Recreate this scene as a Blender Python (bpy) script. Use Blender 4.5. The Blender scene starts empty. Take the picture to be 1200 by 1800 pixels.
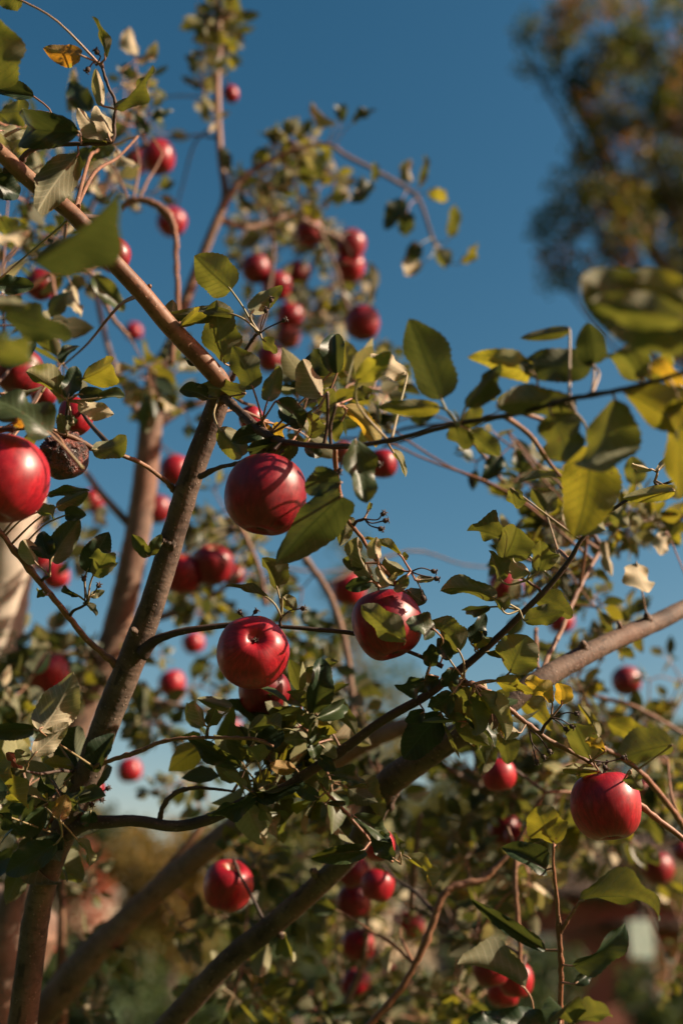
import bpy, bmesh, math, random
from mathutils import Vector, Matrix, noise
random.seed(11)
sc = bpy.context.scene

# ------------------------------------------------------------------ camera
cam = bpy.data.cameras.new('camera'); cam_o = bpy.data.objects.new('camera', cam); sc.collection.objects.link(cam_o)
cam.sensor_fit = 'VERTICAL'; cam.sensor_height = 36.0; cam.lens = 40.0
cam_o.location = (0, 0, 1.5); cam_o.rotation_euler = (math.radians(90 + 22), 0, 0)
cam.clip_start = 0.05; cam.clip_end = 3000
cam.dof.use_dof = True; cam.dof.focus_distance = 0.98; cam.dof.aperture_fstop = 3.1
sc.camera = cam_o

# ------------------------------------------------------------------ light
SUN = Vector((0.85, -0.143, 0.513)).normalized()
world = bpy.data.worlds.new('World'); sc.world = world; world.use_nodes = True
nt = world.node_tree
sky = nt.nodes.new('ShaderNodeTexSky'); sky.sky_type = 'NISHITA'; sky.sun_disc = False
sky.sun_elevation = math.asin(SUN.z); sky.sun_rotation = math.atan2(SUN.x, SUN.y)
sky.air_density = 1.25; sky.dust_density = 1.0; sky.ozone_density = 2.5; sky.altitude = 300
# one film-like response over the whole sky: deeper overhead, paler low down
sep = nt.nodes.new('ShaderNodeSeparateColor'); com = nt.nodes.new('ShaderNodeCombineColor'); nt.links.new(sky.outputs[0], sep.inputs[0])
for k, (power, gain) in enumerate(((2.0, .35), (1.35, .575), (1.22, .565))):
    pw = nt.nodes.new('ShaderNodeMath'); pw.operation = 'POWER'; pw.inputs[1].default_value = power; nt.links.new(sep.outputs[k], pw.inputs[0])
    gn = nt.nodes.new('ShaderNodeMath'); gn.operation = 'MULTIPLY'; gn.inputs[1].default_value = gain; nt.links.new(pw.outputs[0], gn.inputs[0]); nt.links.new(gn.outputs[0], com.inputs[k])
nt.links.new(com.outputs[0], nt.nodes['Background'].inputs[0]); nt.nodes['Background'].inputs[1].default_value = 0.05
sun = bpy.data.lights.new('sun', 'SUN'); sun.energy = 5.0; sun.angle = math.radians(0.5); sun.color = (1.0, 0.83, 0.62)
sun_o = bpy.data.objects.new('sun', sun); sc.collection.objects.link(sun_o)
sun_o.rotation_euler = SUN.to_track_quat('Z', 'Y').to_euler()
vs = sc.view_settings; vs.view_transform = 'Standard'; vs.look = 'None'; vs.exposure = 1.3; vs.gamma = 1.0; vs.use_curve_mapping = False
sc.cycles.use_denoising = True
sc.cycles.max_bounces = 6; sc.cycles.transparent_max_bounces = 4; sc.cycles.caustics_reflective = False; sc.cycles.caustics_refractive = False

# ------------------------------------------------------------------ measured tables (metres)
# BRANCHES: tree, name, bark, [x, y, z, radius]...   SPUR_TWIGS: tree, from, to, radius
# LEAVES: tree, base, axis, upper-side normal, length, width, tint, stalk foot, rank
# LEAF_SPURS: tree, place, leaves, leaf length, tint   APPLES: centre, radius, stem axis, stretch, kind, label, tree
BRANCHES = [
 [1,"limb","pale",[[-0.88,2.3,0.8,0.08],[-0.75,2.15,1.25,0.066],[-0.6435,1.997,1.776,0.0585]]],
 [1,"limb","mid",[[-0.8,2.2,1.0,0.07],[-0.62,1.85,1.15,0.055],[-0.461,1.666,1.38,0.048]]],
 [1,"limb","mid",[[-0.8,2.2,1.0,0.07],[-0.62,2.0,1.2,0.06],[-0.495,1.833,1.369,0.056]]],
 [1,"limb","mid",[[-0.78,2.2,1.15,0.075],[-0.62,2.1,1.45,0.075],[-0.532,2.037,1.595,0.076]]],
 [1,"trunk","old",[[-0.95,2.35,-0.05,0.13],[-0.92,2.32,0.4,0.11],[-0.86,2.25,0.9,0.1],[-0.75,2.2,1.25,0.085]]],
 [0,"limb","old",[[-0.39,1.32,1.0,0.05],[-0.33,1.38,1.2,0.034],[-0.2624,1.428,1.383,0.0275]]],
 [0,"limb","old",[[-0.385,1.3,1.08,0.05],[-0.36,1.22,1.25,0.032],[-0.3135,1.204,1.403,0.0297]]],
 [0,"trunk","old",[[-0.42,1.45,-0.05,0.1],[-0.41,1.43,0.35,0.085],[-0.4,1.38,0.8,0.08],[-0.385,1.3,1.1,0.07]]],
 [0,"limb","old",[[-0.3135,1.2259,1.4021,0.01485],[-0.3061,1.198,1.4534,0.01421],[-0.2923,1.1551,1.5418,0.01304],[-0.2765,1.1268,1.5942,0.01242],[-0.2533,1.1007,1.6408,0.01288],[-0.232,1.0749,1.6869,0.01253],[-0.2136,1.0513,1.7275,0.01299],[-0.1922,1.026,1.7725,0.01264],[-0.1717,0.9999,1.8193,0.01125],[-0.1518,0.9701,1.8751,0.01092],[-0.1369,0.9465,1.9158,0.01059],[-0.117,0.9211,1.9607,0.01027],[-0.1071,0.9047,1.9838,0.00969]]],
 [0,"branch","young",[[-0.1061,0.9075,1.9767,0.00816],[-0.1071,0.8933,1.9851,0.00859],[-0.119,0.8785,1.9951,0.0085],[-0.1485,0.8576,2.02,0.00817],[-0.1715,0.838,2.042,0.00784],[-0.1964,0.8185,2.0635,0.00752],[-0.2256,0.7962,2.0919,0.0072],[-0.2565,0.778,2.1104,0.00713],[-0.282,0.7603,2.1275,0.00658],[-0.3162,0.7403,2.1502,0.00628]]],
 [0,"branch","dark",[[-0.1081,0.9066,1.979,0.0051],[-0.0975,0.8912,1.9636,0.00375],[-0.0891,0.8849,1.9526,0.00371],[-0.0776,0.8707,1.9344,0.00388],[-0.0617,0.8568,1.9153,0.00356],[-0.0465,0.8409,1.9014,0.00279],[0.0,0.797,1.8766,0.0022],[0.042,0.7585,1.8649,0.00189],[0.08,0.7187,1.8568,0.0018],[0.1155,0.6891,1.8498,0.00193],[0.148,0.6587,1.8451,0.00185],[0.1775,0.6294,1.8374,0.0016],[0.204,0.5993,1.832,0.00153],[0.2244,0.5786,1.8299,0.00132]]],
 [0,"branch","young",[[-0.33,0.9197,1.8932,0.0025],[-0.3031,0.9434,1.8621,0.00253],[-0.2756,0.9674,1.8303,0.00281],[-0.2526,0.9888,1.805,0.00284],[-0.2343,1.0084,1.7839,0.00286],[-0.213,1.0263,1.7672,0.00342],[-0.2007,1.0404,1.76,0.00531]]],
 [0,"branch","young",[[-0.1466,0.9742,1.905,0.0058],[-0.1531,0.9544,1.908,0.00311],[-0.1607,0.9348,1.9107,0.00204],[-0.1756,0.9143,1.9154,0.00201],[-0.1948,0.8955,1.916,0.00197],[-0.2083,0.8784,1.9124,0.00218],[-0.2236,0.8592,1.9139,0.00214],[-0.2476,0.8401,1.915,0.00234],[-0.2752,0.8255,1.9053,0.00275],[-0.297,0.8109,1.8956,0.0027]]],
 [0,"twig","dark",[[-0.1265,0.9339,1.9114,0.00306],[-0.1078,0.9149,1.9118,0.002],[-0.0911,0.8976,1.9078,0.00197],[-0.0774,0.8804,1.9037,0.00169],[-0.0641,0.8613,1.9043,0.00143]]],
 [0,"branch","dark",[[-0.182,1.013,1.7691,0.00676],[-0.171,1.0052,1.7787,0.00466],[-0.1575,0.9995,1.783,0.00361],[-0.1389,0.9942,1.7863,0.00309],[-0.1077,0.9892,1.7891,0.00256],[-0.0869,0.9853,1.789,0.00204],[-0.0509,0.9826,1.7861,0.00178],[-0.0203,0.98,1.7827,0.00203],[0.0086,0.9776,1.7789,0.00202],[0.0302,0.9764,1.7723,0.00176],[0.0652,0.9776,1.7596,0.00176],[0.089,0.9781,1.7485,0.00225]]],
 [0,"branch","dark",[[-0.2579,1.1047,1.6221,0.0091],[-0.2399,1.098,1.6291,0.0072],[-0.2205,1.0939,1.6296,0.00611],[-0.1907,1.0898,1.6302,0.0053],[-0.1583,1.0879,1.6253,0.00528],[-0.1341,1.0832,1.6273,0.00526],[-0.1101,1.0761,1.6351,0.00524],[-0.0784,1.0666,1.6492,0.0047],[-0.0521,1.06,1.6559,0.00469],[-0.0285,1.0505,1.6698,0.00467],[0.0,1.0401,1.686,0.00465],[0.0309,1.0277,1.7069,0.00412],[0.0513,1.0193,1.718,0.00411],[0.0742,1.011,1.7291,0.00409],[0.0969,1.0007,1.7449,0.00408],[0.1168,0.9915,1.7581,0.0033],[0.1417,0.9795,1.7783,0.00304],[0.1614,0.9684,1.7961,0.00277],[0.1809,0.9574,1.8136,0.00251],[0.2003,0.9446,1.8357,0.00225],[0.2096,0.9347,1.8507,0.00175],[0.2237,0.9248,1.8656,0.00149],[0.2378,0.9174,1.8744,0.00149],[0.2616,0.9083,1.8872,0.00123],[0.2852,0.902,1.8931,0.00123],[0.3136,0.893,1.9057,0.00098]]],
 [0,"branch","young",[[0.0916,0.9726,1.7355,0.00322],[0.1065,0.9743,1.7334,0.00248],[0.1215,0.9765,1.7299,0.00223],[0.1389,0.9823,1.7176,0.00223],[0.1639,0.9905,1.6994,0.00223],[0.1839,0.9969,1.6857,0.00224],[0.2039,1.0014,1.6766,0.00199],[0.2165,1.0049,1.6698,0.00199],[0.2366,1.0132,1.6515,0.00224],[0.2642,1.0214,1.6331,0.00249],[0.2993,1.0325,1.6078,0.00249],[0.3345,1.0417,1.587,0.00225],[0.3697,1.05,1.5686,0.00175],[0.4,1.0546,1.5594,0.00075]]],
 [0,"branch","young",[[0.2448,1.104,1.704,0.00165],[0.2614,1.119,1.7001,0.00222],[0.2869,1.1369,1.6893,0.00281],[0.3128,1.158,1.6704,0.00313],[0.3364,1.1804,1.6482,0.00316],[0.3575,1.2041,1.6229,0.00349],[0.3878,1.2347,1.5806,0.00353],[0.4156,1.279,1.5044,0.00356],[0.426,1.3374,1.3932,0.0036]]],
 [0,"twig","dark",[[-0.1696,1.0914,1.6283,0.00292],[-0.1656,1.0836,1.6423,0.00238],[-0.1542,1.0768,1.6537,0.00238],[-0.1344,1.073,1.6579,0.00184],[-0.1131,1.0716,1.6561,0.00131],[-0.0987,1.0701,1.6543,0.00105]]],
 [0,"twig","young",[[-0.2262,1.0515,1.6736,0.00208],[-0.2069,1.0432,1.6789,0.00207],[-0.1851,1.035,1.6841,0.00231],[-0.1585,1.0256,1.6921,0.00179],[-0.1322,1.0187,1.6938,0.00153],[-0.1011,1.013,1.6927,0.00152],[-0.0754,1.0078,1.6903,0.00176],[-0.06,1.0044,1.6836,0.00125]]],
 [0,"twig","young",[[-0.0204,1.0359,1.6589,0.00128],[-0.0138,1.0438,1.65,0.00128],[0.0,1.0533,1.6373,0.00154],[0.0206,1.0661,1.6163,0.00155],[0.0321,1.0758,1.6028,0.0013],[0.0468,1.0841,1.5931,0.0013]]],
 [0,"branch","young",[[-0.0054,0.8156,1.8839,0.00202],[-0.0028,0.8413,1.8646,0.00206],[0.0023,0.8662,1.8475,0.00187],[0.0166,0.8888,1.8361,0.00166],[0.0314,0.9126,1.8218,0.00169],[0.0492,0.9357,1.8091,0.00172],[0.06,0.9553,1.8051,0.00175]]],
 [0,"twig","dark",[[-0.2802,0.7741,2.1201,0.00332],[-0.2677,0.7696,2.1253,0.00284],[-0.2577,0.7641,2.133,0.00213],[-0.2358,0.7607,2.1355,0.00189],[-0.2117,0.7585,2.1348,0.00188],[-0.1901,0.7559,2.1355,0.00211],[-0.1869,0.7483,2.1483,0.00164],[-0.1855,0.7404,2.162,0.0014],[-0.1911,0.7334,2.1733,0.00117],[-0.1962,0.725,2.1881,0.00116]]],
 [0,"branch","young",[[-0.297,0.8109,1.8956,0.0027],[-0.3066,0.7474,1.8926,0.00252],[-0.2808,0.6794,1.9007,0.00214],[-0.2376,0.6197,1.8882,0.00162],[-0.2079,0.5625,1.8696,0.00132],[-0.18,0.508,1.8444,0.0009]]],
 [0,"branch","young",[[0.204,0.5993,1.832,0.00153],[0.2046,0.5423,1.8127,0.0014],[0.196,0.4836,1.798,0.00112]]],
 [0,"twig","dark",[[-0.1061,0.9056,1.9814,0.00229],[-0.0954,0.8955,1.9932,0.00178],[-0.0859,0.8835,2.0095,0.00152],[-0.0764,0.8738,2.02,0.00151],[-0.0715,0.8676,2.022,0.00125]]],
 [0,"twig","young",[[0.1771,1.0253,1.4181,0.0023],[0.1765,0.995,1.4843,0.00206],[0.1758,0.982,1.5076,0.00205],[0.1738,0.9699,1.5287,0.00205],[0.1714,0.9561,1.5538,0.00159],[0.168,0.9425,1.5788,0.00113],[0.1674,0.9326,1.5943,0.0009]]],
 [0,"twig","young",[[0.1743,0.9699,1.5287,0.00182],[0.181,0.9598,1.5403,0.00136],[0.1881,0.9499,1.5513,0.0009]]],
 [0,"twig","young",[[0.1969,1.351,1.4931,0.00219],[0.1969,1.3456,1.5398,0.00252],[0.1944,1.3398,1.5875,0.00255],[0.1963,1.3384,1.6242,0.00225],[0.1885,1.3393,1.6555,0.00163]]],
 [0,"branch","young",[[0.0,1.3814,1.4177,0.00406],[0.0376,1.3728,1.4523,0.00376],[0.0693,1.3641,1.4872,0.00378],[0.0949,1.3506,1.534,0.00411],[0.1111,1.3393,1.5754,0.00381],[0.1275,1.3393,1.5887,0.00414],[0.16,1.3414,1.5968,0.00352],[0.1799,1.3395,1.615,0.00289],[0.1967,1.3386,1.6304,0.00258],[0.2169,1.3293,1.6669,0.00194],[0.234,1.3247,1.6917,0.00163]]],
 [0,"limb","old",[[-0.2624,1.4277,1.3831,0.01376],[-0.2079,1.3877,1.4288,0.01323],[-0.1674,1.3506,1.4673,0.01302],[-0.122,1.3117,1.5102,0.01251],[-0.072,1.2756,1.5462,0.0117],[-0.0236,1.2388,1.5837,0.0115],[0.0116,1.2048,1.6146,0.01102],[0.037,1.1659,1.6575,0.01311],[0.0508,1.1472,1.6771,0.01412],[0.0781,1.1247,1.6928,0.01282],[0.11,1.1013,1.7106,0.01183],[0.1417,1.0845,1.7254,0.01117],[0.176,1.0848,1.7514,0.01073],[0.21,1.0972,1.7742,0.01064],[0.2472,1.1201,1.7975,0.01035],[0.2915,1.1524,1.8244,0.01012],[0.341,1.195,1.8524,0.00992],[0.384,1.2276,1.8786,0.0096],[0.459,1.2846,1.9244,0.00945],[0.592,1.3894,2.0119,0.00814],[0.7614,1.499,2.1144,0.00608],[0.9222,1.597,2.1921,0.00392],[1.026,1.6487,2.2244,0.0018]]],
 [0,"knot","old",[[-0.1511,0.9713,1.8589,0.00517],[-0.16,0.9674,1.8619,0.00336],[-0.1617,0.9646,1.862,0.00232]]],
 [0,"knot","old",[[-0.1827,1.0168,1.7862,0.0063],[-0.1882,1.0052,1.7883,0.00364],[-0.1885,0.9949,1.787,0.00232]]],
 [0,"knot","old",[[-0.0207,1.2377,1.5865,0.00649],[-0.0281,1.2237,1.5944,0.0038],[-0.0296,1.2124,1.5958,0.00261]]],
 [0,"knot","old",[[-0.072,1.2756,1.5462,0.0066],[-0.0645,1.2743,1.536,0.00388],[-0.0631,1.2698,1.5337,0.00238]]],
 [0,"knot","old",[[0.2472,1.1201,1.7975,0.00632],[0.2422,1.107,1.8034,0.0037],[0.2396,1.0964,1.8028,0.00254]]],
 [0,"knot","old",[[0.3333,1.1861,1.8479,0.00615],[0.327,1.1732,1.853,0.00366],[0.3237,1.1629,1.8517,0.00242]]],
 [0,"knot","old",[[-0.243,1.0964,1.6693,0.00648],[-0.2482,1.0839,1.6736,0.00401],[-0.2475,1.0732,1.6735,0.00265]]],
 [0,"knot","young",[[-0.2279,0.8045,2.0981,0.0034],[-0.2229,0.7979,2.1013,0.00217],[-0.2208,0.7932,2.0995,0.0012]]],
 [0,"knot","young",[[-0.1723,0.8469,2.0466,0.00347],[-0.1665,0.8404,2.0494,0.00197],[-0.1646,0.8356,2.0479,0.00122]]],
 [0,"twig","old",[[0.2952,1.1616,1.8283,0.0054],[0.2915,1.149,1.8327,0.00297],[0.2861,1.1363,1.8376,0.00088]]],
 [0,"twig","old",[[0.0565,1.1483,1.6745,0.00565],[0.0508,1.1535,1.6614,0.0048],[0.0475,1.1588,1.6483,0.00339]]],
 [0,"twig","young",[[0.1966,1.1087,1.7724,0.00226],[0.2078,1.1857,1.8087,0.00243],[0.2217,1.2553,1.8634,0.00228]]],
 [0,"twig","young",[[0.1977,1.1091,1.7714,0.00282],[0.2125,1.1446,1.801,0.00264],[0.2345,1.1772,1.8377,0.00244],[0.2556,1.2079,1.8791,0.00252],[0.2841,1.2354,1.9287,0.00229],[0.3105,1.2669,1.9682,0.00203]]],
 [1,"limb","mid",[[-0.495,1.8327,1.3685,0.02805],[-0.45,1.7961,1.4227,0.02455],[-0.3976,1.7599,1.476,0.02272],[-0.362,1.73,1.5135,0.02092],[-0.2872,1.6885,1.5799,0.01755],[-0.2135,1.6503,1.6379,0.01661],[-0.1333,1.6126,1.6949,0.0149],[-0.0777,1.5855,1.7256,0.0136],[-0.0154,1.5557,1.7629,0.01387],[0.0305,1.5319,1.7854,0.01375],[0.0757,1.5112,1.8004,0.01135],[0.1275,1.4925,1.8102,0.00825]]],
 [1,"branch","young",[[-0.4375,1.8914,1.4903,0.0105],[-0.3956,1.8839,1.531,0.00967],[-0.3533,1.8796,1.5639,0.00928],[-0.3018,1.8685,1.6136,0.00843],[-0.2586,1.8572,1.6637,0.00758],[-0.2284,1.8508,1.7019,0.00582],[-0.2115,1.8476,1.732,0.00405]]],
 [1,"branch","young",[[-0.4257,1.9008,1.3868,0.01032],[-0.425,1.8767,1.4664,0.0095],[-0.4268,1.8491,1.5547,0.00651],[-0.4269,1.8245,1.6358,0.00479],[-0.4244,1.8127,1.685,0.0035]]],
 [1,"limb","mid",[[-0.4612,1.6661,1.3804,0.024],[-0.453,1.6546,1.4356,0.02265],[-0.4484,1.6228,1.5409,0.019],[-0.4345,1.6034,1.6157,0.0153],[-0.4158,1.5923,1.67,0.01309],[-0.3953,1.5823,1.7214,0.01085]]],
 [1,"limb","mid",[[-0.532,2.0108,1.5952,0.038],[-0.4909,1.9534,1.7546,0.03146],[-0.44,1.8992,1.9062,0.0287],[-0.3887,1.8661,2.0055,0.02591],[-0.364,1.8363,2.0965,0.02359],[-0.3479,1.81,2.1792,0.02222],[-0.3345,1.7798,2.2714,0.02133],[-0.3259,1.7493,2.3642,0.01994],[-0.3172,1.7223,2.4485,0.01659],[-0.2938,1.7097,2.4971,0.01224],[-0.2653,1.6822,2.5824,0.00983],[-0.2366,1.6583,2.6591,0.00838],[-0.2127,1.6415,2.718,0.00791],[-0.1965,1.6339,2.7542,0.00695],[-0.1693,1.6262,2.7906,0.00548],[-0.1299,1.6222,2.818,0.0045],[-0.0802,1.6189,2.8437,0.00401],[-0.0251,1.6211,2.8555,0.00302],[0.0101,1.6343,2.8403,0.00353],[0.0607,1.6491,2.8211,0.00354],[0.1218,1.6677,2.7924,0.00355],[0.1426,1.6826,2.773,0.00306],[0.1635,1.711,2.7202,0.00307],[0.1794,1.7241,2.7051,0.00256]]],
 [1,"branch","young",[[-0.2132,1.6953,2.7764,0.0082],[-0.2106,1.6955,2.814,0.00722],[-0.2203,1.6858,2.8761,0.00624],[-0.226,1.6739,2.9438,0.00628],[-0.2297,1.6577,3.022,0.00632],[-0.2281,1.6411,3.1012,0.00583],[-0.2296,1.6202,3.1911,0.00534],[-0.2322,1.6069,3.2623,0.00484]]],
 [1,"branch","young",[[-0.225,1.3177,2.2427,0.00413],[-0.216,1.2896,2.3122,0.00375],[-0.2175,1.27,2.3609,0.00337],[-0.219,1.2531,2.4026,0.00375],[-0.2273,1.2447,2.4235,0.00487],[-0.2475,1.2385,2.4388,0.00487],[-0.2737,1.2368,2.443,0.0045],[-0.291,1.2407,2.4332,0.00413]]],
 [1,"branch","mid",[[-0.3287,1.7802,2.3794,0.01089],[-0.28,1.7862,2.418,0.0075],[-0.2373,1.7972,2.444,0.00606],[-0.1836,1.7921,2.5101,0.0051],[-0.1442,1.7788,2.5964,0.00463],[-0.1248,1.7532,2.7131,0.00416],[-0.1365,1.7347,2.8124,0.00368]]],
 [1,"branch","mid",[[-0.2128,1.6448,2.7144,0.00693],[-0.1628,1.6962,2.734,0.00509],[-0.094,1.7343,2.7868,0.0047],[-0.0429,1.7879,2.8007,0.00429],[0.0,1.842,2.8137,0.00385]]],
 [1,"twig","mid",[[-0.042,1.7504,2.7734,0.0042],[-0.0107,1.8062,2.7244,0.00373],[0.0108,1.8628,2.6732,0.00379],[0.044,1.8997,2.6709,0.00275]]],
 [1,"twig","young",[[-0.1658,1.5698,2.1526,0.00297],[-0.1487,1.5858,2.1132,0.0034],[-0.1232,1.6081,2.058,0.0034],[-0.1139,1.6288,2.0068,0.0034]]],
 [1,"branch","mid",[[-0.0875,1.6291,2.1393,0.00394],[-0.0563,1.6331,2.085,0.0052],[-0.0257,1.6335,2.0396,0.00515],[-0.0068,1.6335,1.995,0.0051],[0.0101,1.6427,1.9277,0.00505],[0.0183,1.6639,1.8307,0.005],[0.0206,1.6627,1.7892,0.00577]]],
 [1,"twig","mid",[[0.1104,1.6423,1.7062,0.0032],[0.1056,1.6573,1.6692,0.004],[0.1,1.6768,1.6209,0.004],[0.0976,1.6933,1.5801,0.0036]]],
 [1,"twig","young",[[-0.465,1.291,2.3088,0.00375],[-0.4223,1.2889,2.3363,0.00377],[-0.3792,1.2863,2.3649,0.00341],[-0.3431,1.2911,2.3753,0.00305],[-0.3335,1.3039,2.3658,0.00268],[-0.3083,1.3312,2.3205,0.00308],[-0.2883,1.3477,2.302,0.00233]]],
 [1,"twig","young",[[-0.3825,1.2728,2.354,0.003],[-0.375,1.2896,2.3122,0.00225],[-0.3728,1.3121,2.2566,0.00225],[-0.372,1.3233,2.2288,0.00187]]],
 [1,"twig","young",[[0.15,1.3472,2.1697,0.00225],[0.1765,1.3529,2.1434,0.00299],[0.2013,1.3628,2.1069,0.00298],[0.223,1.3687,2.0802,0.00297],[0.2445,1.3739,2.0551,0.00259],[0.277,1.3739,2.0431,0.00295],[0.324,1.371,2.038,0.00368],[0.367,1.3654,2.0398,0.00367],[0.4098,1.3603,2.0401,0.00329],[0.4596,1.3542,2.0432,0.00292],[0.5309,1.3432,2.0584,0.00218],[0.5945,1.3363,2.0633,0.00109]]],
 [1,"twig","young",[[0.328,1.5779,1.8657,0.0028],[0.376,1.5824,1.8546,0.0032],[0.416,1.5869,1.8435,0.0028],[0.48,1.6004,1.8101,0.0028],[0.528,1.6124,1.7804,0.0028]]],
 [1,"branch","mid",[[-0.3802,1.8811,2.0497,0.00975],[-0.29,1.8577,2.0629,0.00628],[-0.2204,1.831,2.0847,0.00479],[-0.171,1.8008,2.1149,0.00332]]],
 [1,"branch","mid",[[-0.4193,1.9176,1.9593,0.00877],[-0.3294,1.9162,1.9294,0.0063],[-0.231,1.911,1.9088,0.00481],[-0.153,1.9022,1.8973,0.00382],[-0.095,1.8862,1.9035,0.00285]]],
 [1,"branch","mid",[[-0.3559,1.819,2.2034,0.0078],[-0.406,1.7817,2.2511,0.0058],[-0.4408,1.7484,2.2891,0.00431],[-0.4845,1.7261,2.2998,0.00332]]],
 [1,"branch","mid",[[-0.032,1.6199,1.7619,0.0064],[0.0,1.6741,1.6944,0.00487],[0.033,1.7338,1.6132,0.00413],[0.0335,1.7977,1.5218,0.00377],[0.0,1.8564,1.4433,0.0034]]],
 [1,"branch","mid",[[0.08,1.5974,1.8175,0.0064],[0.1621,1.6431,1.7616,0.00486],[0.2464,1.6771,1.7346,0.0037],[0.3329,1.699,1.7377,0.00333],[0.4214,1.7145,1.7564,0.00337],[0.5121,1.7427,1.7438,0.00341],[0.6309,1.7581,1.7629,0.00303],[0.7612,1.7635,1.8067,0.00175]]],
 [1,"branch","mid",[[0.34,1.7354,1.7428,0.0034],[0.408,1.7577,1.6876,0.0034],[0.4675,1.7641,1.6718,0.00297],[0.5185,1.7577,1.6876,0.00255]]],
 [1,"limb","pale",[[-0.6435,1.9979,1.7604,0.0585],[-0.6111,1.9223,1.921,0.05141],[-0.5906,1.869,2.0261,0.05018],[-0.5712,1.8162,2.1302,0.05184],[-0.552,1.7638,2.2332,0.05443],[-0.5415,1.7367,2.2734,0.04275]]],
 [1,"branch","mid",[[-0.338,1.8019,2.379,0.009],[-0.396,1.7394,2.4804,0.00495],[-0.4214,1.6778,2.5795,0.00441],[-0.4365,1.6171,2.6764,0.00388],[-0.384,1.5644,2.7533,0.00336],[-0.323,1.5303,2.7843,0.00285]]],
]
SPUR_TWIGS = [
 [0,[-0.0739,0.8707,2.021],[-0.0708,0.8601,2.0152],0.0017],
 [0,[-0.0722,0.8661,1.928],[-0.0661,0.8536,1.9269],0.0017],
 [0,[-0.0083,0.8052,1.8812],[-0.0044,0.7826,1.9051],0.0017],
 [0,[-0.014,0.8107,1.8843],[-0.011,0.7845,1.917],0.0017],
 [0,[0.0094,0.8775,1.8418],[0.0186,0.8641,1.8431],0.0017],
 [0,[0.0424,0.927,1.8139],[0.0328,0.9187,1.8025],0.0017],
 [0,[0.0469,0.9328,1.8107],[0.0591,0.9177,1.8159],0.0017],
 [0,[0.1592,0.9696,1.7941],[0.1556,0.9567,1.794],0.0017],
 [0,[0.1766,0.9599,1.8097],[0.1615,0.944,1.8171],0.0017],
 [0,[0.1065,0.9743,1.7334],[0.1052,0.961,1.7342],0.0017],
 [0,[0.0801,0.9779,1.7527],[0.0742,0.9701,1.7399],0.0017],
 [0,[-0.0171,1.0463,1.6763],[-0.0302,1.0273,1.6914],0.0017],
 [0,[-0.0718,1.0649,1.6509],[-0.0748,1.0499,1.656],0.0017],
 [0,[0.2165,1.0049,1.6698],[0.2163,0.9921,1.6696],0.0017],
 [0,[0.1739,0.9937,1.6925],[0.1806,0.9765,1.703],0.0017],
 [0,[-0.2479,1.0785,1.6736],[-0.2733,0.9972,1.6612],0.0017],
 [0,[-0.2587,1.1068,1.6299],[-0.2475,1.0287,1.6233],0.0017],
 [0,[-0.2471,0.9946,1.7987],[-0.2274,0.9783,1.8071],0.0017],
 [0,[-0.2703,0.9723,1.8245],[-0.2588,0.9586,1.8263],0.0017],
 [0,[-0.1954,0.7264,2.1857],[-0.1938,0.716,2.1795],0.0017],
 [0,[-0.2358,0.8497,1.9145],[-0.2235,0.8293,1.9329],0.0017],
 [0,[0.0439,1.0824,1.595],[0.0514,1.0707,1.5919],0.0017],
 [0,[-0.1198,1.0164,1.6934],[-0.1173,1.0008,1.6999],0.0017],
 [0,[-0.0542,0.9828,1.7863],[-0.0528,0.9681,1.7907],0.0017],
 [0,[-0.2578,0.8348,1.9115],[-0.2565,0.8151,1.9282],0.0017],
 [0,[0.2734,0.9052,1.8902],[0.2677,0.8925,1.8895],0.0017],
 [0,[0.0109,0.7873,1.8737],[0.0107,0.7754,1.8711],0.0017],
 [0,[-0.2128,0.8729,1.9128],[-0.2205,0.8884,1.9171],0.0017],
 [0,[0.1767,1.0059,1.4605],[0.1478,0.9643,1.4625],0.0017],
]
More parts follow.
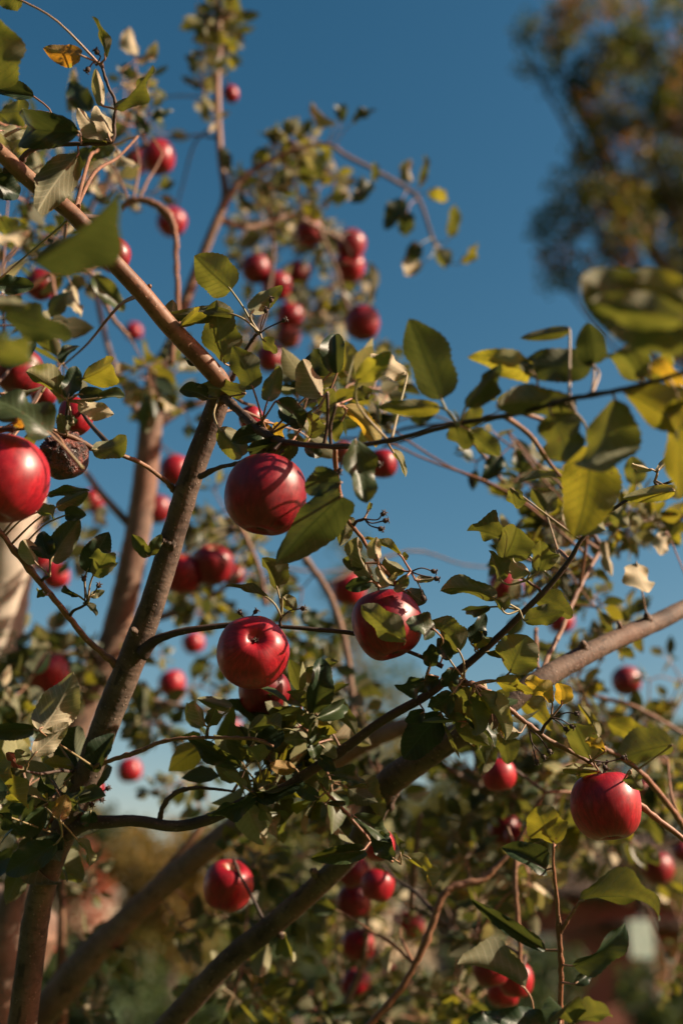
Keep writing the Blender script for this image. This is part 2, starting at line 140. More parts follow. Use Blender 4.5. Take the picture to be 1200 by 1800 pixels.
LEAVES = [
 [0,[-0.0966,0.851,2.0534],[-0.663,-0.151,0.733],[0.422,0.733,0.533],0.043,0.04,0,[-0.0739,0.8707,2.021],5328],
 [0,[-0.0781,0.8512,2.031],[0.625,0.2,0.755],[-0.441,0.888,0.13],0.0335,0.0173,0,[-0.0708,0.8601,2.0152],1810],
 [0,[-0.1028,0.8806,1.9969],[-0.165,-0.72,0.674],[0.34,0.6,0.724],0.0546,0.0357,0,[-0.0927,0.892,1.9978],5613],
 [0,[-0.0945,0.8446,2.0251],[-0.927,0.328,0.18],[0.368,0.719,0.589],0.0594,0.0155,0,[-0.0708,0.8601,2.0152],2971],
 [0,[-0.1407,0.8551,2.0185],[0.707,-0.702,0.089],[0.469,0.559,0.683],0.0348,0.0119,1,[-0.1443,0.8606,2.0165],1151],
 [0,[-0.1458,0.8545,2.0238],[-0.179,0.039,0.983],[-0.487,0.864,-0.123],0.0204,0.0168,0,[-0.1503,0.8561,2.0217],928],
 [0,[-0.0687,0.8606,2.0098],[0.755,0.125,-0.643],[0.421,0.66,0.622],0.0187,0.0138,0,[-0.0708,0.8601,2.0152],780],
 [0,[-0.1124,0.8882,1.9937],[-0.858,-0.413,0.306],[0.4,-0.91,-0.109],0.0293,0.0154,0,[-0.1131,0.8859,1.9902],1372],
 [0,[-0.073,0.8352,1.9472],[-0.384,-0.312,0.869],[0.443,0.763,0.47],0.039,0.0265,0,[-0.0661,0.8536,1.9269],3588],
 [0,[-0.0841,0.8889,1.9714],[-0.97,0.066,0.236],[0.231,0.558,0.797],0.0438,0.0177,0,[-0.1085,0.8982,1.9718],2203],
 [0,[-0.1181,0.8977,1.9715],[-0.859,-0.465,0.216],[0.445,-0.885,-0.133],0.0243,0.0152,0,[-0.1085,0.8982,1.9718],1106],
 [0,[-0.0611,0.8376,1.9373],[0.298,0.019,0.954],[-0.116,0.993,0.017],0.0284,0.0163,0,[-0.0661,0.8536,1.9269],1690],
 [0,[-0.0158,0.8269,1.9359],[-0.55,-0.424,0.719],[-0.473,0.868,0.15],0.034,0.0255,5,[-0.011,0.7845,1.917],3014],
 [0,[-0.0038,0.8374,1.9633],[-0.119,-0.375,0.92],[-0.214,-0.895,-0.392],0.034,0.021,6,[-0.0617,0.8568,1.9153],2699],
 [0,[-0.0066,0.8363,1.966],[-0.807,0.239,0.54],[-0.556,-0.616,-0.558],0.0318,0.0202,6,[-0.0617,0.8568,1.9153],1946],
 [0,[0.07,0.7121,1.8731],[-0.297,-0.363,0.883],[0.549,0.692,0.469],0.0599,0.0381,6,[0.0806,0.7065,1.8499],10180],
 [0,[0.0111,0.7253,1.8939],[0.644,-0.71,0.286],[0.325,0.592,0.738],0.0385,0.0161,1,[0.0344,0.7657,1.8671],2660],
 [0,[0.0688,0.7142,1.8679],[-0.864,0.445,0.235],[0.503,0.768,0.397],0.0417,0.013,1,[0.0806,0.7065,1.8499],2554],
 [0,[0.0808,0.719,1.8561],[0.198,0.744,-0.638],[0.451,0.509,0.733],0.0214,0.0227,0,[0.0806,0.7065,1.8499],1985],
 [0,[0.0848,0.719,1.8561],[0.556,-0.781,0.285],[0.428,0.563,0.707],0.0229,0.0138,0,[0.0806,0.7065,1.8499],1358],
 [0,[0.09,0.7203,1.8527],[0.697,0.102,-0.71],[0.427,0.736,0.525],0.0274,0.0165,0,[0.0806,0.7065,1.8499],2164],
 [0,[0.085,0.6963,1.8587],[0.504,-0.774,0.382],[0.505,0.624,0.597],0.0443,0.0172,6,[0.0806,0.7065,1.8499],3505],
 [0,[0.1277,0.6699,1.8707],[-0.748,0.459,0.48],[0.617,0.748,0.247],0.0501,0.02,1,[0.1273,0.6783,1.8483],4753],
 [0,[0.0518,0.794,1.9373],[-0.791,-0.512,0.336],[-0.46,0.859,0.225],0.0332,0.0207,5,[0.037,0.7633,1.8664],2608],
 [0,[0.152,0.6591,1.8974],[-0.795,0.585,0.16],[0.594,0.7,0.396],0.0344,0.009,0,[0.148,0.6587,1.8451],1502],
 [0,[0.165,0.6593,1.8703],[-0.851,0.434,0.295],[0.524,0.714,0.464],0.0467,0.0241,6,[0.1594,0.6477,1.8423],5849],
 [0,[0.1658,0.6589,1.8714],[-0.258,-0.731,0.632],[-0.379,-0.525,-0.762],0.0277,0.0217,6,[0.1594,0.6477,1.8423],2882],
 [0,[0.1517,0.6614,1.8383],[-0.838,0.393,0.378],[0.544,0.652,0.527],0.0463,0.0223,0,[0.148,0.6587,1.8451],5297],
 [0,[0.1358,0.6621,1.8366],[0.39,0.348,-0.853],[0.417,0.759,0.5],0.0332,0.0332,0,[0.1369,0.6694,1.8469],6267],
 [0,[0.1728,0.6409,1.8358],[-0.102,0.514,-0.852],[0.666,0.671,0.326],0.0451,0.034,0,[0.1704,0.6367,1.8394],7697],
 [0,[0.1789,0.6393,1.8398],[0.805,-0.238,-0.543],[0.559,0.609,0.562],0.0479,0.0282,1,[0.1757,0.6313,1.8379],7043],
 [0,[0.189,0.6363,1.8472],[-0.59,-0.464,0.661],[0.374,0.569,0.733],0.0291,0.0277,0,[0.184,0.6223,1.8362],4350],
 [0,[0.1908,0.6357,1.8485],[0.689,-0.612,0.39],[0.417,0.774,0.477],0.0233,0.0126,1,[0.1856,0.6205,1.8359],1770],
 [0,[0.1845,0.5239,1.8049],[-0.776,-0.088,0.624],[0.384,0.72,0.579],0.0676,0.0362,0,[0.202,0.5226,1.8082],21006],
 [0,[0.195,0.5192,1.8166],[-0.846,0.028,0.533],[0.379,0.734,0.564],0.0526,0.0269,1,[0.202,0.5226,1.8082],12255],
 [0,[0.174,0.5008,1.8087],[-0.87,0.274,0.411],[0.465,0.735,0.494],0.0442,0.0198,0,[0.1991,0.503,1.8033],7875],
 [0,[0.17,0.7065,1.8334],[-0.051,0.699,-0.713],[0.423,0.662,0.619],0.0645,0.0424,1,[0.1443,0.6622,1.8457],13268],
 [0,[0.1806,0.7788,1.8147],[0.496,0.361,-0.79],[-0.463,0.879,0.112],0.018,0.0243,0,[0.2237,0.9248,1.8656],1854],
 [0,[0.1636,0.7782,1.8428],[-0.931,0.357,0.083],[0.289,0.577,0.764],0.032,0.0068,0,[0.1215,0.6837,1.8491],860],
 [0,[0.2686,0.8465,1.8608],[-0.758,0.639,0.126],[0.635,0.682,0.361],0.0399,0.0139,1,[0.2677,0.8925,1.8895],1758],
 [0,[0.2598,0.8677,1.8885],[-0.891,-0.455,-0.009],[-0.446,0.869,0.216],0.0249,0.0058,5,[0.2677,0.8925,1.8895],492],
 [0,[0.2636,0.868,1.8876],[0.569,0.398,0.72],[-0.478,0.872,-0.104],0.0301,0.0046,5,[0.2677,0.8925,1.8895],414],
 [0,[0.3108,1.1328,1.8995],[0.108,-0.056,-0.993],[-0.51,0.854,-0.104],0.0354,0.039,5,[0.3253,1.1681,1.8524],2518],
 [0,[0.3718,1.2141,1.9653],[-0.452,-0.107,-0.886],[-0.333,0.941,0.056],0.0335,0.0213,5,[0.4049,1.244,1.8914],1317],
 [0,[0.3003,1.218,1.9556],[0.137,0.392,-0.91],[-0.447,0.844,0.296],0.0404,0.0157,5,[0.3067,1.2624,1.9624],1171],
 [0,[0.282,1.1115,1.9523],[0.755,0.097,-0.648],[0.415,0.695,0.588],0.0269,0.0207,0,[0.2331,0.9198,1.8715],1172],
 [0,[0.3497,1.2396,2.0358],[-0.161,-0.416,0.895],[0.424,0.79,0.443],0.0356,0.0276,0,[0.3067,1.2624,1.9624],1688],
 [0,[0.2065,0.6228,1.8271],[0.154,0.669,-0.727],[0.431,0.617,0.658],0.0602,0.026,1,[0.1965,0.6081,1.8336],9124],
 [0,[0.15,0.9197,1.8932],[0.138,0.567,-0.812],[0.606,0.6,0.522],0.0192,0.0196,0,[0.2096,0.9347,1.8507],990],
 [0,[0.198,1.0209,1.9095],[-0.314,-0.249,0.916],[0.578,0.715,0.393],0.0278,0.0248,0,[0.2096,0.9347,1.8507],1613],
 [0,[0.189,0.6149,1.8466],[0.888,0.275,-0.368],[0.18,0.528,0.83],0.0251,0.0141,2,[0.1888,0.617,1.8353],2012],
 [0,[0.1434,0.9423,1.8536],[-0.891,0.181,0.416],[0.444,0.536,0.717],0.0335,0.0322,0,[0.1868,0.9536,1.8203],2854],
 [0,[0.1405,0.94,1.8331],[0.333,-0.7,0.631],[0.486,0.701,0.521],0.038,0.0348,0,[0.1615,0.944,1.8171],3933],
 [0,[0.1401,0.9438,1.816],[-0.374,-0.468,0.801],[0.36,0.723,0.59],0.031,0.0179,0,[0.1615,0.944,1.8171],1749],
 [0,[0.1696,0.931,1.8205],[0.034,-0.684,0.729],[0.367,0.687,0.628],0.0308,0.0239,0,[0.1615,0.944,1.8171],2312],
 [0,[0.1622,0.9311,1.8195],[-0.869,-0.268,0.416],[-0.253,0.963,0.091],0.0204,0.0171,5,[0.1615,0.944,1.8171],1168],
 [0,[0.1344,0.9441,1.8005],[-0.899,0.215,0.381],[0.406,0.737,0.54],0.046,0.0192,0,[0.1556,0.9567,1.794],2807],
 [0,[0.1703,0.9663,1.807],[0.869,-0.232,-0.436],[0.477,0.625,0.618],0.0388,0.0249,0,[0.1701,0.9635,1.8039],2683],
 [0,[0.1581,0.9511,1.783],[0.842,-0.539,0.005],[0.467,0.736,0.49],0.0354,0.0192,0,[0.1556,0.9567,1.794],2113],
 [0,[0.1402,0.9479,1.7898],[-0.386,-0.616,0.687],[0.43,0.538,0.725],0.0163,0.0158,0,[0.1556,0.9567,1.794],709],
 [0,[0.1314,0.9614,1.7981],[-0.796,0.605,-0.03],[-0.506,-0.691,-0.516],0.0314,0.0109,6,[0.1556,0.9567,1.794],987],
 [0,[0.1003,0.9427,1.7524],[-0.625,-0.232,0.745],[0.439,0.685,0.582],0.037,0.0282,0,[0.1052,0.961,1.7342],3305],
 [0,[0.1144,0.9778,1.7701],[0.476,-0.29,0.83],[0.153,-0.902,-0.403],0.0292,0.0176,6,[0.1236,0.9882,1.7637],1747],
 [0,[0.1185,0.985,1.7658],[0.419,-0.709,0.567],[0.369,0.704,0.607],0.0231,0.0134,1,[0.1214,0.9893,1.7618],923],
 [0,[0.1276,0.9854,1.7638],[0.934,0.27,0.235],[0.353,-0.801,-0.484],0.0506,0.0123,0,[0.1259,0.9871,1.7655],1951],
 [0,[0.145,0.9631,1.7397],[0.247,-0.718,0.65],[0.559,0.654,0.51],0.0358,0.0398,0,[0.1136,0.9633,1.7297],4116],
 [0,[0.0521,0.9016,1.7509],[-0.799,0.086,0.595],[0.46,0.725,0.512],0.0493,0.0244,0,[0.0536,0.9772,1.7638],4198],
 [0,[0.0775,0.913,1.7629],[-0.877,-0.439,0.193],[0.459,-0.885,0.072],0.0263,0.0242,0,[0.0742,0.9778,1.7555],1976],
 [0,[0.0765,0.9654,1.7453],[0.0,-0.569,0.822],[0.065,-0.82,-0.568],0.0225,0.015,6,[0.0742,0.9701,1.7399],1176],
 [0,[0.0721,0.9778,1.7362],[-0.912,-0.321,-0.255],[0.406,-0.792,-0.455],0.0272,0.0196,6,[0.0742,0.9701,1.7399],1706],
 [0,[0.0897,1.0185,1.7168],[-0.626,0.449,-0.638],[-0.071,-0.847,-0.527],0.053,0.0333,6,[0.0767,1.0098,1.7309],5754],
 [0,[0.0734,1.0053,1.715],[-0.826,0.023,-0.563],[0.206,-0.918,-0.34],0.0182,0.0143,6,[0.0685,1.0131,1.7264],865],
 [0,[0.0947,0.9586,1.7207],[-0.675,0.649,-0.351],[-0.44,-0.736,-0.514],0.029,0.0212,6,[0.1052,0.961,1.7342],1987],
 [0,[0.1143,0.9716,1.7247],[-0.332,0.855,-0.399],[0.447,0.515,0.731],0.0409,0.0239,0,[0.1136,0.9633,1.7297],2637],
 [0,[0.1169,0.9609,1.7212],[0.618,0.254,-0.744],[0.409,0.704,0.581],0.0434,0.0217,1,[0.1136,0.9633,1.7297],3025],
 [0,[0.1546,0.9845,1.6917],[-0.913,-0.391,0.117],[-0.4,0.914,-0.063],0.0246,0.0147,5,[0.1614,0.9897,1.7012],1071],
 [0,[0.1636,1.0865,1.7518],[0.662,-0.28,-0.695],[0.634,0.703,0.32],0.0574,0.0224,1,[0.1674,1.0848,1.7449],2852],
 [0,[0.1325,0.9646,1.733],[0.921,-0.21,-0.329],[0.373,0.723,0.581],0.0345,0.0158,1,[0.1136,0.9633,1.7297],1759],
 [0,[0.1816,0.9717,1.7148],[-0.613,-0.308,0.728],[0.508,0.552,0.661],0.0323,0.0167,2,[0.1806,0.9765,1.703],1488],
 [0,[0.1888,0.969,1.7127],[-0.054,-0.339,0.939],[0.483,0.814,0.322],0.0192,0.0181,2,[0.1806,0.9765,1.703],1112],
 [0,[0.2154,0.9939,1.6709],[-0.381,-0.568,0.729],[0.343,0.646,0.682],0.0411,0.0289,0,[0.2163,0.9921,1.6696],3656],
 [0,[0.247,1.0966,1.7092],[-0.402,0.073,0.913],[0.507,0.848,0.155],0.0361,0.0109,1,[0.2448,1.104,1.704],966],
 [0,[0.2516,1.1115,1.7071],[-0.691,-0.351,0.632],[-0.475,0.879,-0.031],0.0221,0.0148,5,[0.2489,1.1077,1.7031],750],
 [0,[0.2255,0.9798,1.6752],[-0.774,-0.088,0.627],[0.489,0.545,0.681],0.0193,0.0096,2,[0.2163,0.9921,1.6696],518],
 [0,[0.2223,0.9981,1.6614],[-0.975,-0.224,-0.009],[-0.224,0.975,0.009],0.0348,0.0109,1,[0.2163,0.9921,1.6696],1239],
 [0,[0.2353,0.9414,1.6526],[0.384,0.707,-0.594],[-0.548,0.692,0.47],0.0206,0.0133,0,[0.2416,1.0147,1.6482],902],
 [0,[0.1507,1.0846,1.7101],[0.346,0.497,-0.796],[0.471,0.641,0.605],0.0299,0.0253,0,[0.1417,1.0845,1.7254],1846],
 [0,[0.1389,1.0985,1.7128],[0.06,0.677,-0.734],[0.489,0.621,0.613],0.0386,0.0193,0,[0.1331,1.0891,1.7214],1740],
 [0,[0.1744,0.964,1.5966],[-0.539,-0.498,0.679],[0.352,0.599,0.719],0.0338,0.0357,1,[0.1675,0.9342,1.5917],4027],
 [0,[0.1204,0.9693,1.7247],[0.573,0.142,-0.807],[0.581,0.625,0.522],0.0227,0.0203,0,[0.1136,0.9633,1.7297],1290],
 [0,[0.0922,0.9472,1.7466],[-0.487,-0.143,0.862],[-0.008,-0.986,-0.168],0.0211,0.0137,6,[0.1052,0.961,1.7342],1048],
 [0,[0.0971,0.9507,1.7401],[-0.638,0.368,-0.677],[-0.144,-0.92,-0.365],0.0202,0.0158,6,[0.1052,0.961,1.7342],1172],
 [0,[0.0904,0.9787,1.76],[0.637,-0.641,0.428],[0.522,0.768,0.372],0.0251,0.0149,0,[0.086,0.9781,1.7499],1103],
 [0,[0.1106,0.9727,1.718],[0.483,0.426,-0.765],[0.421,0.653,0.63],0.027,0.0213,0,[0.1136,0.9633,1.7297],1750],
 [0,[0.0845,0.9755,1.7387],[-0.788,0.442,-0.429],[-0.313,-0.887,-0.339],0.0234,0.0131,6,[0.0742,0.9701,1.7399],1032],
 [0,[0.1647,0.9614,1.5764],[-0.804,-0.427,0.415],[0.437,-0.896,-0.075],0.0376,0.0225,6,[0.1684,0.9438,1.5763],2995],
 [0,[0.1881,0.9498,1.5518],[0.893,-0.425,0.149],[0.182,0.644,0.743],0.0641,0.0251,0,[0.1867,0.9519,1.5491],6072],
 [0,[0.1647,0.9857,1.5162],[-0.825,-0.176,0.537],[0.132,-0.984,-0.119],0.0709,0.0124,6,[0.1751,0.9774,1.5156],3488],
 [0,[0.1831,0.969,1.5042],[0.794,-0.454,0.405],[-0.112,-0.763,-0.636],0.0499,0.0178,6,[0.1759,0.9834,1.5051],3625],
 [0,[0.1417,0.954,1.4878],[-0.848,-0.145,0.51],[0.34,0.588,0.733],0.0566,0.022,0,[0.1478,0.9643,1.4625],4608],
 [0,[0.1763,0.9427,1.4625],[-0.56,-0.509,0.653],[0.382,0.541,0.749],0.0309,0.0312,0,[0.1767,1.0059,1.4605],3566],
 [0,[0.1772,0.9417,1.4649],[0.693,-0.654,0.303],[0.335,0.664,0.668],0.0329,0.0215,0,[0.1767,1.0047,1.4632],2889],
 [0,[0.1836,0.9744,1.4908],[0.842,0.11,0.529],[0.114,-0.993,0.025],0.017,0.0102,6,[0.1762,0.9907,1.4921],680],
 [0,[0.1285,0.9646,1.4617],[-0.851,-0.519,0.075],[0.52,-0.854,-0.012],0.0318,0.0191,6,[0.1478,0.9643,1.4625],2186],
 [0,[0.1663,0.9656,1.4592],[-0.735,-0.672,0.092],[0.643,-0.733,-0.223],0.0609,0.0242,6,[0.1478,0.9643,1.4625],5069],
 [0,[0.01,1.0272,1.627],[0.848,0.363,-0.387],[0.398,-0.918,0.01],0.045,0.0188,0,[0.0082,1.0584,1.6289],2501],
 [0,[0.0204,1.059,1.6017],[-0.864,-0.458,-0.21],[0.487,-0.866,-0.114],0.0476,0.0169,0,[0.0264,1.0709,1.6096],2281],
 [0,[0.046,1.0414,1.5918],[-0.661,-0.052,0.749],[-0.288,-0.903,-0.317],0.0297,0.0176,6,[0.0514,1.0707,1.5919],1744],
 [0,[0.0575,1.0407,1.5937],[0.754,-0.303,-0.583],[0.621,0.619,0.482],0.0373,0.0137,1,[0.0514,1.0707,1.5919],1340],
 [0,[0.052,1.0407,1.5937],[-0.121,-0.171,0.978],[0.652,0.729,0.208],0.0218,0.0084,0,[0.0514,1.0707,1.5919],484],
 [0,[-0.0101,1.0266,1.6625],[0.959,0.167,-0.228],[0.206,-0.966,0.157],0.0353,0.0183,0,[-0.0204,1.0359,1.6589],1835],
 [0,[-0.0132,1.0341,1.6486],[-0.531,-0.198,0.824],[0.444,0.763,0.469],0.0192,0.0098,0,[-0.0138,1.0438,1.65],568],
 [0,[-0.0133,1.0449,1.6402],[0.942,0.333,0.045],[0.336,-0.93,-0.146],0.0195,0.0057,0,[-0.0092,1.047,1.6458],341],
 [0,[-0.0256,1.0172,1.7165],[0.27,-0.686,0.675],[0.157,-0.661,-0.734],0.0442,0.023,6,[-0.0302,1.0273,1.6914],3011],
 [0,[-0.0228,1.01,1.7094],[0.76,0.445,0.473],[0.532,-0.844,-0.061],0.0396,0.0165,0,[-0.0302,1.0273,1.6914],1784],
 [0,[-0.0314,1.021,1.7174],[-0.617,-0.046,0.785],[0.612,0.6,0.516],0.0256,0.0158,0,[-0.0302,1.0273,1.6914],1000],
 [0,[-0.0269,1.0148,1.7007],[-0.411,-0.562,0.718],[-0.054,0.801,0.596],0.0197,0.0165,0,[-0.0302,1.0273,1.6914],1060],
 [0,[-0.0529,1.0258,1.7029],[-0.881,-0.046,-0.472],[0.124,-0.983,-0.136],0.0272,0.0225,6,[-0.0302,1.0273,1.6914],1950],
 [0,[-0.0906,1.0404,1.6723],[-0.872,-0.06,0.485],[-0.055,-0.974,-0.218],0.06,0.0179,0,[-0.0748,1.0499,1.656],3494],
 [0,[-0.0745,1.0302,1.6736],[-0.374,-0.675,0.636],[0.276,0.573,0.771],0.0231,0.026,0,[-0.0748,1.0499,1.656],1655],
 [0,[-0.0414,1.047,1.6708],[-0.913,-0.394,0.109],[-0.361,0.902,0.236],0.0264,0.0137,3,[-0.0364,1.0536,1.6652],1095],
 [0,[-0.0184,1.0254,1.6885],[0.777,0.198,-0.597],[-0.219,0.975,0.039],0.0181,0.0156,0,[-0.0302,1.0273,1.6914],869],
 [0,[-0.0759,1.1266,1.6479],[0.532,0.478,-0.698],[0.473,0.516,0.714],0.0416,0.0345,0,[-0.0775,1.0539,1.6485],3088],
 [0,[-0.0973,0.9848,1.7126],[-0.84,0.388,0.379],[0.473,0.866,0.163],0.0307,0.0118,0,[-0.1173,1.0008,1.6999],1110],
 [0,[-0.118,0.9892,1.6986],[-0.585,-0.369,0.722],[-0.525,0.851,0.009],0.026,0.0135,5,[-0.1173,1.0008,1.6999],988],
 [0,[-0.1168,0.9961,1.7],[0.349,-0.841,0.414],[0.48,0.54,0.691],0.0288,0.0144,0,[-0.1173,1.0008,1.6999],1105],
 [0,[-0.0823,1.0086,1.6995],[0.863,-0.49,0.122],[0.262,0.641,0.721],0.0397,0.0138,0,[-0.0818,1.0091,1.6909],1624],
 [0,[-0.0773,1.0524,1.6477],[-0.932,0.142,-0.333],[0.04,-0.875,-0.483],0.0498,0.0191,6,[-0.0775,1.0539,1.6485],3100],
 [0,[-0.0858,1.0404,1.6526],[-0.761,0.114,0.639],[0.546,0.645,0.535],0.0256,0.013,0,[-0.0775,1.0539,1.6485],888],
 [0,[-0.083,1.0578,1.652],[0.928,-0.37,0.034],[-0.262,-0.715,-0.648],0.0486,0.0128,6,[-0.0775,1.0539,1.6485],1834],
 [0,[-0.0269,1.0173,1.688],[0.635,0.343,0.692],[0.232,-0.939,0.254],0.0262,0.0127,0,[-0.0302,1.0273,1.6914],876],
 [0,[-0.0204,1.0418,1.6447],[-0.881,0.149,0.449],[-0.241,-0.958,-0.155],0.027,0.0133,6,[-0.0138,1.0438,1.65],1141],
 [0,[-0.0777,1.0553,1.6552],[0.562,-0.713,0.419],[0.332,0.658,0.675],0.0293,0.0134,1,[-0.0748,1.0499,1.656],1106],
 [0,[-0.0743,1.0432,1.652],[0.799,0.189,0.572],[-0.265,0.963,0.052],0.0272,0.0112,0,[-0.0748,1.0499,1.656],923],
 [0,[-0.0325,1.0172,1.692],[-0.928,0.346,0.14],[0.36,0.726,0.587],0.018,0.0114,0,[-0.0302,1.0273,1.6914],620],
 [0,[-0.028,1.0198,1.6925],[0.43,0.07,-0.9],[0.401,-0.908,0.121],0.0188,0.0146,0,[-0.0302,1.0273,1.6914],738],
 [0,[-0.0203,1.0252,1.6783],[0.824,0.075,-0.562],[-0.164,-0.917,-0.364],0.0196,0.0132,6,[-0.0302,1.0273,1.6914],865],
 [0,[-0.2561,0.9695,1.6898],[0.376,0.06,0.925],[-0.372,0.924,0.092],0.056,0.0355,5,[-0.2262,1.0515,1.6736],6587],
 [0,[-0.2619,0.9769,1.6714],[0.664,0.098,0.741],[-0.331,0.927,0.175],0.0387,0.02,5,[-0.2733,0.9972,1.6612],2660],
 [0,[-0.2858,1.0551,1.7087],[-0.855,-0.491,-0.169],[0.519,-0.813,-0.263],0.0413,0.016,0,[-0.2479,1.0785,1.6736],1765],
 [0,[-0.2472,1.0888,1.6744],[-0.179,-0.317,0.931],[-0.412,0.884,0.222],0.0446,0.0347,6,[-0.2482,1.0839,1.6736],4226],
 [0,[-0.2269,1.0562,1.6702],[0.424,-0.32,0.848],[-0.266,-0.938,-0.221],0.0378,0.0236,6,[-0.2262,1.0515,1.6736],2738],
 [0,[-0.3005,0.9958,1.6658],[0.553,-0.046,-0.832],[0.653,0.644,0.398],0.0491,0.036,1,[-0.2733,0.9972,1.6612],4752],
 [0,[-0.2957,0.9998,1.6568],[0.951,-0.287,-0.116],[0.263,0.55,0.793],0.0209,0.0251,0,[-0.2733,0.9972,1.6612],1520],
 [0,[-0.2518,1.0717,1.678],[-0.92,0.314,0.235],[0.39,0.659,0.643],0.0281,0.0149,2,[-0.2479,1.0785,1.6736],1111],
 [0,[-0.2538,1.0855,1.6477],[0.628,0.369,0.685],[0.488,-0.873,0.023],0.0555,0.0184,0,[-0.2506,1.0975,1.6466],2529],
 [0,[-0.2457,1.0207,1.6233],[0.197,0.056,0.979],[-0.18,0.984,-0.02],0.0214,0.0172,3,[-0.2475,1.0287,1.6233],1180],
 [0,[-0.2534,1.0313,1.6266],[-0.211,-0.718,0.663],[0.373,0.568,0.734],0.0277,0.0086,1,[-0.2475,1.0287,1.6233],662],
 [0,[-0.2328,1.085,1.6388],[0.0,0.174,-0.985],[0.052,-0.983,-0.174],0.0149,0.016,6,[-0.2322,1.0964,1.6293],728],
 [0,[-0.2698,0.991,1.666],[-0.657,-0.334,0.676],[-0.376,0.922,0.09],0.0166,0.0131,1,[-0.2733,0.9972,1.6612],702],
 [0,[-0.2783,1.0028,1.6616],[-0.52,-0.508,0.687],[-0.317,0.861,0.397],0.0222,0.0099,4,[-0.2733,0.9972,1.6612],744],
 [0,[-0.2583,1.0761,1.6625],[0.697,0.553,-0.456],[0.055,0.593,0.803],0.0169,0.0114,0,[-0.2479,1.0785,1.6736],510],
 [0,[-0.2418,1.0763,1.6124],[0.669,0.057,-0.741],[0.423,0.79,0.443],0.028,0.0091,1,[-0.2475,1.0287,1.6233],743],
 [0,[-0.255,1.0569,1.6069],[-0.842,0.348,-0.413],[-0.167,-0.895,-0.414],0.0527,0.0265,6,[-0.2475,1.0287,1.6233],4610],
 [0,[-0.2572,1.0856,1.6159],[-0.729,0.317,-0.606],[-0.089,-0.923,-0.374],0.0343,0.0204,6,[-0.2642,1.113,1.6189],2216],
 [0,[-0.2835,1.0719,1.65],[-0.707,0.294,-0.643],[-0.093,-0.94,-0.327],0.0315,0.0205,6,[-0.2533,1.1007,1.6408],2036],
 [0,[-0.273,1.0758,1.6402],[-0.654,0.113,-0.748],[0.214,-0.92,-0.327],0.034,0.0194,0,[-0.2475,1.0287,1.6233],2047],
 [0,[-0.3,1.0265,1.6289],[0.794,0.11,-0.598],[-0.322,-0.758,-0.567],0.0267,0.0176,6,[-0.2642,1.113,1.6189],1500],
 [0,[-0.25,1.0188,1.6474],[-0.83,-0.27,0.488],[-0.199,-0.674,-0.712],0.0191,0.0181,6,[-0.2475,1.0287,1.6233],1082],
 [0,[-0.2603,0.9585,1.8418],[-0.336,-0.07,0.939],[0.165,-0.986,-0.014],0.0288,0.0206,6,[-0.2588,0.9586,1.8263],1846],
 [0,[-0.2577,0.9531,1.8388],[0.453,0.082,0.888],[-0.345,0.934,0.09],0.0426,0.0244,6,[-0.2588,0.9586,1.8263],3193],
 [0,[-0.2287,0.9689,1.8335],[0.491,-0.437,0.754],[0.012,-0.862,-0.507],0.0409,0.0255,6,[-0.2274,0.9783,1.8071],3440],
 [0,[-0.2223,0.9667,1.829],[0.553,-0.75,0.362],[0.357,0.606,0.71],0.042,0.0231,0,[-0.2274,0.9783,1.8071],2707],
 [0,[-0.2368,0.9786,1.8141],[-0.811,0.24,0.534],[-0.459,-0.827,-0.325],0.0214,0.0056,0,[-0.2274,0.9783,1.8071],358],
 [0,[-0.2352,0.9763,1.8128],[-0.975,-0.092,0.202],[-0.032,-0.842,-0.538],0.0122,0.0039,0,[-0.2274,0.9783,1.8071],158],
 [0,[-0.2242,0.9707,1.8111],[0.862,0.252,0.44],[-0.338,0.932,0.13],0.0137,0.0077,0,[-0.2274,0.9783,1.8071],328],
 [0,[-0.2322,0.9812,1.808],[0.752,-0.222,-0.621],[0.559,0.714,0.421],0.021,0.0073,0,[-0.2274,0.9783,1.8071],416],
 [0,[-0.271,0.9547,1.8366],[-0.507,-0.501,0.701],[-0.516,0.828,0.219],0.0243,0.017,5,[-0.2588,0.9586,1.8263],1199],
 [0,[-0.2627,0.9682,1.8113],[-0.762,-0.432,0.483],[-0.055,-0.7,-0.712],0.0106,0.0093,0,[-0.2633,0.9789,1.8167],307],
 [0,[-0.2534,0.9379,1.8839],[0.826,0.214,0.522],[-0.338,0.929,0.152],0.0293,0.0142,0,[-0.2946,0.9509,1.8522],1302],
 [0,[-0.2607,0.933,1.8928],[0.991,-0.03,0.129],[0.005,-0.965,-0.261],0.0368,0.0099,0,[-0.3014,0.9449,1.8601],1235],
 [0,[-0.2684,0.9304,1.8754],[0.942,-0.32,-0.103],[0.267,0.525,0.808],0.022,0.0129,0,[-0.2997,0.9464,1.8582],780],
 [0,[-0.2476,0.9479,1.8797],[0.977,-0.206,-0.052],[-0.212,-0.948,-0.238],0.0188,0.0145,6,[-0.2894,0.9553,1.8463],884],
 [0,[-0.1724,0.9606,1.8452],[-0.577,-0.573,0.582],[0.06,-0.74,-0.67],0.0244,0.0134,0,[-0.1609,0.966,1.8619],1027],
 [0,[-0.1709,0.9602,1.8462],[0.454,-0.443,0.773],[-0.059,-0.881,-0.469],0.0214,0.011,0,[-0.1609,0.966,1.8619],787],
 [0,[-0.0564,0.9604,1.8135],[-0.311,-0.575,0.757],[0.368,0.662,0.653],0.0344,0.0246,0,[-0.0528,0.9681,1.7907],2492],
 [0,[-0.0643,0.9602,1.8056],[-0.904,0.004,0.428],[0.303,0.712,0.634],0.0377,0.0095,0,[-0.0528,0.9681,1.7907],1118],
 [0,[-0.0518,0.9616,1.8071],[0.728,0.416,-0.546],[0.097,0.725,0.681],0.0161,0.0138,0,[-0.0528,0.9681,1.7907],714],
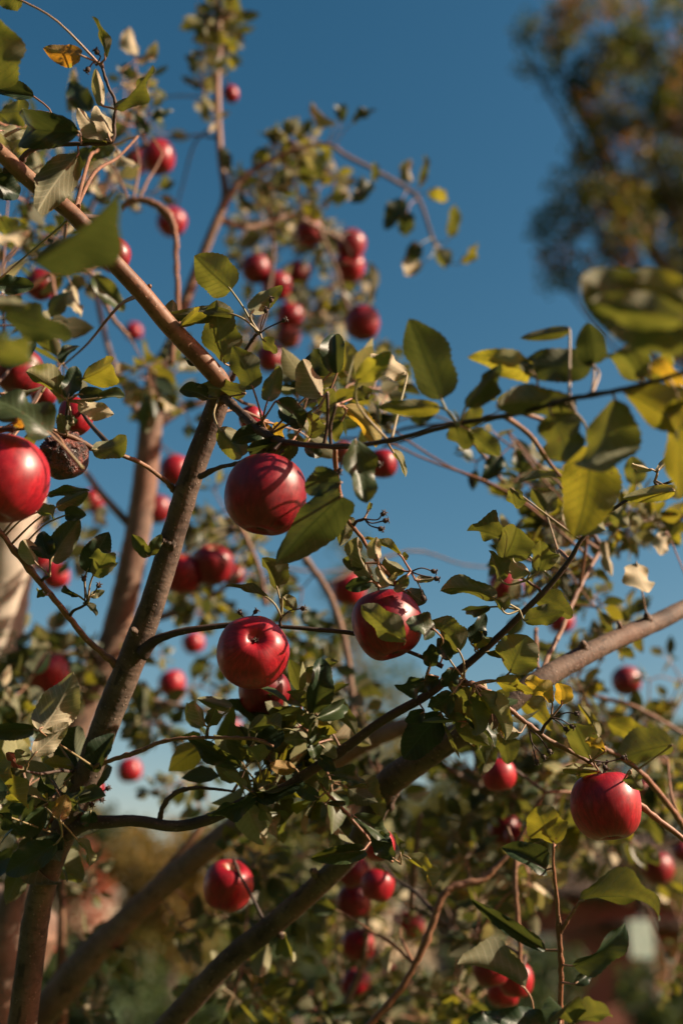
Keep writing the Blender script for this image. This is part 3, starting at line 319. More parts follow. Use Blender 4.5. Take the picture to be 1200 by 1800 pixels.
 [0,[0.0264,0.9099,1.8061],[-0.494,-0.515,0.701],[-0.527,0.818,0.23],0.0422,0.0144,5,[0.0328,0.9187,1.8025],1947],
 [0,[0.0248,0.9075,1.8038],[-0.955,-0.003,-0.296],[0.145,-0.877,-0.458],0.0223,0.0135,6,[0.0328,0.9187,1.8025],1136],
 [0,[0.0202,0.9065,1.8197],[-0.99,-0.104,0.099],[0.049,-0.893,-0.448],0.0195,0.0135,0,[0.0305,0.9012,1.8178],997],
 [0,[0.034,0.924,1.8037],[0.715,-0.373,0.591],[0.201,0.92,0.338],0.0194,0.0064,5,[0.0328,0.9187,1.8025],450],
 [0,[0.0505,0.9051,1.8253],[-0.79,0.004,0.613],[0.515,0.545,0.661],0.0342,0.0094,1,[0.0591,0.9177,1.8159],913],
 [0,[0.0302,0.8909,1.8182],[-0.215,0.042,0.976],[-0.288,0.952,-0.104],0.0163,0.0133,5,[0.0305,0.9012,1.8178],716],
 [0,[0.0546,0.9224,1.818],[-0.89,-0.318,0.327],[-0.309,0.948,0.081],0.0232,0.0148,0,[0.0591,0.9177,1.8159],1151],
 [0,[0.0535,0.9178,1.8262],[0.129,-0.573,0.81],[0.596,0.697,0.399],0.008,0.0064,0,[0.0591,0.9177,1.8159],151],
 [0,[0.0625,0.913,1.8067],[0.968,0.163,0.192],[-0.241,0.822,0.516],0.0174,0.0064,5,[0.0591,0.9177,1.8159],399],
 [0,[0.0573,0.9419,1.8075],[0.714,0.39,-0.582],[-0.436,0.898,0.066],0.0183,0.0173,0,[0.0545,0.9455,1.8071],970],
 [0,[0.0554,0.9128,1.8106],[-0.44,0.66,-0.609],[0.438,0.75,0.496],0.0151,0.0098,0,[0.0591,0.9177,1.8159],491],
 [0,[0.0306,0.9049,1.8171],[0.443,0.205,-0.873],[-0.258,0.961,0.095],0.0206,0.0099,5,[0.0305,0.9012,1.8178],724],
 [0,[0.021,0.8637,1.848],[0.223,-0.864,0.452],[0.265,0.5,0.824],0.0133,0.004,0,[0.0186,0.8641,1.8431],167],
 [0,[-0.0009,0.8819,1.8532],[0.08,0.817,-0.571],[0.273,0.533,0.801],0.0253,0.0184,0,[0.0023,0.8662,1.8475],1434],
 [0,[0.0,0.779,1.8275],[-0.514,0.797,-0.317],[0.577,0.595,0.56],0.0801,0.0348,6,[-0.0011,0.8496,1.859],10386],
 [0,[0.0,0.7752,1.8369],[-0.883,0.464,0.075],[-0.47,-0.867,-0.167],0.0345,0.0234,6,[-0.003,0.8387,1.8666],3423],
 [0,[0.0101,0.7587,1.8645],[0.072,0.219,-0.973],[0.528,-0.836,-0.149],0.0498,0.0259,0,[0.0107,0.7754,1.8711],5294],
 [0,[-0.1058,0.8815,1.9344],[0.641,0.188,-0.744],[0.046,0.958,0.282],0.0348,0.0233,0,[-0.1085,0.8982,1.9718],2935],
 [0,[-0.063,0.8712,1.9331],[-0.435,0.702,-0.564],[0.354,0.709,0.61],0.0307,0.0191,3,[-0.0661,0.8536,1.9269],1934],
 [0,[-0.0582,0.8712,1.9331],[0.505,0.135,-0.853],[0.624,0.625,0.468],0.0183,0.0177,2,[-0.0661,0.8536,1.9269],910],
 [0,[-0.0535,0.8283,1.9325],[0.761,0.401,-0.511],[0.395,-0.91,-0.126],0.0324,0.0177,0,[-0.0661,0.8536,1.9269],2069],
 [0,[0.0018,0.821,1.924],[0.734,0.328,-0.595],[0.273,0.66,0.7],0.0412,0.0147,2,[-0.0044,0.7826,1.9051],2190],
 [0,[0.0396,0.8159,1.883],[0.502,0.635,-0.588],[0.163,0.598,0.785],0.0238,0.0069,1,[0.0344,0.7657,1.8671],602],
 [0,[-0.0475,0.8577,1.9131],[-0.89,0.262,-0.374],[0.067,-0.736,-0.673],0.034,0.0218,6,[-0.0495,0.8441,1.9042],2683],
 [0,[-0.0376,0.8495,1.9066],[-0.874,0.189,-0.447],[0.226,-0.657,-0.719],0.0256,0.0196,0,[-0.0374,0.8326,1.8967],1750],
 [0,[-0.0333,0.8541,1.9219],[-0.685,-0.489,0.541],[0.392,-0.872,-0.293],0.0221,0.0195,6,[-0.0404,0.8354,1.8983],1527],
 [0,[-0.0261,0.8577,1.9131],[0.282,-0.737,0.615],[0.462,0.666,0.586],0.0268,0.0186,0,[-0.0285,0.8244,1.8921],1613],
 [0,[-0.019,0.8488,1.9352],[0.647,-0.616,0.449],[0.508,0.788,0.348],0.0233,0.0164,0,[-0.011,0.7845,1.917],1273],
 [0,[-0.063,0.8739,1.9263],[-0.878,-0.346,-0.329],[0.394,-0.915,-0.089],0.0293,0.016,6,[-0.0661,0.8536,1.9269],1530],
 [0,[-0.0279,0.8414,1.9001],[0.691,0.06,-0.721],[-0.165,-0.957,-0.237],0.0143,0.0121,6,[-0.0285,0.8244,1.8921],679],
 [0,[0.0,0.8344,1.9174],[-0.58,0.654,-0.486],[-0.051,-0.625,-0.779],0.0213,0.0136,0,[-0.0044,0.7826,1.9051],1015],
 [0,[0.0095,0.8452,1.944],[0.869,-0.481,0.118],[0.247,0.628,0.738],0.0174,0.0131,0,[-0.0044,0.7826,1.9051],759],
 [0,[-0.2166,0.8394,1.9585],[0.783,-0.622,0.014],[0.529,0.679,0.509],0.045,0.0257,1,[-0.2235,0.8293,1.9329],3669],
 [0,[-0.2213,0.8203,1.9309],[0.154,0.103,0.983],[0.062,-0.994,0.095],0.0286,0.0159,6,[-0.2235,0.8293,1.9329],1657],
 [0,[-0.2264,0.8257,1.9337],[-0.644,-0.592,0.485],[0.017,0.622,0.783],0.0366,0.0204,1,[-0.2235,0.8293,1.9329],2634],
 [0,[-0.2142,0.8237,1.9363],[0.986,0.154,0.062],[0.166,-0.928,-0.334],0.0224,0.013,6,[-0.2235,0.8293,1.9329],1170],
 [0,[-0.197,0.8192,1.9303],[0.881,0.318,0.35],[0.345,-0.939,-0.015],0.0238,0.0087,0,[-0.2235,0.8293,1.9329],751],
 [0,[-0.2134,0.8232,1.9282],[0.891,0.412,-0.19],[-0.422,0.907,-0.015],0.0297,0.017,5,[-0.2235,0.8293,1.9329],1728],
 [0,[-0.2117,0.7484,1.8633],[-0.738,-0.462,0.492],[0.543,-0.839,0.025],0.0489,0.0373,0,[-0.2405,0.8458,1.9147],7116],
 [0,[-0.2241,0.8382,1.9079],[-0.398,-0.456,0.796],[-0.494,0.838,0.232],0.0174,0.0115,0,[-0.2285,0.8554,1.9141],699],
 [0,[-0.2185,0.8358,1.9139],[-0.427,-0.404,0.809],[0.508,-0.847,-0.155],0.0104,0.0101,0,[-0.2235,0.8293,1.9329],357],
 [0,[-0.2102,0.8705,1.9081],[0.915,0.239,0.324],[-0.281,0.956,0.087],0.0289,0.0201,0,[-0.2205,0.8884,1.9171],2028],
 [0,[-0.2706,0.9663,2.0447],[0.562,-0.06,0.825],[-0.218,-0.973,0.078],0.0259,0.0132,6,[-0.2358,0.8497,1.9145],860],
 [0,[-0.27,0.7994,1.9239],[0.857,0.38,0.347],[-0.374,0.923,-0.088],0.0345,0.0072,0,[-0.2565,0.8151,1.9282],887],
 [0,[-0.27,0.7906,1.9456],[0.809,-0.213,0.548],[0.112,-0.859,-0.499],0.0324,0.0198,6,[-0.2818,0.8211,1.9023],2720],
 [0,[-0.2422,0.7626,1.8815],[-0.583,-0.07,0.81],[-0.259,-0.928,-0.267],0.0232,0.0186,0,[-0.2653,0.8308,1.9088],2000],
 [0,[-0.2376,0.7928,1.8868],[-0.535,0.806,-0.252],[0.372,0.493,0.786],0.0261,0.0105,0,[-0.2527,0.8375,1.9132],933],
 [0,[-0.2494,0.7724,1.884],[0.853,-0.505,0.131],[0.444,0.834,0.327],0.0294,0.0141,3,[-0.2678,0.8295,1.9079],1756],
 [0,[-0.2171,0.7606,2.1267],[-0.436,0.042,-0.899],[-0.359,0.908,0.217],0.0663,0.0305,0,[-0.2178,0.7591,2.135],7367],
 [0,[-0.1754,0.5401,1.8718],[0.818,-0.572,0.064],[0.546,0.806,0.229],0.0805,0.0301,6,[-0.1957,0.5391,1.859],17186],
 [0,[-0.225,0.6563,1.9045],[0.932,-0.174,-0.318],[0.357,0.585,0.728],0.0562,0.0271,6,[-0.244,0.6288,1.8903],7497],
 [0,[-0.2063,0.5763,1.8354],[0.83,-0.429,-0.356],[0.555,0.572,0.604],0.0577,0.0239,0,[-0.2079,0.5625,1.8696],8390],
 [0,[-0.3087,1.1079,2.2281],[0.321,-0.14,-0.937],[-0.263,0.937,-0.23],0.0515,0.0236,5,[-0.1983,0.8171,2.0653],1967],
 [0,[-0.2828,1.1043,2.2371],[0.685,0.264,-0.679],[0.092,-0.956,-0.28],0.0483,0.0241,0,[-0.1945,0.82,2.0618],2381],
 [0,[-0.3375,1.0096,2.338],[0.204,0.44,-0.874],[-0.424,0.845,0.326],0.0292,0.0223,0,[-0.2545,0.7636,2.1334],1318],
 [0,[-0.2945,0.7758,2.1157],[0.837,0.507,-0.209],[0.353,-0.79,-0.501],0.0289,0.0226,6,[-0.2802,0.7741,2.1201],2323],
 [0,[-0.1987,0.6018,1.9326],[-0.785,-0.418,-0.457],[-0.475,0.88,0.01],0.0258,0.0118,5,[-0.2376,0.6197,1.8882],1679],
 [0,[-0.2046,0.5658,1.8614],[0.842,0.534,0.079],[-0.537,0.812,0.227],0.022,0.0109,0,[-0.2079,0.5625,1.8696],1608],
 [0,[-0.306,0.8523,2.06],[0.918,0.367,0.148],[0.393,-0.894,-0.214],0.0346,0.0174,6,[-0.2279,0.8045,2.0981],1920],
 [0,[-0.24,0.6638,1.9925],[0.389,0.748,-0.538],[0.136,0.531,0.836],0.0218,0.0187,0,[-0.2802,0.7741,2.1201],1789],
 [0,[-0.2597,0.6775,2.1188],[0.067,-0.712,0.699],[0.378,0.666,0.643],0.0548,0.0407,0,[-0.3082,0.745,2.1449],9044],
 [0,[-0.207,0.7219,2.1159],[-0.976,0.074,0.203],[-0.191,-0.733,-0.653],0.0596,0.0312,6,[-0.2148,0.7588,2.1349],7418],
 [0,[-0.208,0.7056,2.1784],[-0.859,0.285,0.424],[0.454,0.808,0.376],0.0353,0.018,3,[-0.1938,0.716,2.1795],2391],
 [0,[-0.1895,0.7105,2.1796],[-0.08,-0.567,0.82],[0.436,0.72,0.54],0.0304,0.0105,0,[-0.1938,0.716,2.1795],1163],
 [0,[-0.1835,0.7325,2.1485],[0.741,-0.595,0.31],[0.4,0.763,0.508],0.0508,0.017,0,[-0.1824,0.7337,2.1489],3178],
 [0,[-0.1911,0.7492,2.134],[-0.785,-0.217,0.58],[-0.344,0.932,-0.117],0.0327,0.0196,5,[-0.1877,0.7462,2.1274],2119],
 [0,[-0.1899,0.7481,2.133],[-0.298,-0.2,0.933],[-0.436,0.898,0.053],0.0331,0.0174,5,[-0.1877,0.7462,2.1274],1983],
 [0,[-0.1925,0.7501,2.1318],[-0.911,0.272,0.311],[0.413,0.572,0.709],0.0212,0.0129,0,[-0.1877,0.7462,2.1274],876],
 [0,[-0.1925,0.7275,2.147],[-0.209,-0.433,0.877],[-0.381,0.862,0.335],0.0279,0.0096,5,[-0.1824,0.7337,2.1489],1031],
 [0,[-0.286,1.0339,2.4113],[-0.568,-0.135,0.812],[-0.174,-0.944,-0.279],0.0497,0.0268,6,[-0.1863,0.7451,2.1538],2699],
 [0,[-0.252,0.6831,2.2118],[-0.904,0.225,0.364],[0.424,0.586,0.69],0.0264,0.0171,0,[-0.1954,0.7264,2.1857],1558],
 [0,[-0.27,0.7905,2.213],[-0.956,-0.278,0.094],[0.231,-0.91,-0.343],0.0333,0.0162,6,[-0.2483,0.7626,2.1341],1836],
 [0,[-0.3025,0.8746,2.2716],[-0.874,0.41,0.26],[0.484,0.69,0.539],0.0333,0.0273,0,[-0.2545,0.7636,2.1334],2211],
 [0,[-0.3,0.8017,2.1852],[0.777,0.508,0.373],[-0.579,0.809,0.102],0.0341,0.013,0,[-0.2901,0.7556,2.1329],1224],
 [0,[-0.342,0.9676,2.3083],[0.617,-0.739,0.271],[0.582,0.66,0.475],0.0361,0.02,0,[-0.2627,0.7668,2.1291],1383],
 [0,[-0.24,0.9676,2.3083],[-0.837,0.045,-0.546],[0.217,-0.888,-0.406],0.0304,0.0197,0,[-0.1901,0.7559,2.1355],1415],
 [0,[-0.2568,1.05,2.3715],[0.618,0.353,-0.702],[-0.517,0.856,-0.026],0.0334,0.0215,5,[-0.1901,0.7559,2.1355],1162],
 [1,[-0.3102,1.3202,2.7705],[-0.244,-0.0,0.97],[-0.42,0.901,-0.105],0.0481,0.0279,5,[-0.3276,1.5329,2.7819],1293],
 [1,[-0.306,1.3234,2.7626],[0.688,0.211,0.695],[-0.273,0.962,-0.021],0.0367,0.0203,5,[-0.3276,1.5329,2.7819],797],
 [1,[-0.3264,1.3374,2.7279],[0.706,0.181,0.685],[-0.394,0.904,0.167],0.0587,0.0222,5,[-0.3276,1.5329,2.7819],1417],
 [1,[-0.3187,1.3342,2.7358],[-0.393,-0.205,0.896],[0.15,-0.976,-0.158],0.0298,0.0226,6,[-0.3276,1.5329,2.7819],785],
 [1,[-0.3145,1.3489,2.6995],[0.771,0.075,0.633],[-0.415,0.813,0.409],0.0339,0.0212,5,[-0.3276,1.5329,2.7819],788],
 [1,[-0.2656,1.2773,2.6097],[0.837,-0.286,0.467],[-0.159,-0.943,-0.292],0.0314,0.0157,6,[-0.2685,1.2371,2.4421],664],
 [1,[-0.2704,1.2842,2.5926],[-0.668,-0.323,0.67],[0.108,-0.934,-0.342],0.0343,0.0174,6,[-0.2685,1.2371,2.4421],807],
 [1,[-0.376,1.2722,2.6223],[-0.11,0.073,0.991],[-0.208,0.974,-0.095],0.0618,0.0197,5,[-0.2781,1.2378,2.4405],1441],
 [1,[0.122,1.6371,2.787],[-0.321,-0.49,0.81],[-0.592,0.772,0.232],0.0363,0.0266,5,[0.1163,1.666,2.7951],677],
 [1,[0.135,1.6408,2.7777],[0.182,-0.861,0.475],[0.445,0.503,0.741],0.0639,0.0159,0,[0.1218,1.6677,2.7924],662],
 [1,[0.152,1.6438,2.7703],[0.865,-0.195,-0.463],[0.441,0.736,0.514],0.0417,0.0254,1,[0.1343,1.6766,2.7808],809],
 [1,[0.19,1.6734,2.697],[0.178,-0.792,0.584],[0.557,0.57,0.603],0.0594,0.027,0,[0.1674,1.7142,2.7165],1057],
 [1,[0.21,1.6903,2.6553],[0.558,-0.756,0.343],[0.532,0.643,0.55],0.0494,0.0221,1,[0.1754,1.7208,2.7089],764],
 [1,[0.165,1.682,2.6757],[0.565,0.148,-0.811],[0.501,0.72,0.48],0.0394,0.0327,0,[0.1754,1.7208,2.7089],952],
 [1,[0.138,1.6783,2.685],[-0.718,0.188,-0.67],[0.025,-0.955,-0.294],0.0398,0.0303,6,[0.1635,1.711,2.7202],1050],
 [1,[0.142,1.6903,2.6553],[-0.804,-0.242,-0.544],[-0.463,0.828,0.316],0.0462,0.033,5,[0.1714,1.7175,2.7127],1181],
 [1,[0.052,1.6378,2.7851],[-0.639,-0.122,-0.759],[0.045,-0.992,0.122],0.0547,0.0318,6,[0.0607,1.6491,2.8211],1327],
 [1,[0.107,1.6483,2.7592],[-0.476,0.125,-0.87],[-0.003,-0.99,-0.141],0.0645,0.037,6,[0.1163,1.666,2.7951],2024],
 [1,[0.116,1.6566,2.7388],[-0.078,0.291,-0.954],[-0.058,-0.956,-0.287],0.0406,0.0325,6,[0.1343,1.6766,2.7808],1144],
 [1,[0.02,1.5978,2.8843],[0.88,-0.367,0.301],[-0.247,-0.895,-0.37],0.0458,0.0217,6,[-0.0134,1.6255,2.8504],841],
 [1,[-0.01,1.5978,2.8843],[-0.859,-0.46,0.226],[-0.441,0.888,0.131],0.0555,0.0256,5,[-0.0251,1.6211,2.8555],1083],
 [1,[0.0,1.5978,2.8843],[0.0,-0.459,0.888],[0.037,-0.888,-0.459],0.0351,0.0216,6,[-0.0251,1.6211,2.8555],660],
 [1,[0.0504,1.7748,2.7131],[0.055,0.791,-0.61],[0.386,0.547,0.743],0.0814,0.02,0,[-0.0133,1.8015,2.7286],1010],
 [1,[0.055,1.6371,2.787],[0.094,-0.66,0.745],[0.349,0.723,0.596],0.0339,0.016,0,[0.0663,1.6508,2.8185],422],
 [0,[0.028,1.2535,2.1348],[0.969,0.236,-0.079],[0.176,-0.875,-0.452],0.046,0.0151,6,[-0.0054,0.8156,1.8839],1217],
 [0,[0.084,1.2548,2.1315],[0.981,-0.183,0.058],[-0.077,-0.652,-0.754],0.0302,0.0169,6,[0.3067,1.2624,1.9624],806],
 [0,[0.2135,1.2692,2.0958],[0.348,0.478,-0.807],[0.349,-0.865,-0.362],0.032,0.0192,6,[0.3067,1.2624,1.9624],1025],
 [0,[0.196,1.2718,2.0894],[-0.626,-0.022,-0.78],[0.015,-1.0,0.016],0.0415,0.0234,6,[0.3067,1.2624,1.9624],1595],
 [0,[-0.0845,1.3904,1.529],[-0.297,0.013,-0.955],[-0.258,0.962,0.094],0.0348,0.0242,0,[-0.0895,1.2883,1.5336],1613],
 [0,[-0.06,1.2789,1.5379],[0.199,0.679,-0.707],[-0.235,-0.668,-0.707],0.0384,0.0191,0,[-0.0645,1.2743,1.536],1576],
 [0,[0.063,1.4987,1.5279],[-0.322,0.253,-0.912],[-0.382,0.847,0.37],0.0276,0.0163,5,[0.0839,1.3564,1.5139],740],
 [0,[-0.0065,1.3758,1.5651],[-0.949,0.145,0.278],[-0.195,-0.968,-0.159],0.0508,0.0214,0,[-0.032,1.2453,1.5772],2148],
 [0,[-0.13,1.4001,1.5049],[0.65,-0.24,0.721],[-0.114,-0.969,-0.22],0.0318,0.0186,0,[-0.1246,1.314,1.5077],1199],
 [0,[0.3375,1.3882,1.6678],[-0.582,0.516,-0.628],[0.527,0.828,0.193],0.0369,0.0337,1,[0.2316,1.3253,1.6881],2000],
 [0,[0.319,1.1044,1.703],[-0.825,0.555,-0.109],[0.402,0.711,0.578],0.0566,0.0359,0,[0.2926,1.1415,1.6852],5126],
 [0,[0.3445,1.3027,1.7459],[-0.796,0.165,0.582],[0.547,0.607,0.576],0.0433,0.0335,1,[0.2316,1.3253,1.6881],2332],
]
LEAF_SPURS = [
 [0,[0.1335,1.0093,1.7152],5,0.0337,0],
 [0,[0.1354,1.0183,1.7174],5,0.0347,0],
 [0,[0.0884,1.0086,1.7167],5,0.0423,0],
 [0,[0.1175,1.0164,1.7135],5,0.0326,1],
 [0,[0.114,1.0079,1.7062],5,0.0366,0],
 [1,[-0.0574,1.8859,3.0034],6,0.0331,6],
 [1,[-0.0657,1.8706,3.0072],6,0.0328,0],
 [1,[-0.1585,1.8875,2.902],6,0.0304,6],
 [1,[-0.013,1.8812,2.9637],6,0.0401,5],
 [1,[-0.1326,2.099,3.0753],6,0.0414,0],
 [1,[-0.0357,1.8081,2.9513],6,0.0374,1],
 [1,[-0.1193,1.9851,3.1033],6,0.0396,0],
 [1,[-0.2093,2.0137,3.0508],6,0.0324,6],
 [1,[-0.1674,2.1064,3.2269],6,0.0301,0],
 [1,[-0.0865,1.7943,2.9655],6,0.036,5],
 [1,[-0.1459,2.0175,3.062],6,0.0308,0],
 [1,[-0.1536,2.1159,3.1911],6,0.0382,5],
 [1,[-0.0224,1.9806,3.0756],6,0.0342,5],
 [1,[-0.0537,1.9408,2.9864],6,0.0348,0],
 [1,[-0.1256,1.8249,2.9774],6,0.0308,1],
 [1,[-0.1078,2.1454,3.0372],6,0.0328,1],
 [1,[-0.2298,2.2444,3.0423],6,0.0407,6],
 [1,[-0.134,2.1903,3.1241],6,0.0349,0],
 [1,[-0.1893,2.4368,3.1748],6,0.0354,0],
 [1,[-0.1104,2.2853,3.1663],6,0.0416,0],
 [1,[-0.1274,2.212,3.1306],6,0.0446,5],
 [1,[-0.2235,2.2102,3.13],6,0.0399,5],
 [1,[-0.2121,2.3955,3.281],6,0.0442,0],
 [1,[-0.2594,2.3508,3.164],6,0.0331,6],
 [1,[-0.2392,2.2835,3.1091],6,0.0415,6],
 [1,[-0.1457,2.1655,3.0801],6,0.0381,6],
 [1,[-0.1711,2.0975,3.007],6,0.0414,5],
 [1,[0.0005,2.2769,2.9655],6,0.0335,6],
 [1,[-0.0647,2.2335,3.1174],6,0.0398,0],
 [1,[0.0149,2.345,3.1388],6,0.0337,1],
 [1,[0.0104,2.3951,3.083],6,0.0329,0],
 [1,[-0.0032,2.4225,3.226],6,0.0396,0],
 [1,[-0.0229,2.2086,2.9432],6,0.0444,1],
 [1,[-0.0132,2.391,3.2131],6,0.0365,5],
 [1,[-0.1123,2.4045,3.2221],6,0.0422,5],
 [1,[-0.0773,2.335,2.987],6,0.0408,0],
 [1,[-0.399,1.3471,2.4655],5,0.0315,0],
 [1,[-0.3481,1.3012,2.4251],5,0.0392,0],
 [1,[-0.4018,1.3374,2.4424],5,0.0421,6],
 [1,[-0.3541,1.3232,2.4066],5,0.0334,1],
 [1,[-0.3709,1.2661,2.4087],5,0.0359,6],
 [1,[-0.4132,1.3102,2.4411],5,0.0372,6],
 [1,[-0.4918,1.3383,2.5884],5,0.0317,0],
 [1,[-0.4464,1.3456,2.5333],5,0.0348,0],
 [1,[-0.4351,1.2906,2.5248],5,0.0363,1],
 [0,[-0.4135,1.1643,2.3908],5,0.0365,1],
 [1,[-0.4949,1.3508,2.6241],5,0.031,6],
 [0,[-0.4003,1.1898,2.4063],5,0.0322,6],
 [1,[-0.416,1.2473,2.4827],5,0.0375,6],
 [0,[-0.4096,1.1462,2.4391],5,0.0411,1],
 [1,[-0.4435,1.939,3.192],5,0.0359,0],
 [1,[-0.492,1.9699,3.167],5,0.0454,0],
 [1,[-0.4138,2.1292,3.3093],5,0.0425,0],
 [1,[-0.4522,1.9161,3.1872],5,0.0332,0],
 [1,[0.53,2.1794,1.786],6,0.0411,0],
 [1,[0.6053,2.1321,1.7874],6,0.0346,1],
 [1,[0.4289,1.8289,1.815],6,0.0406,0],
 [1,[0.4288,1.925,1.7593],6,0.0337,0],
 [1,[0.5232,2.2019,1.8483],6,0.0302,1],
 [1,[0.5976,2.088,1.7798],6,0.0358,1],
 [1,[0.5295,1.978,1.8501],6,0.0353,0],
 [1,[0.5142,1.8179,1.8068],6,0.0322,0],
 [1,[0.4399,2.0303,1.8047],6,0.0399,1],
 [1,[0.6491,2.2247,1.8207],6,0.0363,5],
 [1,[0.4525,1.9529,1.7008],6,0.0387,5],
 [1,[0.492,2.283,1.7128],6,0.0369,0],
 [1,[0.4147,2.0328,1.7022],6,0.0347,0],
 [1,[0.3761,2.0312,1.6748],6,0.0335,5],
 [1,[0.4608,2.029,1.6881],6,0.041,0],
 [1,[0.4257,2.1302,1.6791],6,0.03,1],
 [1,[0.3941,2.208,1.7403],6,0.0382,6],
 [1,[0.3591,2.1904,1.7094],6,0.0371,0],
 [1,[0.3847,2.1664,1.6867],6,0.0362,6],
 [1,[0.3893,2.2302,1.686],6,0.0316,0],
 [1,[0.3964,1.9641,1.696],6,0.042,6],
 [1,[0.3601,2.2756,1.7233],6,0.0399,6],
 [1,[0.399,2.1248,1.7272],6,0.031,0],
 [1,[-0.3349,2.086,2.1378],6,0.0363,0],
 [1,[-0.2404,2.0793,2.1198],6,0.0427,0],
 [0,[-0.0678,1.1117,1.6918],5,0.0501,6],
 [0,[-0.083,1.0965,1.6598],5,0.0387,1],
 [0,[-0.0708,1.1234,1.6728],5,0.0436,1],
 [0,[-0.0511,1.1334,1.6824],5,0.0384,6],
 [0,[-0.0492,1.1274,1.6962],5,0.041,0],
 [0,[-0.0886,1.057,1.6732],5,0.0367,1],
 [0,[-0.0594,1.1038,1.6683],5,0.0372,0],
 [0,[-0.0694,1.1142,1.6897],5,0.0416,0],
 [0,[-0.0983,1.1146,1.6713],5,0.0482,0],
 [0,[-0.0848,1.1225,1.6727],5,0.0482,1],
 [0,[-0.1317,1.1163,1.7051],5,0.0384,1],
 [0,[-0.0232,1.0395,1.7197],5,0.0346,0],
 [0,[-0.0375,1.0744,1.7148],5,0.0424,0],
 [0,[-0.0235,1.0909,1.7024],5,0.0445,0],
 [0,[-0.0316,1.0375,1.7209],5,0.0445,0],
 [0,[-0.0287,1.0476,1.7208],5,0.0345,1],
 [0,[-0.0185,1.1373,1.6598],5,0.0425,0],
 [0,[-0.0224,1.1356,1.6571],5,0.0327,0],
 [0,[-0.0241,1.1239,1.6545],5,0.0445,0],
 [0,[-0.0102,1.099,1.6673],5,0.0418,0],
 [0,[-0.015,1.1422,1.6518],5,0.0373,0],
 [0,[-0.0216,1.1368,1.6597],5,0.033,1],
 [0,[-0.3098,1.1983,1.6568],5,0.0361,6],
 [0,[-0.2634,1.0905,1.6492],5,0.0402,0],
 [0,[-0.2901,1.0981,1.6341],5,0.0433,6],
 [0,[-0.3022,1.1752,1.6552],5,0.0463,6],
 [0,[-0.3415,1.1755,1.6539],5,0.0382,0],
 [0,[-0.2662,1.0943,1.6589],5,0.0357,0],
 [0,[-0.2771,1.1207,1.6521],5,0.0402,1],
 [1,[-0.2318,1.6772,3.1871],6,0.0324,1],
 [1,[-0.2116,1.6775,3.1882],6,0.0318,0],
 [1,[-0.2236,1.6875,3.1934],6,0.0343,0],
 [1,[-0.226,1.5723,3.1218],6,0.0342,0],
 [1,[-0.1976,1.6247,3.1222],6,0.0267,0],
 [1,[-0.2528,1.5937,3.2169],6,0.0299,1],
 [1,[-0.2458,1.6045,3.0761],6,0.0272,0],
 [1,[-0.2139,1.6087,3.2425],6,0.0349,5],
 [1,[-0.2232,1.7001,3.1302],6,0.0273,0],
 [1,[-0.2119,1.5979,3.0495],6,0.0303,1],
 [1,[-0.2573,1.6483,3.0876],6,0.0273,6],
 [1,[-0.2407,1.6528,3.2686],6,0.028,0],
 [1,[-0.2183,1.6051,3.1542],6,0.0358,6],
 [1,[-0.2045,1.6049,3.1172],6,0.0273,1],
 [1,[-0.2524,1.6866,3.1894],6,0.0363,1],
 [1,[-0.2106,1.6849,3.1932],6,0.0295,5],
 [1,[-0.2217,1.6769,3.1808],6,0.0361,6],
 [1,[-0.2118,1.5848,3.1572],6,0.0285,0],
 [1,[-0.2545,1.6423,3.2642],6,0.0382,0],
 [1,[-0.2542,1.6849,3.1253],6,0.0346,5],
 [1,[-0.2438,1.6003,3.2332],6,0.0359,0],
 [1,[-0.2144,1.6957,3.1686],6,0.0302,0],
 [1,[-0.2117,1.5879,3.1249],6,0.0296,0],
 [1,[-0.201,1.5739,3.1119],6,0.036,0],
 [1,[-0.2592,1.6754,3.1849],6,0.037,1],
 [1,[-0.2399,1.5902,3.1172],6,0.0291,0],
 [1,[-0.264,1.7081,3.0601],6,0.0285,1],
 [1,[-0.2116,1.614,3.0595],6,0.0368,1],
 [1,[-0.2703,1.7142,3.0782],6,0.032,0],
 [1,[-0.2552,1.6279,3.0367],6,0.0277,1],
 [1,[-0.2287,1.6253,3.0136],6,0.0382,0],
 [1,[-0.2273,1.6939,3.1479],6,0.0296,1],
 [1,[-0.2634,1.7321,3.0616],6,0.0345,6],
 [1,[-0.2261,1.651,2.9361],4,0.0207,5],
 [1,[-0.2316,1.6592,2.9562],4,0.0179,0],
 [1,[-0.0522,1.6758,2.9136],5,0.0275,1],
 [1,[-0.1166,1.6231,2.8474],5,0.0375,0],
 [1,[-0.0683,1.6429,2.8634],5,0.0362,5],
 [1,[-0.1204,1.6403,2.8678],5,0.0352,0],
 [1,[-0.0591,1.6294,2.8447],5,0.0368,6],
 [1,[-0.0883,1.6128,2.8538],5,0.0333,6],
 [1,[-0.0989,1.6485,2.8898],5,0.0303,5],
 [1,[-0.0647,1.6484,2.8864],5,0.03,6],
 [1,[-0.0878,1.6304,2.8674],5,0.0294,5],
 [1,[-0.1013,1.6301,2.8197],5,0.0351,6],
 [1,[-0.1181,1.6554,2.8596],5,0.0326,1],
 [1,[-0.1189,1.6721,2.7994],5,0.0352,5],
 [1,[-0.1806,1.6657,2.79],5,0.0319,0],
 [1,[-0.1299,1.6447,2.8105],5,0.0307,1],
 [1,[-0.1291,1.6776,2.7804],5,0.0314,0],
 [1,[-0.1426,1.6426,2.8083],5,0.0391,5],
 [1,[-0.1523,1.6824,2.8253],5,0.0379,5],
 [1,[-0.2055,1.7631,2.8824],5,0.0313,6],
 [1,[-0.1924,1.8047,2.8985],5,0.0301,6],
 [1,[-0.1476,1.7104,2.7957],5,0.0417,1],
 [1,[-0.1976,1.6766,2.8199],5,0.0403,6],
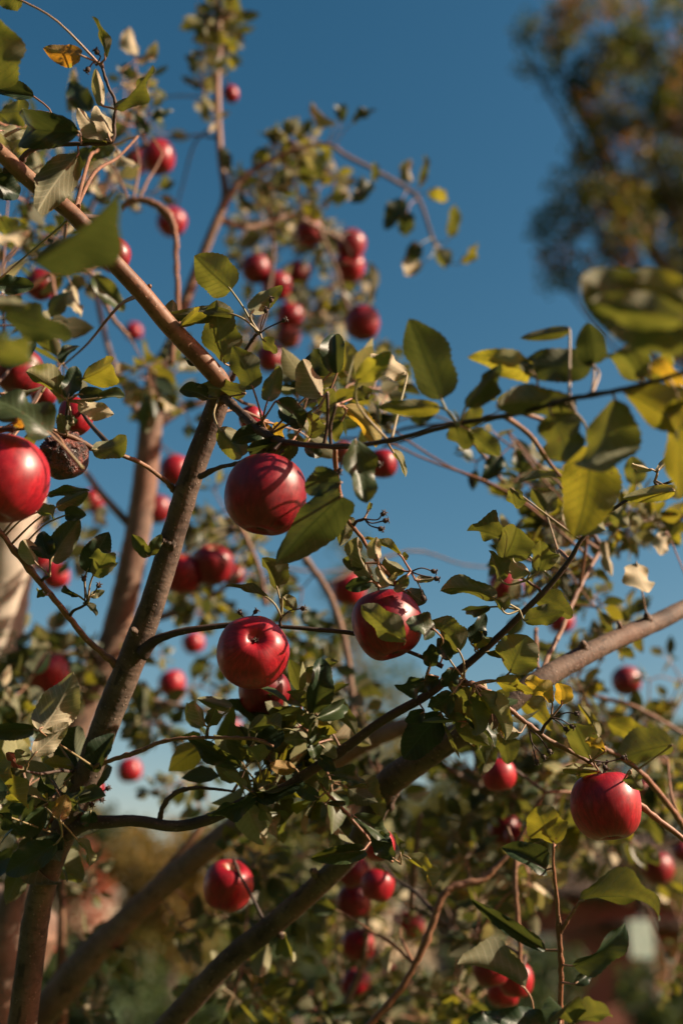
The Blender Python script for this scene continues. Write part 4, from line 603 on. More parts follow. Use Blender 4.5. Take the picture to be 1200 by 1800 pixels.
 [1,[-0.0346,1.746,2.8251],5,0.0371,6],
 [1,[-0.0584,1.7245,2.854],5,0.0329,0],
 [1,[-0.0802,1.7221,2.9072],5,0.0286,6],
 [1,[-0.0752,1.6539,2.7614],5,0.0278,0],
 [1,[-0.0788,1.7548,2.8357],5,0.032,0],
 [1,[-0.0422,1.7633,2.9389],5,0.035,0],
 [1,[-0.0774,1.7316,2.8658],5,0.0355,0],
 [1,[-0.0864,1.6559,2.8135],5,0.0335,0],
 [1,[-0.0894,1.7623,2.8758],5,0.0286,0],
 [1,[-0.0208,1.7016,2.8518],5,0.0364,1],
 [1,[-0.0945,1.6974,2.8517],5,0.0364,5],
 [1,[-0.0534,2.3496,3.1439],6,0.0371,0],
 [1,[-0.231,2.1788,3.0529],6,0.0329,1],
 [1,[-0.1599,2.3412,3.1771],6,0.039,0],
 [1,[-0.0995,2.2253,3.1234],6,0.0365,5],
 [1,[-0.1545,2.013,2.9887],6,0.0462,5],
 [1,[-0.116,2.245,3.1359],6,0.0431,1],
 [1,[-0.1987,2.1829,2.9959],6,0.0404,5],
 [1,[-0.0214,2.3167,3.1596],6,0.0349,1],
 [1,[-0.1651,2.0931,3.0144],6,0.0451,1],
 [1,[-0.1685,2.0848,2.9161],6,0.0335,1],
 [1,[-0.1416,2.1148,3.0865],6,0.0388,0],
 [1,[-0.1285,2.2757,2.9978],6,0.0385,1],
 [1,[-0.2178,2.1983,3.1178],6,0.0365,5],
 [1,[-0.1879,2.2352,3.0493],6,0.0426,0],
 [1,[-0.0678,2.1869,3.0255],6,0.0407,0],
 [1,[-0.049,2.2072,3.1072],6,0.0341,0],
 [1,[-0.083,2.1182,3.0405],6,0.0376,5],
 [1,[-0.0478,2.163,3.0273],6,0.0352,1],
 [1,[-0.058,2.1362,3.022],6,0.0359,1],
 [1,[-0.2244,2.3936,2.8774],6,0.0462,1],
 [1,[-0.2124,2.2338,2.8446],6,0.0443,0],
 [1,[-0.2095,2.2652,2.9353],6,0.0376,0],
 [1,[-0.1996,2.3832,2.9477],6,0.0463,0],
 [1,[-0.2178,2.4078,2.9072],6,0.0409,5],
 [1,[-0.1658,2.1627,2.9412],6,0.0378,0],
 [1,[-0.0755,2.2241,2.8697],6,0.0352,1],
 [1,[-0.069,2.4892,3.0737],6,0.0416,0],
 [1,[-0.0713,2.3293,2.833],6,0.034,0],
 [1,[-0.1195,2.3543,2.9142],6,0.0468,1],
 [1,[-0.0084,2.3195,2.932],6,0.0387,0],
 [1,[-0.0573,2.3738,2.9164],6,0.0346,0],
 [1,[-0.0152,2.2858,2.8887],6,0.039,5],
 [1,[-0.085,2.2394,2.9],6,0.0452,0],
 [1,[-0.1266,2.3977,3.0063],6,0.0357,6],
 [1,[-0.1089,2.4457,3.051],6,0.0373,0],
 [1,[-0.0067,2.4674,3.0415],6,0.0404,5],
 [1,[-0.0516,2.2004,2.8939],6,0.0426,0],
 [1,[-0.1357,2.4345,2.9888],6,0.0405,5],
 [1,[-0.0252,2.2372,2.8065],6,0.0376,5],
 [1,[-0.0122,2.1462,2.8168],6,0.0461,1],
 [1,[-0.0316,2.3007,2.9333],6,0.046,6],
 [1,[0.0107,2.3785,3.0767],6,0.0402,5],
 [1,[0.0119,2.3221,3.0908],6,0.0343,1],
 [1,[0.0228,2.072,2.8091],6,0.0428,0],
 [1,[-0.0184,2.0677,2.8808],6,0.0351,0],
 [1,[-0.0175,2.093,2.8427],6,0.0406,6],
 [1,[0.0302,2.128,2.8457],6,0.0428,0],
 [1,[-0.0294,2.2634,3.0698],6,0.0366,5],
 [1,[0.0365,2.2571,2.9909],6,0.0415,0],
 [1,[0.0249,1.8334,2.505],6,0.0453,0],
 [1,[0.0561,1.6742,2.4264],6,0.0446,6],
 [1,[0.0626,1.7922,2.519],6,0.0387,6],
 [1,[-0.0013,1.7826,2.4828],6,0.0415,0],
 [1,[0.0925,1.7886,2.4924],6,0.0459,0],
 [1,[0.0767,1.6898,2.4283],6,0.0332,1],
 [1,[0.0812,1.8932,2.5957],6,0.0432,0],
 [1,[0.0331,1.94,2.569],6,0.0413,0],
 [1,[-0.5051,1.4231,2.7397],5,0.0351,0],
 [1,[-0.4521,1.4165,2.6629],5,0.0377,1],
 [1,[-0.4209,1.2631,2.5429],5,0.0383,0],
 [1,[-0.4833,1.4279,2.7327],5,0.0403,6],
 [1,[-0.5092,1.444,2.7066],5,0.0379,6],
 [1,[-0.4429,1.2261,2.5435],5,0.0378,0],
 [1,[-0.4964,1.3767,2.6335],5,0.0327,0],
 [1,[-0.4992,1.3813,2.6443],5,0.0313,0],
 [1,[-0.3627,1.371,2.6149],5,0.0311,5],
 [1,[-0.3889,1.4374,2.6122],5,0.0311,6],
 [1,[-0.3771,1.2353,2.4816],5,0.0412,6],
 [1,[-0.3893,1.341,2.544],5,0.0311,6],
 [1,[-0.3543,1.298,2.5234],5,0.0368,0],
 [1,[-0.3516,1.3873,2.6447],5,0.0423,1],
 [1,[-0.4184,1.4643,2.6462],5,0.0359,1],
 [1,[-0.3909,1.6173,2.7518],6,0.0425,5],
 [1,[-0.3334,1.3641,2.5697],6,0.0353,5],
 [1,[-0.3237,1.6127,2.7449],6,0.0317,6],
 [1,[-0.2972,1.3894,2.7169],5,0.0334,1],
 [1,[-0.3286,1.4694,2.8255],5,0.0332,5],
 [1,[-0.3773,1.565,2.9403],5,0.029,0],
 [1,[-0.3622,1.5157,2.8068],5,0.0288,6],
 [1,[-0.3154,1.4446,2.8295],5,0.0329,0],
 [1,[-0.3859,1.3364,2.4421],5,0.0385,6],
 [1,[-0.4124,1.3007,2.445],5,0.0388,1],
 [1,[-0.4605,1.325,2.4141],5,0.0344,0],
 [1,[-0.4584,1.3472,2.4499],5,0.0342,1],
 [0,[-0.3694,1.0563,2.1422],5,0.0367,6],
 [0,[-0.3217,1.0581,2.1452],5,0.0299,0],
 [0,[-0.3706,1.0555,2.1712],5,0.0417,1],
 [0,[-0.329,1.0819,2.1592],5,0.0425,0],
 [0,[-0.3953,1.1631,2.1873],5,0.0347,1],
 [0,[-0.2886,1.0403,2.0854],5,0.0359,0],
 [0,[-0.4023,1.187,2.1568],5,0.0302,0],
 [0,[-0.3671,1.1553,2.1465],5,0.0328,6],
 [1,[-0.3555,1.3487,2.4047],5,0.0361,6],
 [1,[-0.3766,1.3359,2.404],5,0.0335,0],
 [1,[-0.3463,1.3471,2.4158],5,0.0334,0],
 [1,[-0.2675,1.601,2.3843],5,0.0326,0],
 [1,[-0.2841,1.5902,2.3478],5,0.0457,0],
 [1,[-0.2688,1.4268,2.2614],5,0.0395,6],
 [1,[-0.2472,1.4188,2.3054],5,0.0385,0],
 [1,[-0.3235,1.6174,2.3894],5,0.0466,1],
 [1,[-0.2722,1.4111,2.2895],5,0.0457,6],
 [1,[-0.2791,1.7662,2.4221],5,0.0388,0],
 [1,[-0.3461,1.8487,2.445],5,0.0342,0],
 [1,[-0.3119,1.8039,2.4213],5,0.0368,6],
 [1,[-0.2945,1.8,2.4472],5,0.0401,1],
 [1,[-0.2633,1.761,2.3786],5,0.0396,1],
 [1,[-0.4362,1.8468,2.2568],5,0.0377,0],
 [1,[-0.472,1.772,2.2157],5,0.032,6],
 [1,[-0.4685,1.8664,2.1762],5,0.0377,0],
 [1,[-0.4255,1.7554,2.1494],5,0.0338,5],
 [1,[-0.4626,1.8772,2.1896],5,0.0324,1],
 [1,[-0.4422,1.8712,2.1722],5,0.0396,0],
 [1,[-0.4118,1.7523,2.145],5,0.0359,0],
 [1,[-0.2201,1.8076,2.2717],6,0.0343,1],
 [1,[-0.1996,1.6565,2.1567],6,0.0319,0],
 [1,[-0.2292,1.7948,2.1694],6,0.0316,1],
 [1,[-0.1906,1.9499,2.1981],6,0.0378,0],
 [1,[-0.2276,1.7325,2.1758],6,0.0311,6],
 [1,[-0.2466,1.8454,2.1771],6,0.0337,6],
 [1,[-0.1855,1.8526,2.1941],6,0.0425,0],
 [1,[-0.1968,1.9413,2.1964],6,0.0342,0],
 [1,[-0.2408,1.8589,2.1948],6,0.0384,0],
 [1,[-0.2134,1.917,2.1734],6,0.033,1],
 [1,[-0.1849,1.8458,2.2087],6,0.037,0],
 [1,[-0.2279,1.7231,2.1757],6,0.0343,0],
 [1,[-0.2518,1.7413,2.1374],6,0.0419,0],
 [1,[-0.2625,1.9655,2.1318],6,0.0351,1],
 [1,[-0.2549,1.7439,2.0711],6,0.0342,6],
 [1,[-0.2073,1.7465,2.0527],6,0.0347,1],
 [1,[-0.2294,1.7637,2.1005],6,0.037,0],
 [1,[-0.2552,1.8402,2.1013],6,0.0364,1],
 [1,[-0.2347,1.8152,2.0488],6,0.0349,6],
 [1,[-0.2353,1.8234,2.0559],6,0.0305,1],
 [1,[-0.2406,1.8664,2.0832],6,0.0413,0],
 [1,[-0.2964,1.9938,2.1189],6,0.0387,1],
 [1,[-0.25,1.9775,2.1236],6,0.0353,1],
 [1,[-0.2825,1.9903,2.1202],6,0.0334,0],
 [1,[-0.1201,1.6536,2.0399],5,0.0325,0],
 [1,[-0.1427,1.7358,2.1399],5,0.0406,0],
 [1,[-0.1474,1.789,2.1555],5,0.0388,1],
 [1,[-0.126,1.8257,2.1183],5,0.0405,0],
 [1,[-0.1278,1.8659,2.1059],5,0.0329,0],
 [1,[-0.5639,1.8718,2.0204],6,0.0458,1],
 [1,[-0.5112,1.9238,2.0402],6,0.0374,1],
 [1,[-0.4432,1.7647,1.9646],6,0.037,6],
 [1,[-0.5278,1.7906,1.9802],6,0.0355,6],
 [1,[-0.5124,1.8923,2.0101],6,0.0355,0],
 [1,[-0.5717,1.8758,2.0035],6,0.0333,0],
 [1,[-0.4528,1.7559,1.9666],6,0.0428,0],
 [1,[-0.5227,1.8897,1.9881],6,0.0368,0],
 [1,[-0.5239,1.8947,2.0306],6,0.0427,6],
 [1,[-0.5094,1.8078,1.9681],6,0.0455,1],
 [1,[-0.5081,1.9026,2.0424],6,0.0367,0],
 [1,[-0.4223,1.9163,1.9395],6,0.0428,0],
 [1,[-0.4237,1.9254,1.9887],6,0.0347,0],
 [1,[-0.4625,1.8249,1.9912],6,0.0417,0],
 [1,[-0.4244,1.8123,1.9253],6,0.0347,0],
 [1,[-0.4452,1.7953,1.9227],6,0.0444,0],
 [1,[-0.4452,1.885,1.9897],6,0.04,0],
 [1,[-0.4925,1.9084,1.9821],6,0.0396,0],
 [1,[-0.48,1.8185,1.9658],6,0.0409,0],
 [1,[-0.5039,1.9163,1.9719],6,0.0435,0],
 [1,[-0.4508,1.8734,1.9779],6,0.034,0],
 [1,[-0.4816,1.9117,1.924],6,0.0333,0],
 [1,[-0.4646,1.8307,1.9498],6,0.0377,0],
 [1,[-0.404,1.7735,1.9526],6,0.0405,0],
 [1,[-0.4126,1.7851,1.9729],6,0.0382,0],
 [1,[-0.4638,1.5214,1.8165],6,0.0456,0],
 [1,[-0.4329,1.5262,1.7878],6,0.0468,0],
 [1,[-0.4383,1.5244,1.8034],6,0.0356,1],
 [1,[-0.444,1.5155,1.8386],6,0.0392,0],
 [1,[-0.4302,1.5282,1.8158],6,0.0428,0],
 [1,[-0.4361,1.5521,1.8677],6,0.0399,6],
 [1,[-0.4635,1.5503,1.8591],6,0.0491,6],
 [1,[-0.4488,1.5095,1.8527],6,0.0364,6],
 [1,[-0.4494,1.5263,1.7963],6,0.0382,0],
 [0,[-0.3671,1.3897,1.7022],6,0.0336,0],
 [0,[-0.3567,1.3844,1.7117],6,0.0374,1],
 [0,[-0.333,1.269,1.732],6,0.0458,1],
 [0,[-0.3634,1.2479,1.704],6,0.0439,0],
 [0,[-0.3256,1.2231,1.713],6,0.0412,0],
 [0,[-0.3985,1.3887,1.7177],6,0.0438,0],
 [0,[-0.3416,1.3456,1.684],6,0.044,1],
 [0,[-0.344,1.3862,1.7007],6,0.041,1],
 [0,[-0.3644,1.328,1.65],6,0.0399,6],
 [0,[-0.3064,1.1662,1.6117],6,0.0464,0],
 [0,[-0.2956,1.1895,1.6205],6,0.0409,6],
 [0,[-0.3761,1.3177,1.6598],6,0.0423,0],
 [0,[-0.3557,1.3024,1.6365],6,0.0423,0],
 [0,[-0.2818,1.1467,1.6447],6,0.0419,0],
 [0,[-0.3124,1.2297,1.6206],6,0.0369,0],
 [0,[-0.3094,1.1417,1.6696],6,0.0441,1],
 [0,[-0.3176,1.1561,1.6529],6,0.0403,0],
 [0,[-0.3491,1.268,1.6286],6,0.0367,0],
 [1,[-0.3282,2.0142,2.0376],5,0.0346,6],
 [1,[-0.3274,1.7576,1.9551],5,0.0319,0],
 [1,[-0.3808,2.0111,2.018],5,0.0363,5],
 [1,[-0.2641,1.9745,1.9677],6,0.0401,0],
 [1,[-0.1825,1.8701,1.9676],6,0.0422,0],
 [1,[-0.2367,2.0401,2.015],6,0.0358,0],
 [1,[-0.2047,1.9141,2.0034],6,0.035,5],
 [1,[-0.2225,1.9759,1.9563],6,0.0345,6],
 [1,[-0.1913,1.878,1.935],6,0.0314,1],
 [1,[-0.2333,2.0133,1.9444],6,0.0343,0],
 [1,[-0.3373,1.9405,1.8823],6,0.0414,1],
 [1,[-0.3165,1.9022,1.8868],6,0.0371,1],
 [1,[-0.3606,2.0546,1.9476],6,0.039,1],
 [1,[-0.2875,1.8902,1.8788],6,0.0347,6],
 [1,[-0.3238,1.9917,1.9124],6,0.0433,0],
 [1,[-0.3195,1.913,1.8869],6,0.0441,0],
 [1,[-0.3161,1.8082,1.8628],6,0.0443,6],
 [1,[-0.3275,1.8999,1.8909],6,0.0465,0],
 [1,[-0.3154,2.0468,1.9072],6,0.0427,0],
 [1,[-0.3631,1.9987,1.9371],6,0.0431,0],
 [1,[-0.1172,1.779,1.8541],6,0.0392,0],
 [1,[-0.1207,1.7096,1.8619],6,0.035,0],
 [1,[-0.1001,1.5555,1.7753],6,0.0383,0],
 [1,[-0.1503,1.7833,1.8103],6,0.0392,1],
 [1,[-0.1191,1.6905,1.8104],6,0.0332,0],
 [1,[-0.1091,1.6564,1.8123],6,0.0375,0],
 [1,[-0.0866,1.6819,1.8183],6,0.03,6],
 [1,[-0.2882,1.9418,1.7713],5,0.0339,6],
 [1,[-0.3093,2.0867,1.7974],5,0.0332,6],
 [1,[-0.27,2.0577,1.8352],5,0.03,6],
 [1,[-0.3107,2.122,1.8173],5,0.0331,0],
 [1,[-0.2538,1.9877,1.7953],5,0.0372,0],
 [1,[-0.227,1.8613,1.7421],5,0.0344,6],
 [1,[-0.2957,1.8744,1.7728],5,0.0355,6],
 [1,[-0.2557,1.8878,1.7847],5,0.0348,0],
 [1,[-0.2471,2.0953,1.8376],5,0.0298,0],
 [1,[-0.2389,2.0779,1.7813],5,0.0322,0],
 [1,[-0.0074,1.7795,2.0178],5,0.0304,0],
 [1,[-0.0532,1.7683,2.0039],5,0.0393,6],
 [1,[-0.0638,1.6603,2.0161],5,0.0378,0],
 [1,[-0.0602,1.6524,2.0418],5,0.0342,0],
 [1,[-0.0759,1.7334,1.9993],5,0.0424,0],
 [1,[-0.0803,1.7333,2.0193],5,0.0323,0],
 [1,[-0.0316,1.6377,1.8722],6,0.0332,6],
 [1,[-0.0591,1.6878,1.9014],6,0.0401,1],
 [1,[-0.0857,1.6815,1.9127],6,0.0297,0],
 [1,[-0.0607,1.8127,1.9965],6,0.0365,0],
 [1,[-0.0087,1.7265,1.946],6,0.0356,0],
 [1,[-0.0655,1.6078,1.8701],6,0.041,0],
 [1,[-0.0642,1.8405,1.953],6,0.0385,1],
 [1,[-0.0212,1.7812,1.9386],6,0.0408,0],
 [1,[-0.0671,1.783,1.9296],6,0.0327,1],
 [1,[-0.0272,1.6082,1.9042],6,0.0414,6],
 [1,[-0.0704,1.8094,1.9334],6,0.0411,0],
 [1,[-0.0693,1.8195,1.9275],6,0.0378,0],
 [1,[-0.0797,1.6389,1.875],6,0.0296,1],
 [1,[-0.0322,1.7695,1.9028],6,0.0415,0],
 [1,[-0.0466,1.6814,1.8539],6,0.042,0],
 [1,[-0.0294,1.5657,1.8028],6,0.0362,0],
 [1,[0.001,1.6579,1.8083],6,0.041,0],
 [1,[0.0386,1.8206,1.8751],6,0.0361,6],
 [1,[0.0116,1.7151,1.833],6,0.0387,6],
 [1,[0.0122,1.7573,1.8708],6,0.0369,0],
 [1,[0.029,1.5393,1.8247],6,0.038,0],
 [1,[0.0115,1.6854,1.8875],6,0.0384,0],
 [1,[0.0254,1.8415,1.8522],6,0.0309,0],
 [1,[-0.0219,1.6038,1.8505],6,0.036,6],
 [1,[-0.0403,1.7364,1.8458],6,0.0363,1],
 [0,[0.036,1.264,2.1825],5,0.0393,0],
 [0,[0.0434,1.1896,2.1039],5,0.041,0],
 [0,[0.0361,1.1319,2.1064],5,0.0313,0],
 [0,[0.0147,1.1048,2.0993],5,0.0419,1],
 [1,[0.0575,1.3406,2.1815],5,0.0393,0],
 [0,[0.0309,1.2096,2.1451],5,0.0342,0],
 [0,[0.0021,1.0859,2.079],5,0.0317,0],
 [0,[0.0594,1.2311,2.1583],5,0.0344,6],
 [0,[-0.0082,1.1233,2.0924],5,0.0303,6],
 [1,[0.0032,1.3255,2.1685],5,0.0363,0],
 [0,[0.0433,1.2632,2.1816],5,0.0411,0],
 [0,[-0.0431,1.1448,2.1089],5,0.0338,6],
 [0,[-0.0258,1.1197,2.0634],5,0.0354,0],
 [0,[-0.0424,1.0069,1.9932],5,0.0367,0],
 [0,[-0.0301,1.1181,2.0645],5,0.0283,0],
 [0,[-0.0291,1.0405,2.0233],5,0.0274,0],
 [0,[-0.0315,0.989,2.0283],5,0.0331,1],
 [0,[-0.0288,1.1399,2.0838],5,0.0374,1],
 [0,[-0.0493,1.1043,2.0712],5,0.0318,0],
 [0,[-0.0139,1.0398,2.0351],5,0.029,1],
 [0,[-0.0172,1.1304,2.0951],5,0.036,0],
 [1,[0.1647,1.3195,2.1282],5,0.0343,0],
 [1,[0.1592,1.3361,2.1536],5,0.0273,0],
 [0,[0.1957,1.2837,2.1196],5,0.0274,0],
 [1,[0.1769,1.3601,2.1207],5,0.0308,6],
 [1,[0.2087,1.3203,2.1797],5,0.0296,0],
 [1,[0.244,1.4529,2.1071],5,0.0372,1],
 [1,[0.2518,1.4248,2.1191],5,0.0293,1],
 [1,[0.3113,1.4522,2.0984],5,0.0294,0],
 [1,[0.2225,1.3521,2.0878],5,0.0299,0],
 [1,[0.2556,1.3614,2.1131],5,0.0349,0],
 [1,[0.2682,1.4569,2.1241],5,0.0372,0],
 [0,[0.2423,1.29,2.0808],5,0.0308,0],
 [0,[0.2249,1.2938,2.0655],5,0.0326,0],
 [1,[0.2985,1.4495,2.1142],5,0.0379,0],
 [0,[0.2531,1.312,2.0811],5,0.0367,1],
 [1,[0.2657,1.3679,2.0307],6,0.0377,0],
 [0,[0.2565,1.3321,2.0187],6,0.029,6],
 [1,[0.263,1.3756,2.0159],6,0.0296,1],
 [1,[0.3021,1.3559,2.0617],6,0.0353,1],
 [1,[0.3243,1.422,2.0277],6,0.0283,6],
 [1,[0.2914,1.4888,2.0499],6,0.0353,6],
 [1,[0.3269,1.4268,2.0394],6,0.0268,5],
 [0,[0.2815,1.2945,2.0275],6,0.0354,1],
 [0,[0.2686,1.2742,1.9939],6,0.031,5],
 [1,[0.3395,1.4621,2.0897],6,0.0289,5],
 [1,[0.3219,1.4753,2.0938],6,0.0304,5],
 [1,[0.2835,1.4221,2.057],6,0.0333,0],
 [0,[0.2629,1.3042,1.9792],6,0.0361,1],
 [1,[0.309,1.427,2.0467],6,0.0282,0],
 [1,[0.3035,1.3501,2.0397],6,0.0373,1],
 [1,[0.2817,1.4298,2.0676],6,0.0286,5],
 [1,[0.3366,1.3612,2.0367],6,0.0279,5],
 [1,[0.4127,1.4851,2.0667],6,0.0265,0],
 [1,[0.3509,1.4431,2.079],6,0.0337,1],
 [0,[0.3125,1.3002,2.0026],6,0.0251,0],
 [1,[0.3907,1.4498,2.054],6,0.0304,5],
 [1,[0.3761,1.3691,2.0486],6,0.0292,1],
 [0,[0.3821,1.2979,2.0126],6,0.0309,1],
 [1,[0.4109,1.4742,2.0931],6,0.0263,0],
 [1,[0.3985,1.4026,2.0876],6,0.0259,1],
 [1,[0.3796,1.423,2.055],6,0.0304,1],
 [1,[0.3949,1.4756,2.0997],6,0.0338,0],
 [1,[0.3852,1.4742,2.0557],6,0.0261,1],
 [0,[0.3499,1.3389,2.0335],6,0.034,1],
 [1,[0.3769,1.406,2.035],6,0.0304,0],
 [1,[0.4369,1.4151,2.0428],5,0.0274,0],
 [1,[0.4271,1.4338,2.0586],5,0.0307,1],
 [1,[0.4284,1.406,2.0933],5,0.0267,5],
 [1,[0.4479,1.4319,2.0696],5,0.0337,1],
 [1,[0.428,1.4264,2.0532],5,0.0254,0],
 [1,[0.4553,1.4686,2.0696],5,0.0298,1],
 [1,[0.446,1.3766,2.0501],5,0.0295,0],
 [0,[0.3809,1.3029,2.0146],5,0.0261,1],
 [0,[0.2614,1.2766,1.9369],6,0.0269,0],
 [0,[0.2091,1.3189,1.9848],6,0.0304,5],
 [0,[0.2526,1.2972,1.9375],6,0.0374,6],
 [0,[0.24,1.2793,1.9442],6,0.0359,6],
 [0,[0.2147,1.2601,1.952],6,0.0375,1],
 [1,[0.2764,1.3898,1.9783],6,0.0316,6],
 [1,[0.2671,1.3676,2.0109],6,0.036,0],
 [0,[0.2615,1.3118,1.9735],6,0.0361,1],
 [0,[0.2139,1.2984,1.9829],6,0.0329,0],
 [0,[0.2361,1.3831,1.9295],5,0.0359,0],
 [1,[0.3576,1.5395,1.9915],5,0.0329,0],
 [1,[0.3165,1.4572,1.9955],5,0.0341,0],
 [0,[0.3153,1.36,1.9218],5,0.0346,0],
 [1,[0.3088,1.5398,2.0273],5,0.0356,1],
 [1,[0.3234,1.5274,2.0153],5,0.035,0],
 [1,[0.4102,1.6054,1.9727],5,0.0277,1],
 [1,[0.3578,1.6361,1.9383],5,0.03,1],
 [1,[0.437,1.6977,1.9969],5,0.0326,0],
 [1,[0.4034,1.5411,1.9408],5,0.0351,0],
 [1,[0.3483,1.4678,1.9164],5,0.0266,0],
 [1,[0.3821,1.652,2.0266],5,0.0337,0],
 [1,[0.4407,1.6868,2.0087],5,0.0362,0],
 [1,[0.423,1.6195,1.9906],5,0.0312,0],
 [1,[0.39,1.6782,1.9557],5,0.0295,0],
 [1,[0.371,1.5295,1.9214],5,0.0343,1],
 [1,[0.3719,1.7246,1.9531],6,0.0287,6],
 [1,[0.319,1.4935,1.846],6,0.0368,1],
 [1,[0.3419,1.6948,1.9093],6,0.0364,6],
 [1,[0.2943,1.4974,1.8927],6,0.037,0],
 [1,[0.2715,1.5406,1.8499],6,0.032,5],
 [1,[0.3044,1.5859,1.8818],6,0.0341,1],
 [1,[0.341,1.7044,1.8733],6,0.0303,6],
 [1,[0.3426,1.636,1.9254],6,0.0363,1],
 [1,[0.2618,1.477,1.8579],6,0.0378,0],
 [1,[0.2936,1.5781,1.8892],6,0.0378,0],
 [1,[0.3429,1.6133,1.8807],6,0.0333,0],
 [1,[0.4741,1.7348,1.8582],5,0.0292,1],
 [1,[0.5277,1.9194,1.9634],5,0.0317,5],
 [1,[0.5751,1.9678,1.9391],5,0.0324,1],
 [1,[0.4194,1.641,1.8299],5,0.0333,0],
 [1,[0.3769,1.938,1.934],5,0.0371,0],
 [1,[0.4397,1.8216,1.8603],5,0.0283,5],
 [1,[0.3928,1.7822,1.9081],5,0.0321,0],
 [1,[0.5244,1.9531,1.9016],5,0.0286,0],
 [1,[0.5777,2.1866,1.9351],4,0.035,0],
 [1,[0.6096,2.0706,1.9388],4,0.0298,1],
 [1,[0.5544,1.8078,1.9229],4,0.0275,6],
 [1,[0.5731,1.9372,2.0016],4,0.0341,6],
 [1,[0.5159,1.8888,1.8919],4,0.029,0],
 [1,[0.5893,1.9405,1.9677],4,0.0303,0],
 [1,[0.4398,1.8309,1.8692],6,0.0312,1],
 [1,[0.3789,1.7823,1.8294],6,0.0422,0],
 [1,[0.4379,1.807,1.8522],6,0.0357,5],
 [1,[0.3413,1.6257,1.8257],6,0.0387,0],
 [1,[0.4166,1.7723,1.8386],6,0.0342,0],
 [1,[0.5019,1.9403,1.86],6,0.0367,0],
 [1,[0.4876,1.7562,1.803],6,0.0378,0],
 [1,[0.4825,1.6729,1.7976],6,0.038,0],
 [1,[0.4438,1.9367,1.8224],6,0.0372,1],
 [1,[0.4167,1.8422,1.7983],6,0.0348,1],
 [1,[0.4386,1.9562,1.8951],6,0.0422,5],
 [1,[0.4088,1.8047,1.8335],6,0.0343,0],
 [1,[0.4535,1.9808,1.8609],6,0.0379,0],
 [1,[0.381,1.8427,1.8612],6,0.0369,1],
 [1,[0.5109,1.798,1.8495],6,0.0418,0],
 [1,[0.3403,1.6212,1.82],6,0.033,0],
 [1,[0.5703,1.9785,1.8587],6,0.0308,1],
 [1,[0.4528,1.8959,1.8775],6,0.0407,0],
 [1,[0.4468,1.8956,1.8363],6,0.0319,1],
 [1,[0.3,1.5655,1.8024],6,0.0319,5],
 [1,[0.2641,1.6045,1.7445],6,0.0312,0],
 [1,[0.2757,1.6886,1.8013],6,0.0359,0],
 [1,[0.2353,1.5636,1.7967],6,0.0341,0],
 [1,[0.3261,1.8808,1.8158],6,0.0397,5],
 [1,[0.3465,1.696,1.7887],6,0.041,5],
 [1,[0.3273,1.7228,1.7861],6,0.0315,0],
 [1,[0.3384,1.5708,1.7685],6,0.0319,0],
 [1,[0.2535,1.7179,1.7864],6,0.0416,5],
 [1,[0.264,1.5939,1.7611],6,0.0345,0],
 [1,[0.2859,1.7447,1.8052],6,0.0423,1],
 [1,[0.2628,1.6163,1.7909],6,0.0413,5],
 [1,[0.3551,1.8108,1.8312],6,0.033,5],
 [1,[0.2841,1.7341,1.7953],6,0.0419,0],
 [1,[0.2723,1.5396,1.743],6,0.0351,0],
 [1,[0.3237,1.7612,1.7713],6,0.0351,0],
 [1,[0.2202,1.5611,1.7503],6,0.0332,0],
 [1,[0.3512,1.8651,1.8303],6,0.0401,0],
 [1,[0.3089,1.5552,1.7591],6,0.036,1],
 [1,[0.3197,1.8189,1.7631],6,0.0357,0],
 [1,[0.2939,1.7091,1.756],6,0.0408,1],
 [1,[0.2269,1.5375,1.7192],6,0.0307,0],
 [1,[0.2243,1.8029,1.7435],6,0.0306,1],
 [1,[0.1974,1.6747,1.7597],6,0.034,1],
 [1,[0.3207,1.7848,1.7735],6,0.0325,1],
 [1,[0.3243,1.7996,1.776],6,0.0375,0],
 [1,[0.2818,1.7941,1.7482],6,0.0353,0],
 [1,[0.2284,1.6261,1.7299],6,0.0304,0],
 [1,[0.2246,1.7821,1.7524],6,0.0421,1],
 [1,[0.2025,1.6641,1.762],6,0.036,1],
 [1,[0.2557,1.6712,1.7662],6,0.0422,1],
 [1,[0.2502,1.8473,1.718],6,0.0314,5],
 [1,[0.2219,1.7029,1.7521],6,0.0319,0],
 [1,[0.242,1.8229,1.7587],6,0.0355,1],
 [1,[0.2827,1.7968,1.7476],6,0.0383,1],
 [1,[0.273,1.6237,1.7201],6,0.0388,5],
 [1,[0.3384,1.6899,1.7279],6,0.0311,1],
 [1,[0.3827,1.8345,1.7058],6,0.0424,5],
 [1,[0.2855,1.839,1.7286],6,0.0337,5],
 [1,[0.3489,1.6509,1.6983],6,0.0388,5],
 [1,[0.3031,1.7887,1.7434],6,0.0309,0],
 [1,[0.2963,1.7133,1.6764],6,0.0338,0],
 [1,[0.291,1.5689,1.675],6,0.0404,0],
 [1,[0.3858,1.8644,1.6856],6,0.0425,5],
 [1,[0.3269,1.6537,1.7088],6,0.0343,1],
 [1,[0.2953,1.633,1.6667],6,0.0314,1],
 [1,[0.3611,1.6267,1.7256],6,0.0369,0],
 [1,[0.3417,1.7075,1.7134],6,0.0298,0],
 [1,[0.4562,1.9082,1.7698],6,0.0297,1],
 [1,[0.4002,1.6434,1.674],6,0.0383,0],
 [1,[0.4883,1.9225,1.732],6,0.0374,1],
 [1,[0.4359,1.8511,1.7491],6,0.0394,1],
 [1,[0.4495,1.6666,1.7086],6,0.0362,0],
 [1,[0.3753,1.6807,1.7024],6,0.0309,1],
 [1,[0.3835,1.6205,1.7052],6,0.0307,1],
 [1,[0.3914,1.6401,1.6824],6,0.0348,0],
 [1,[0.4067,1.7046,1.6936],6,0.0384,1],
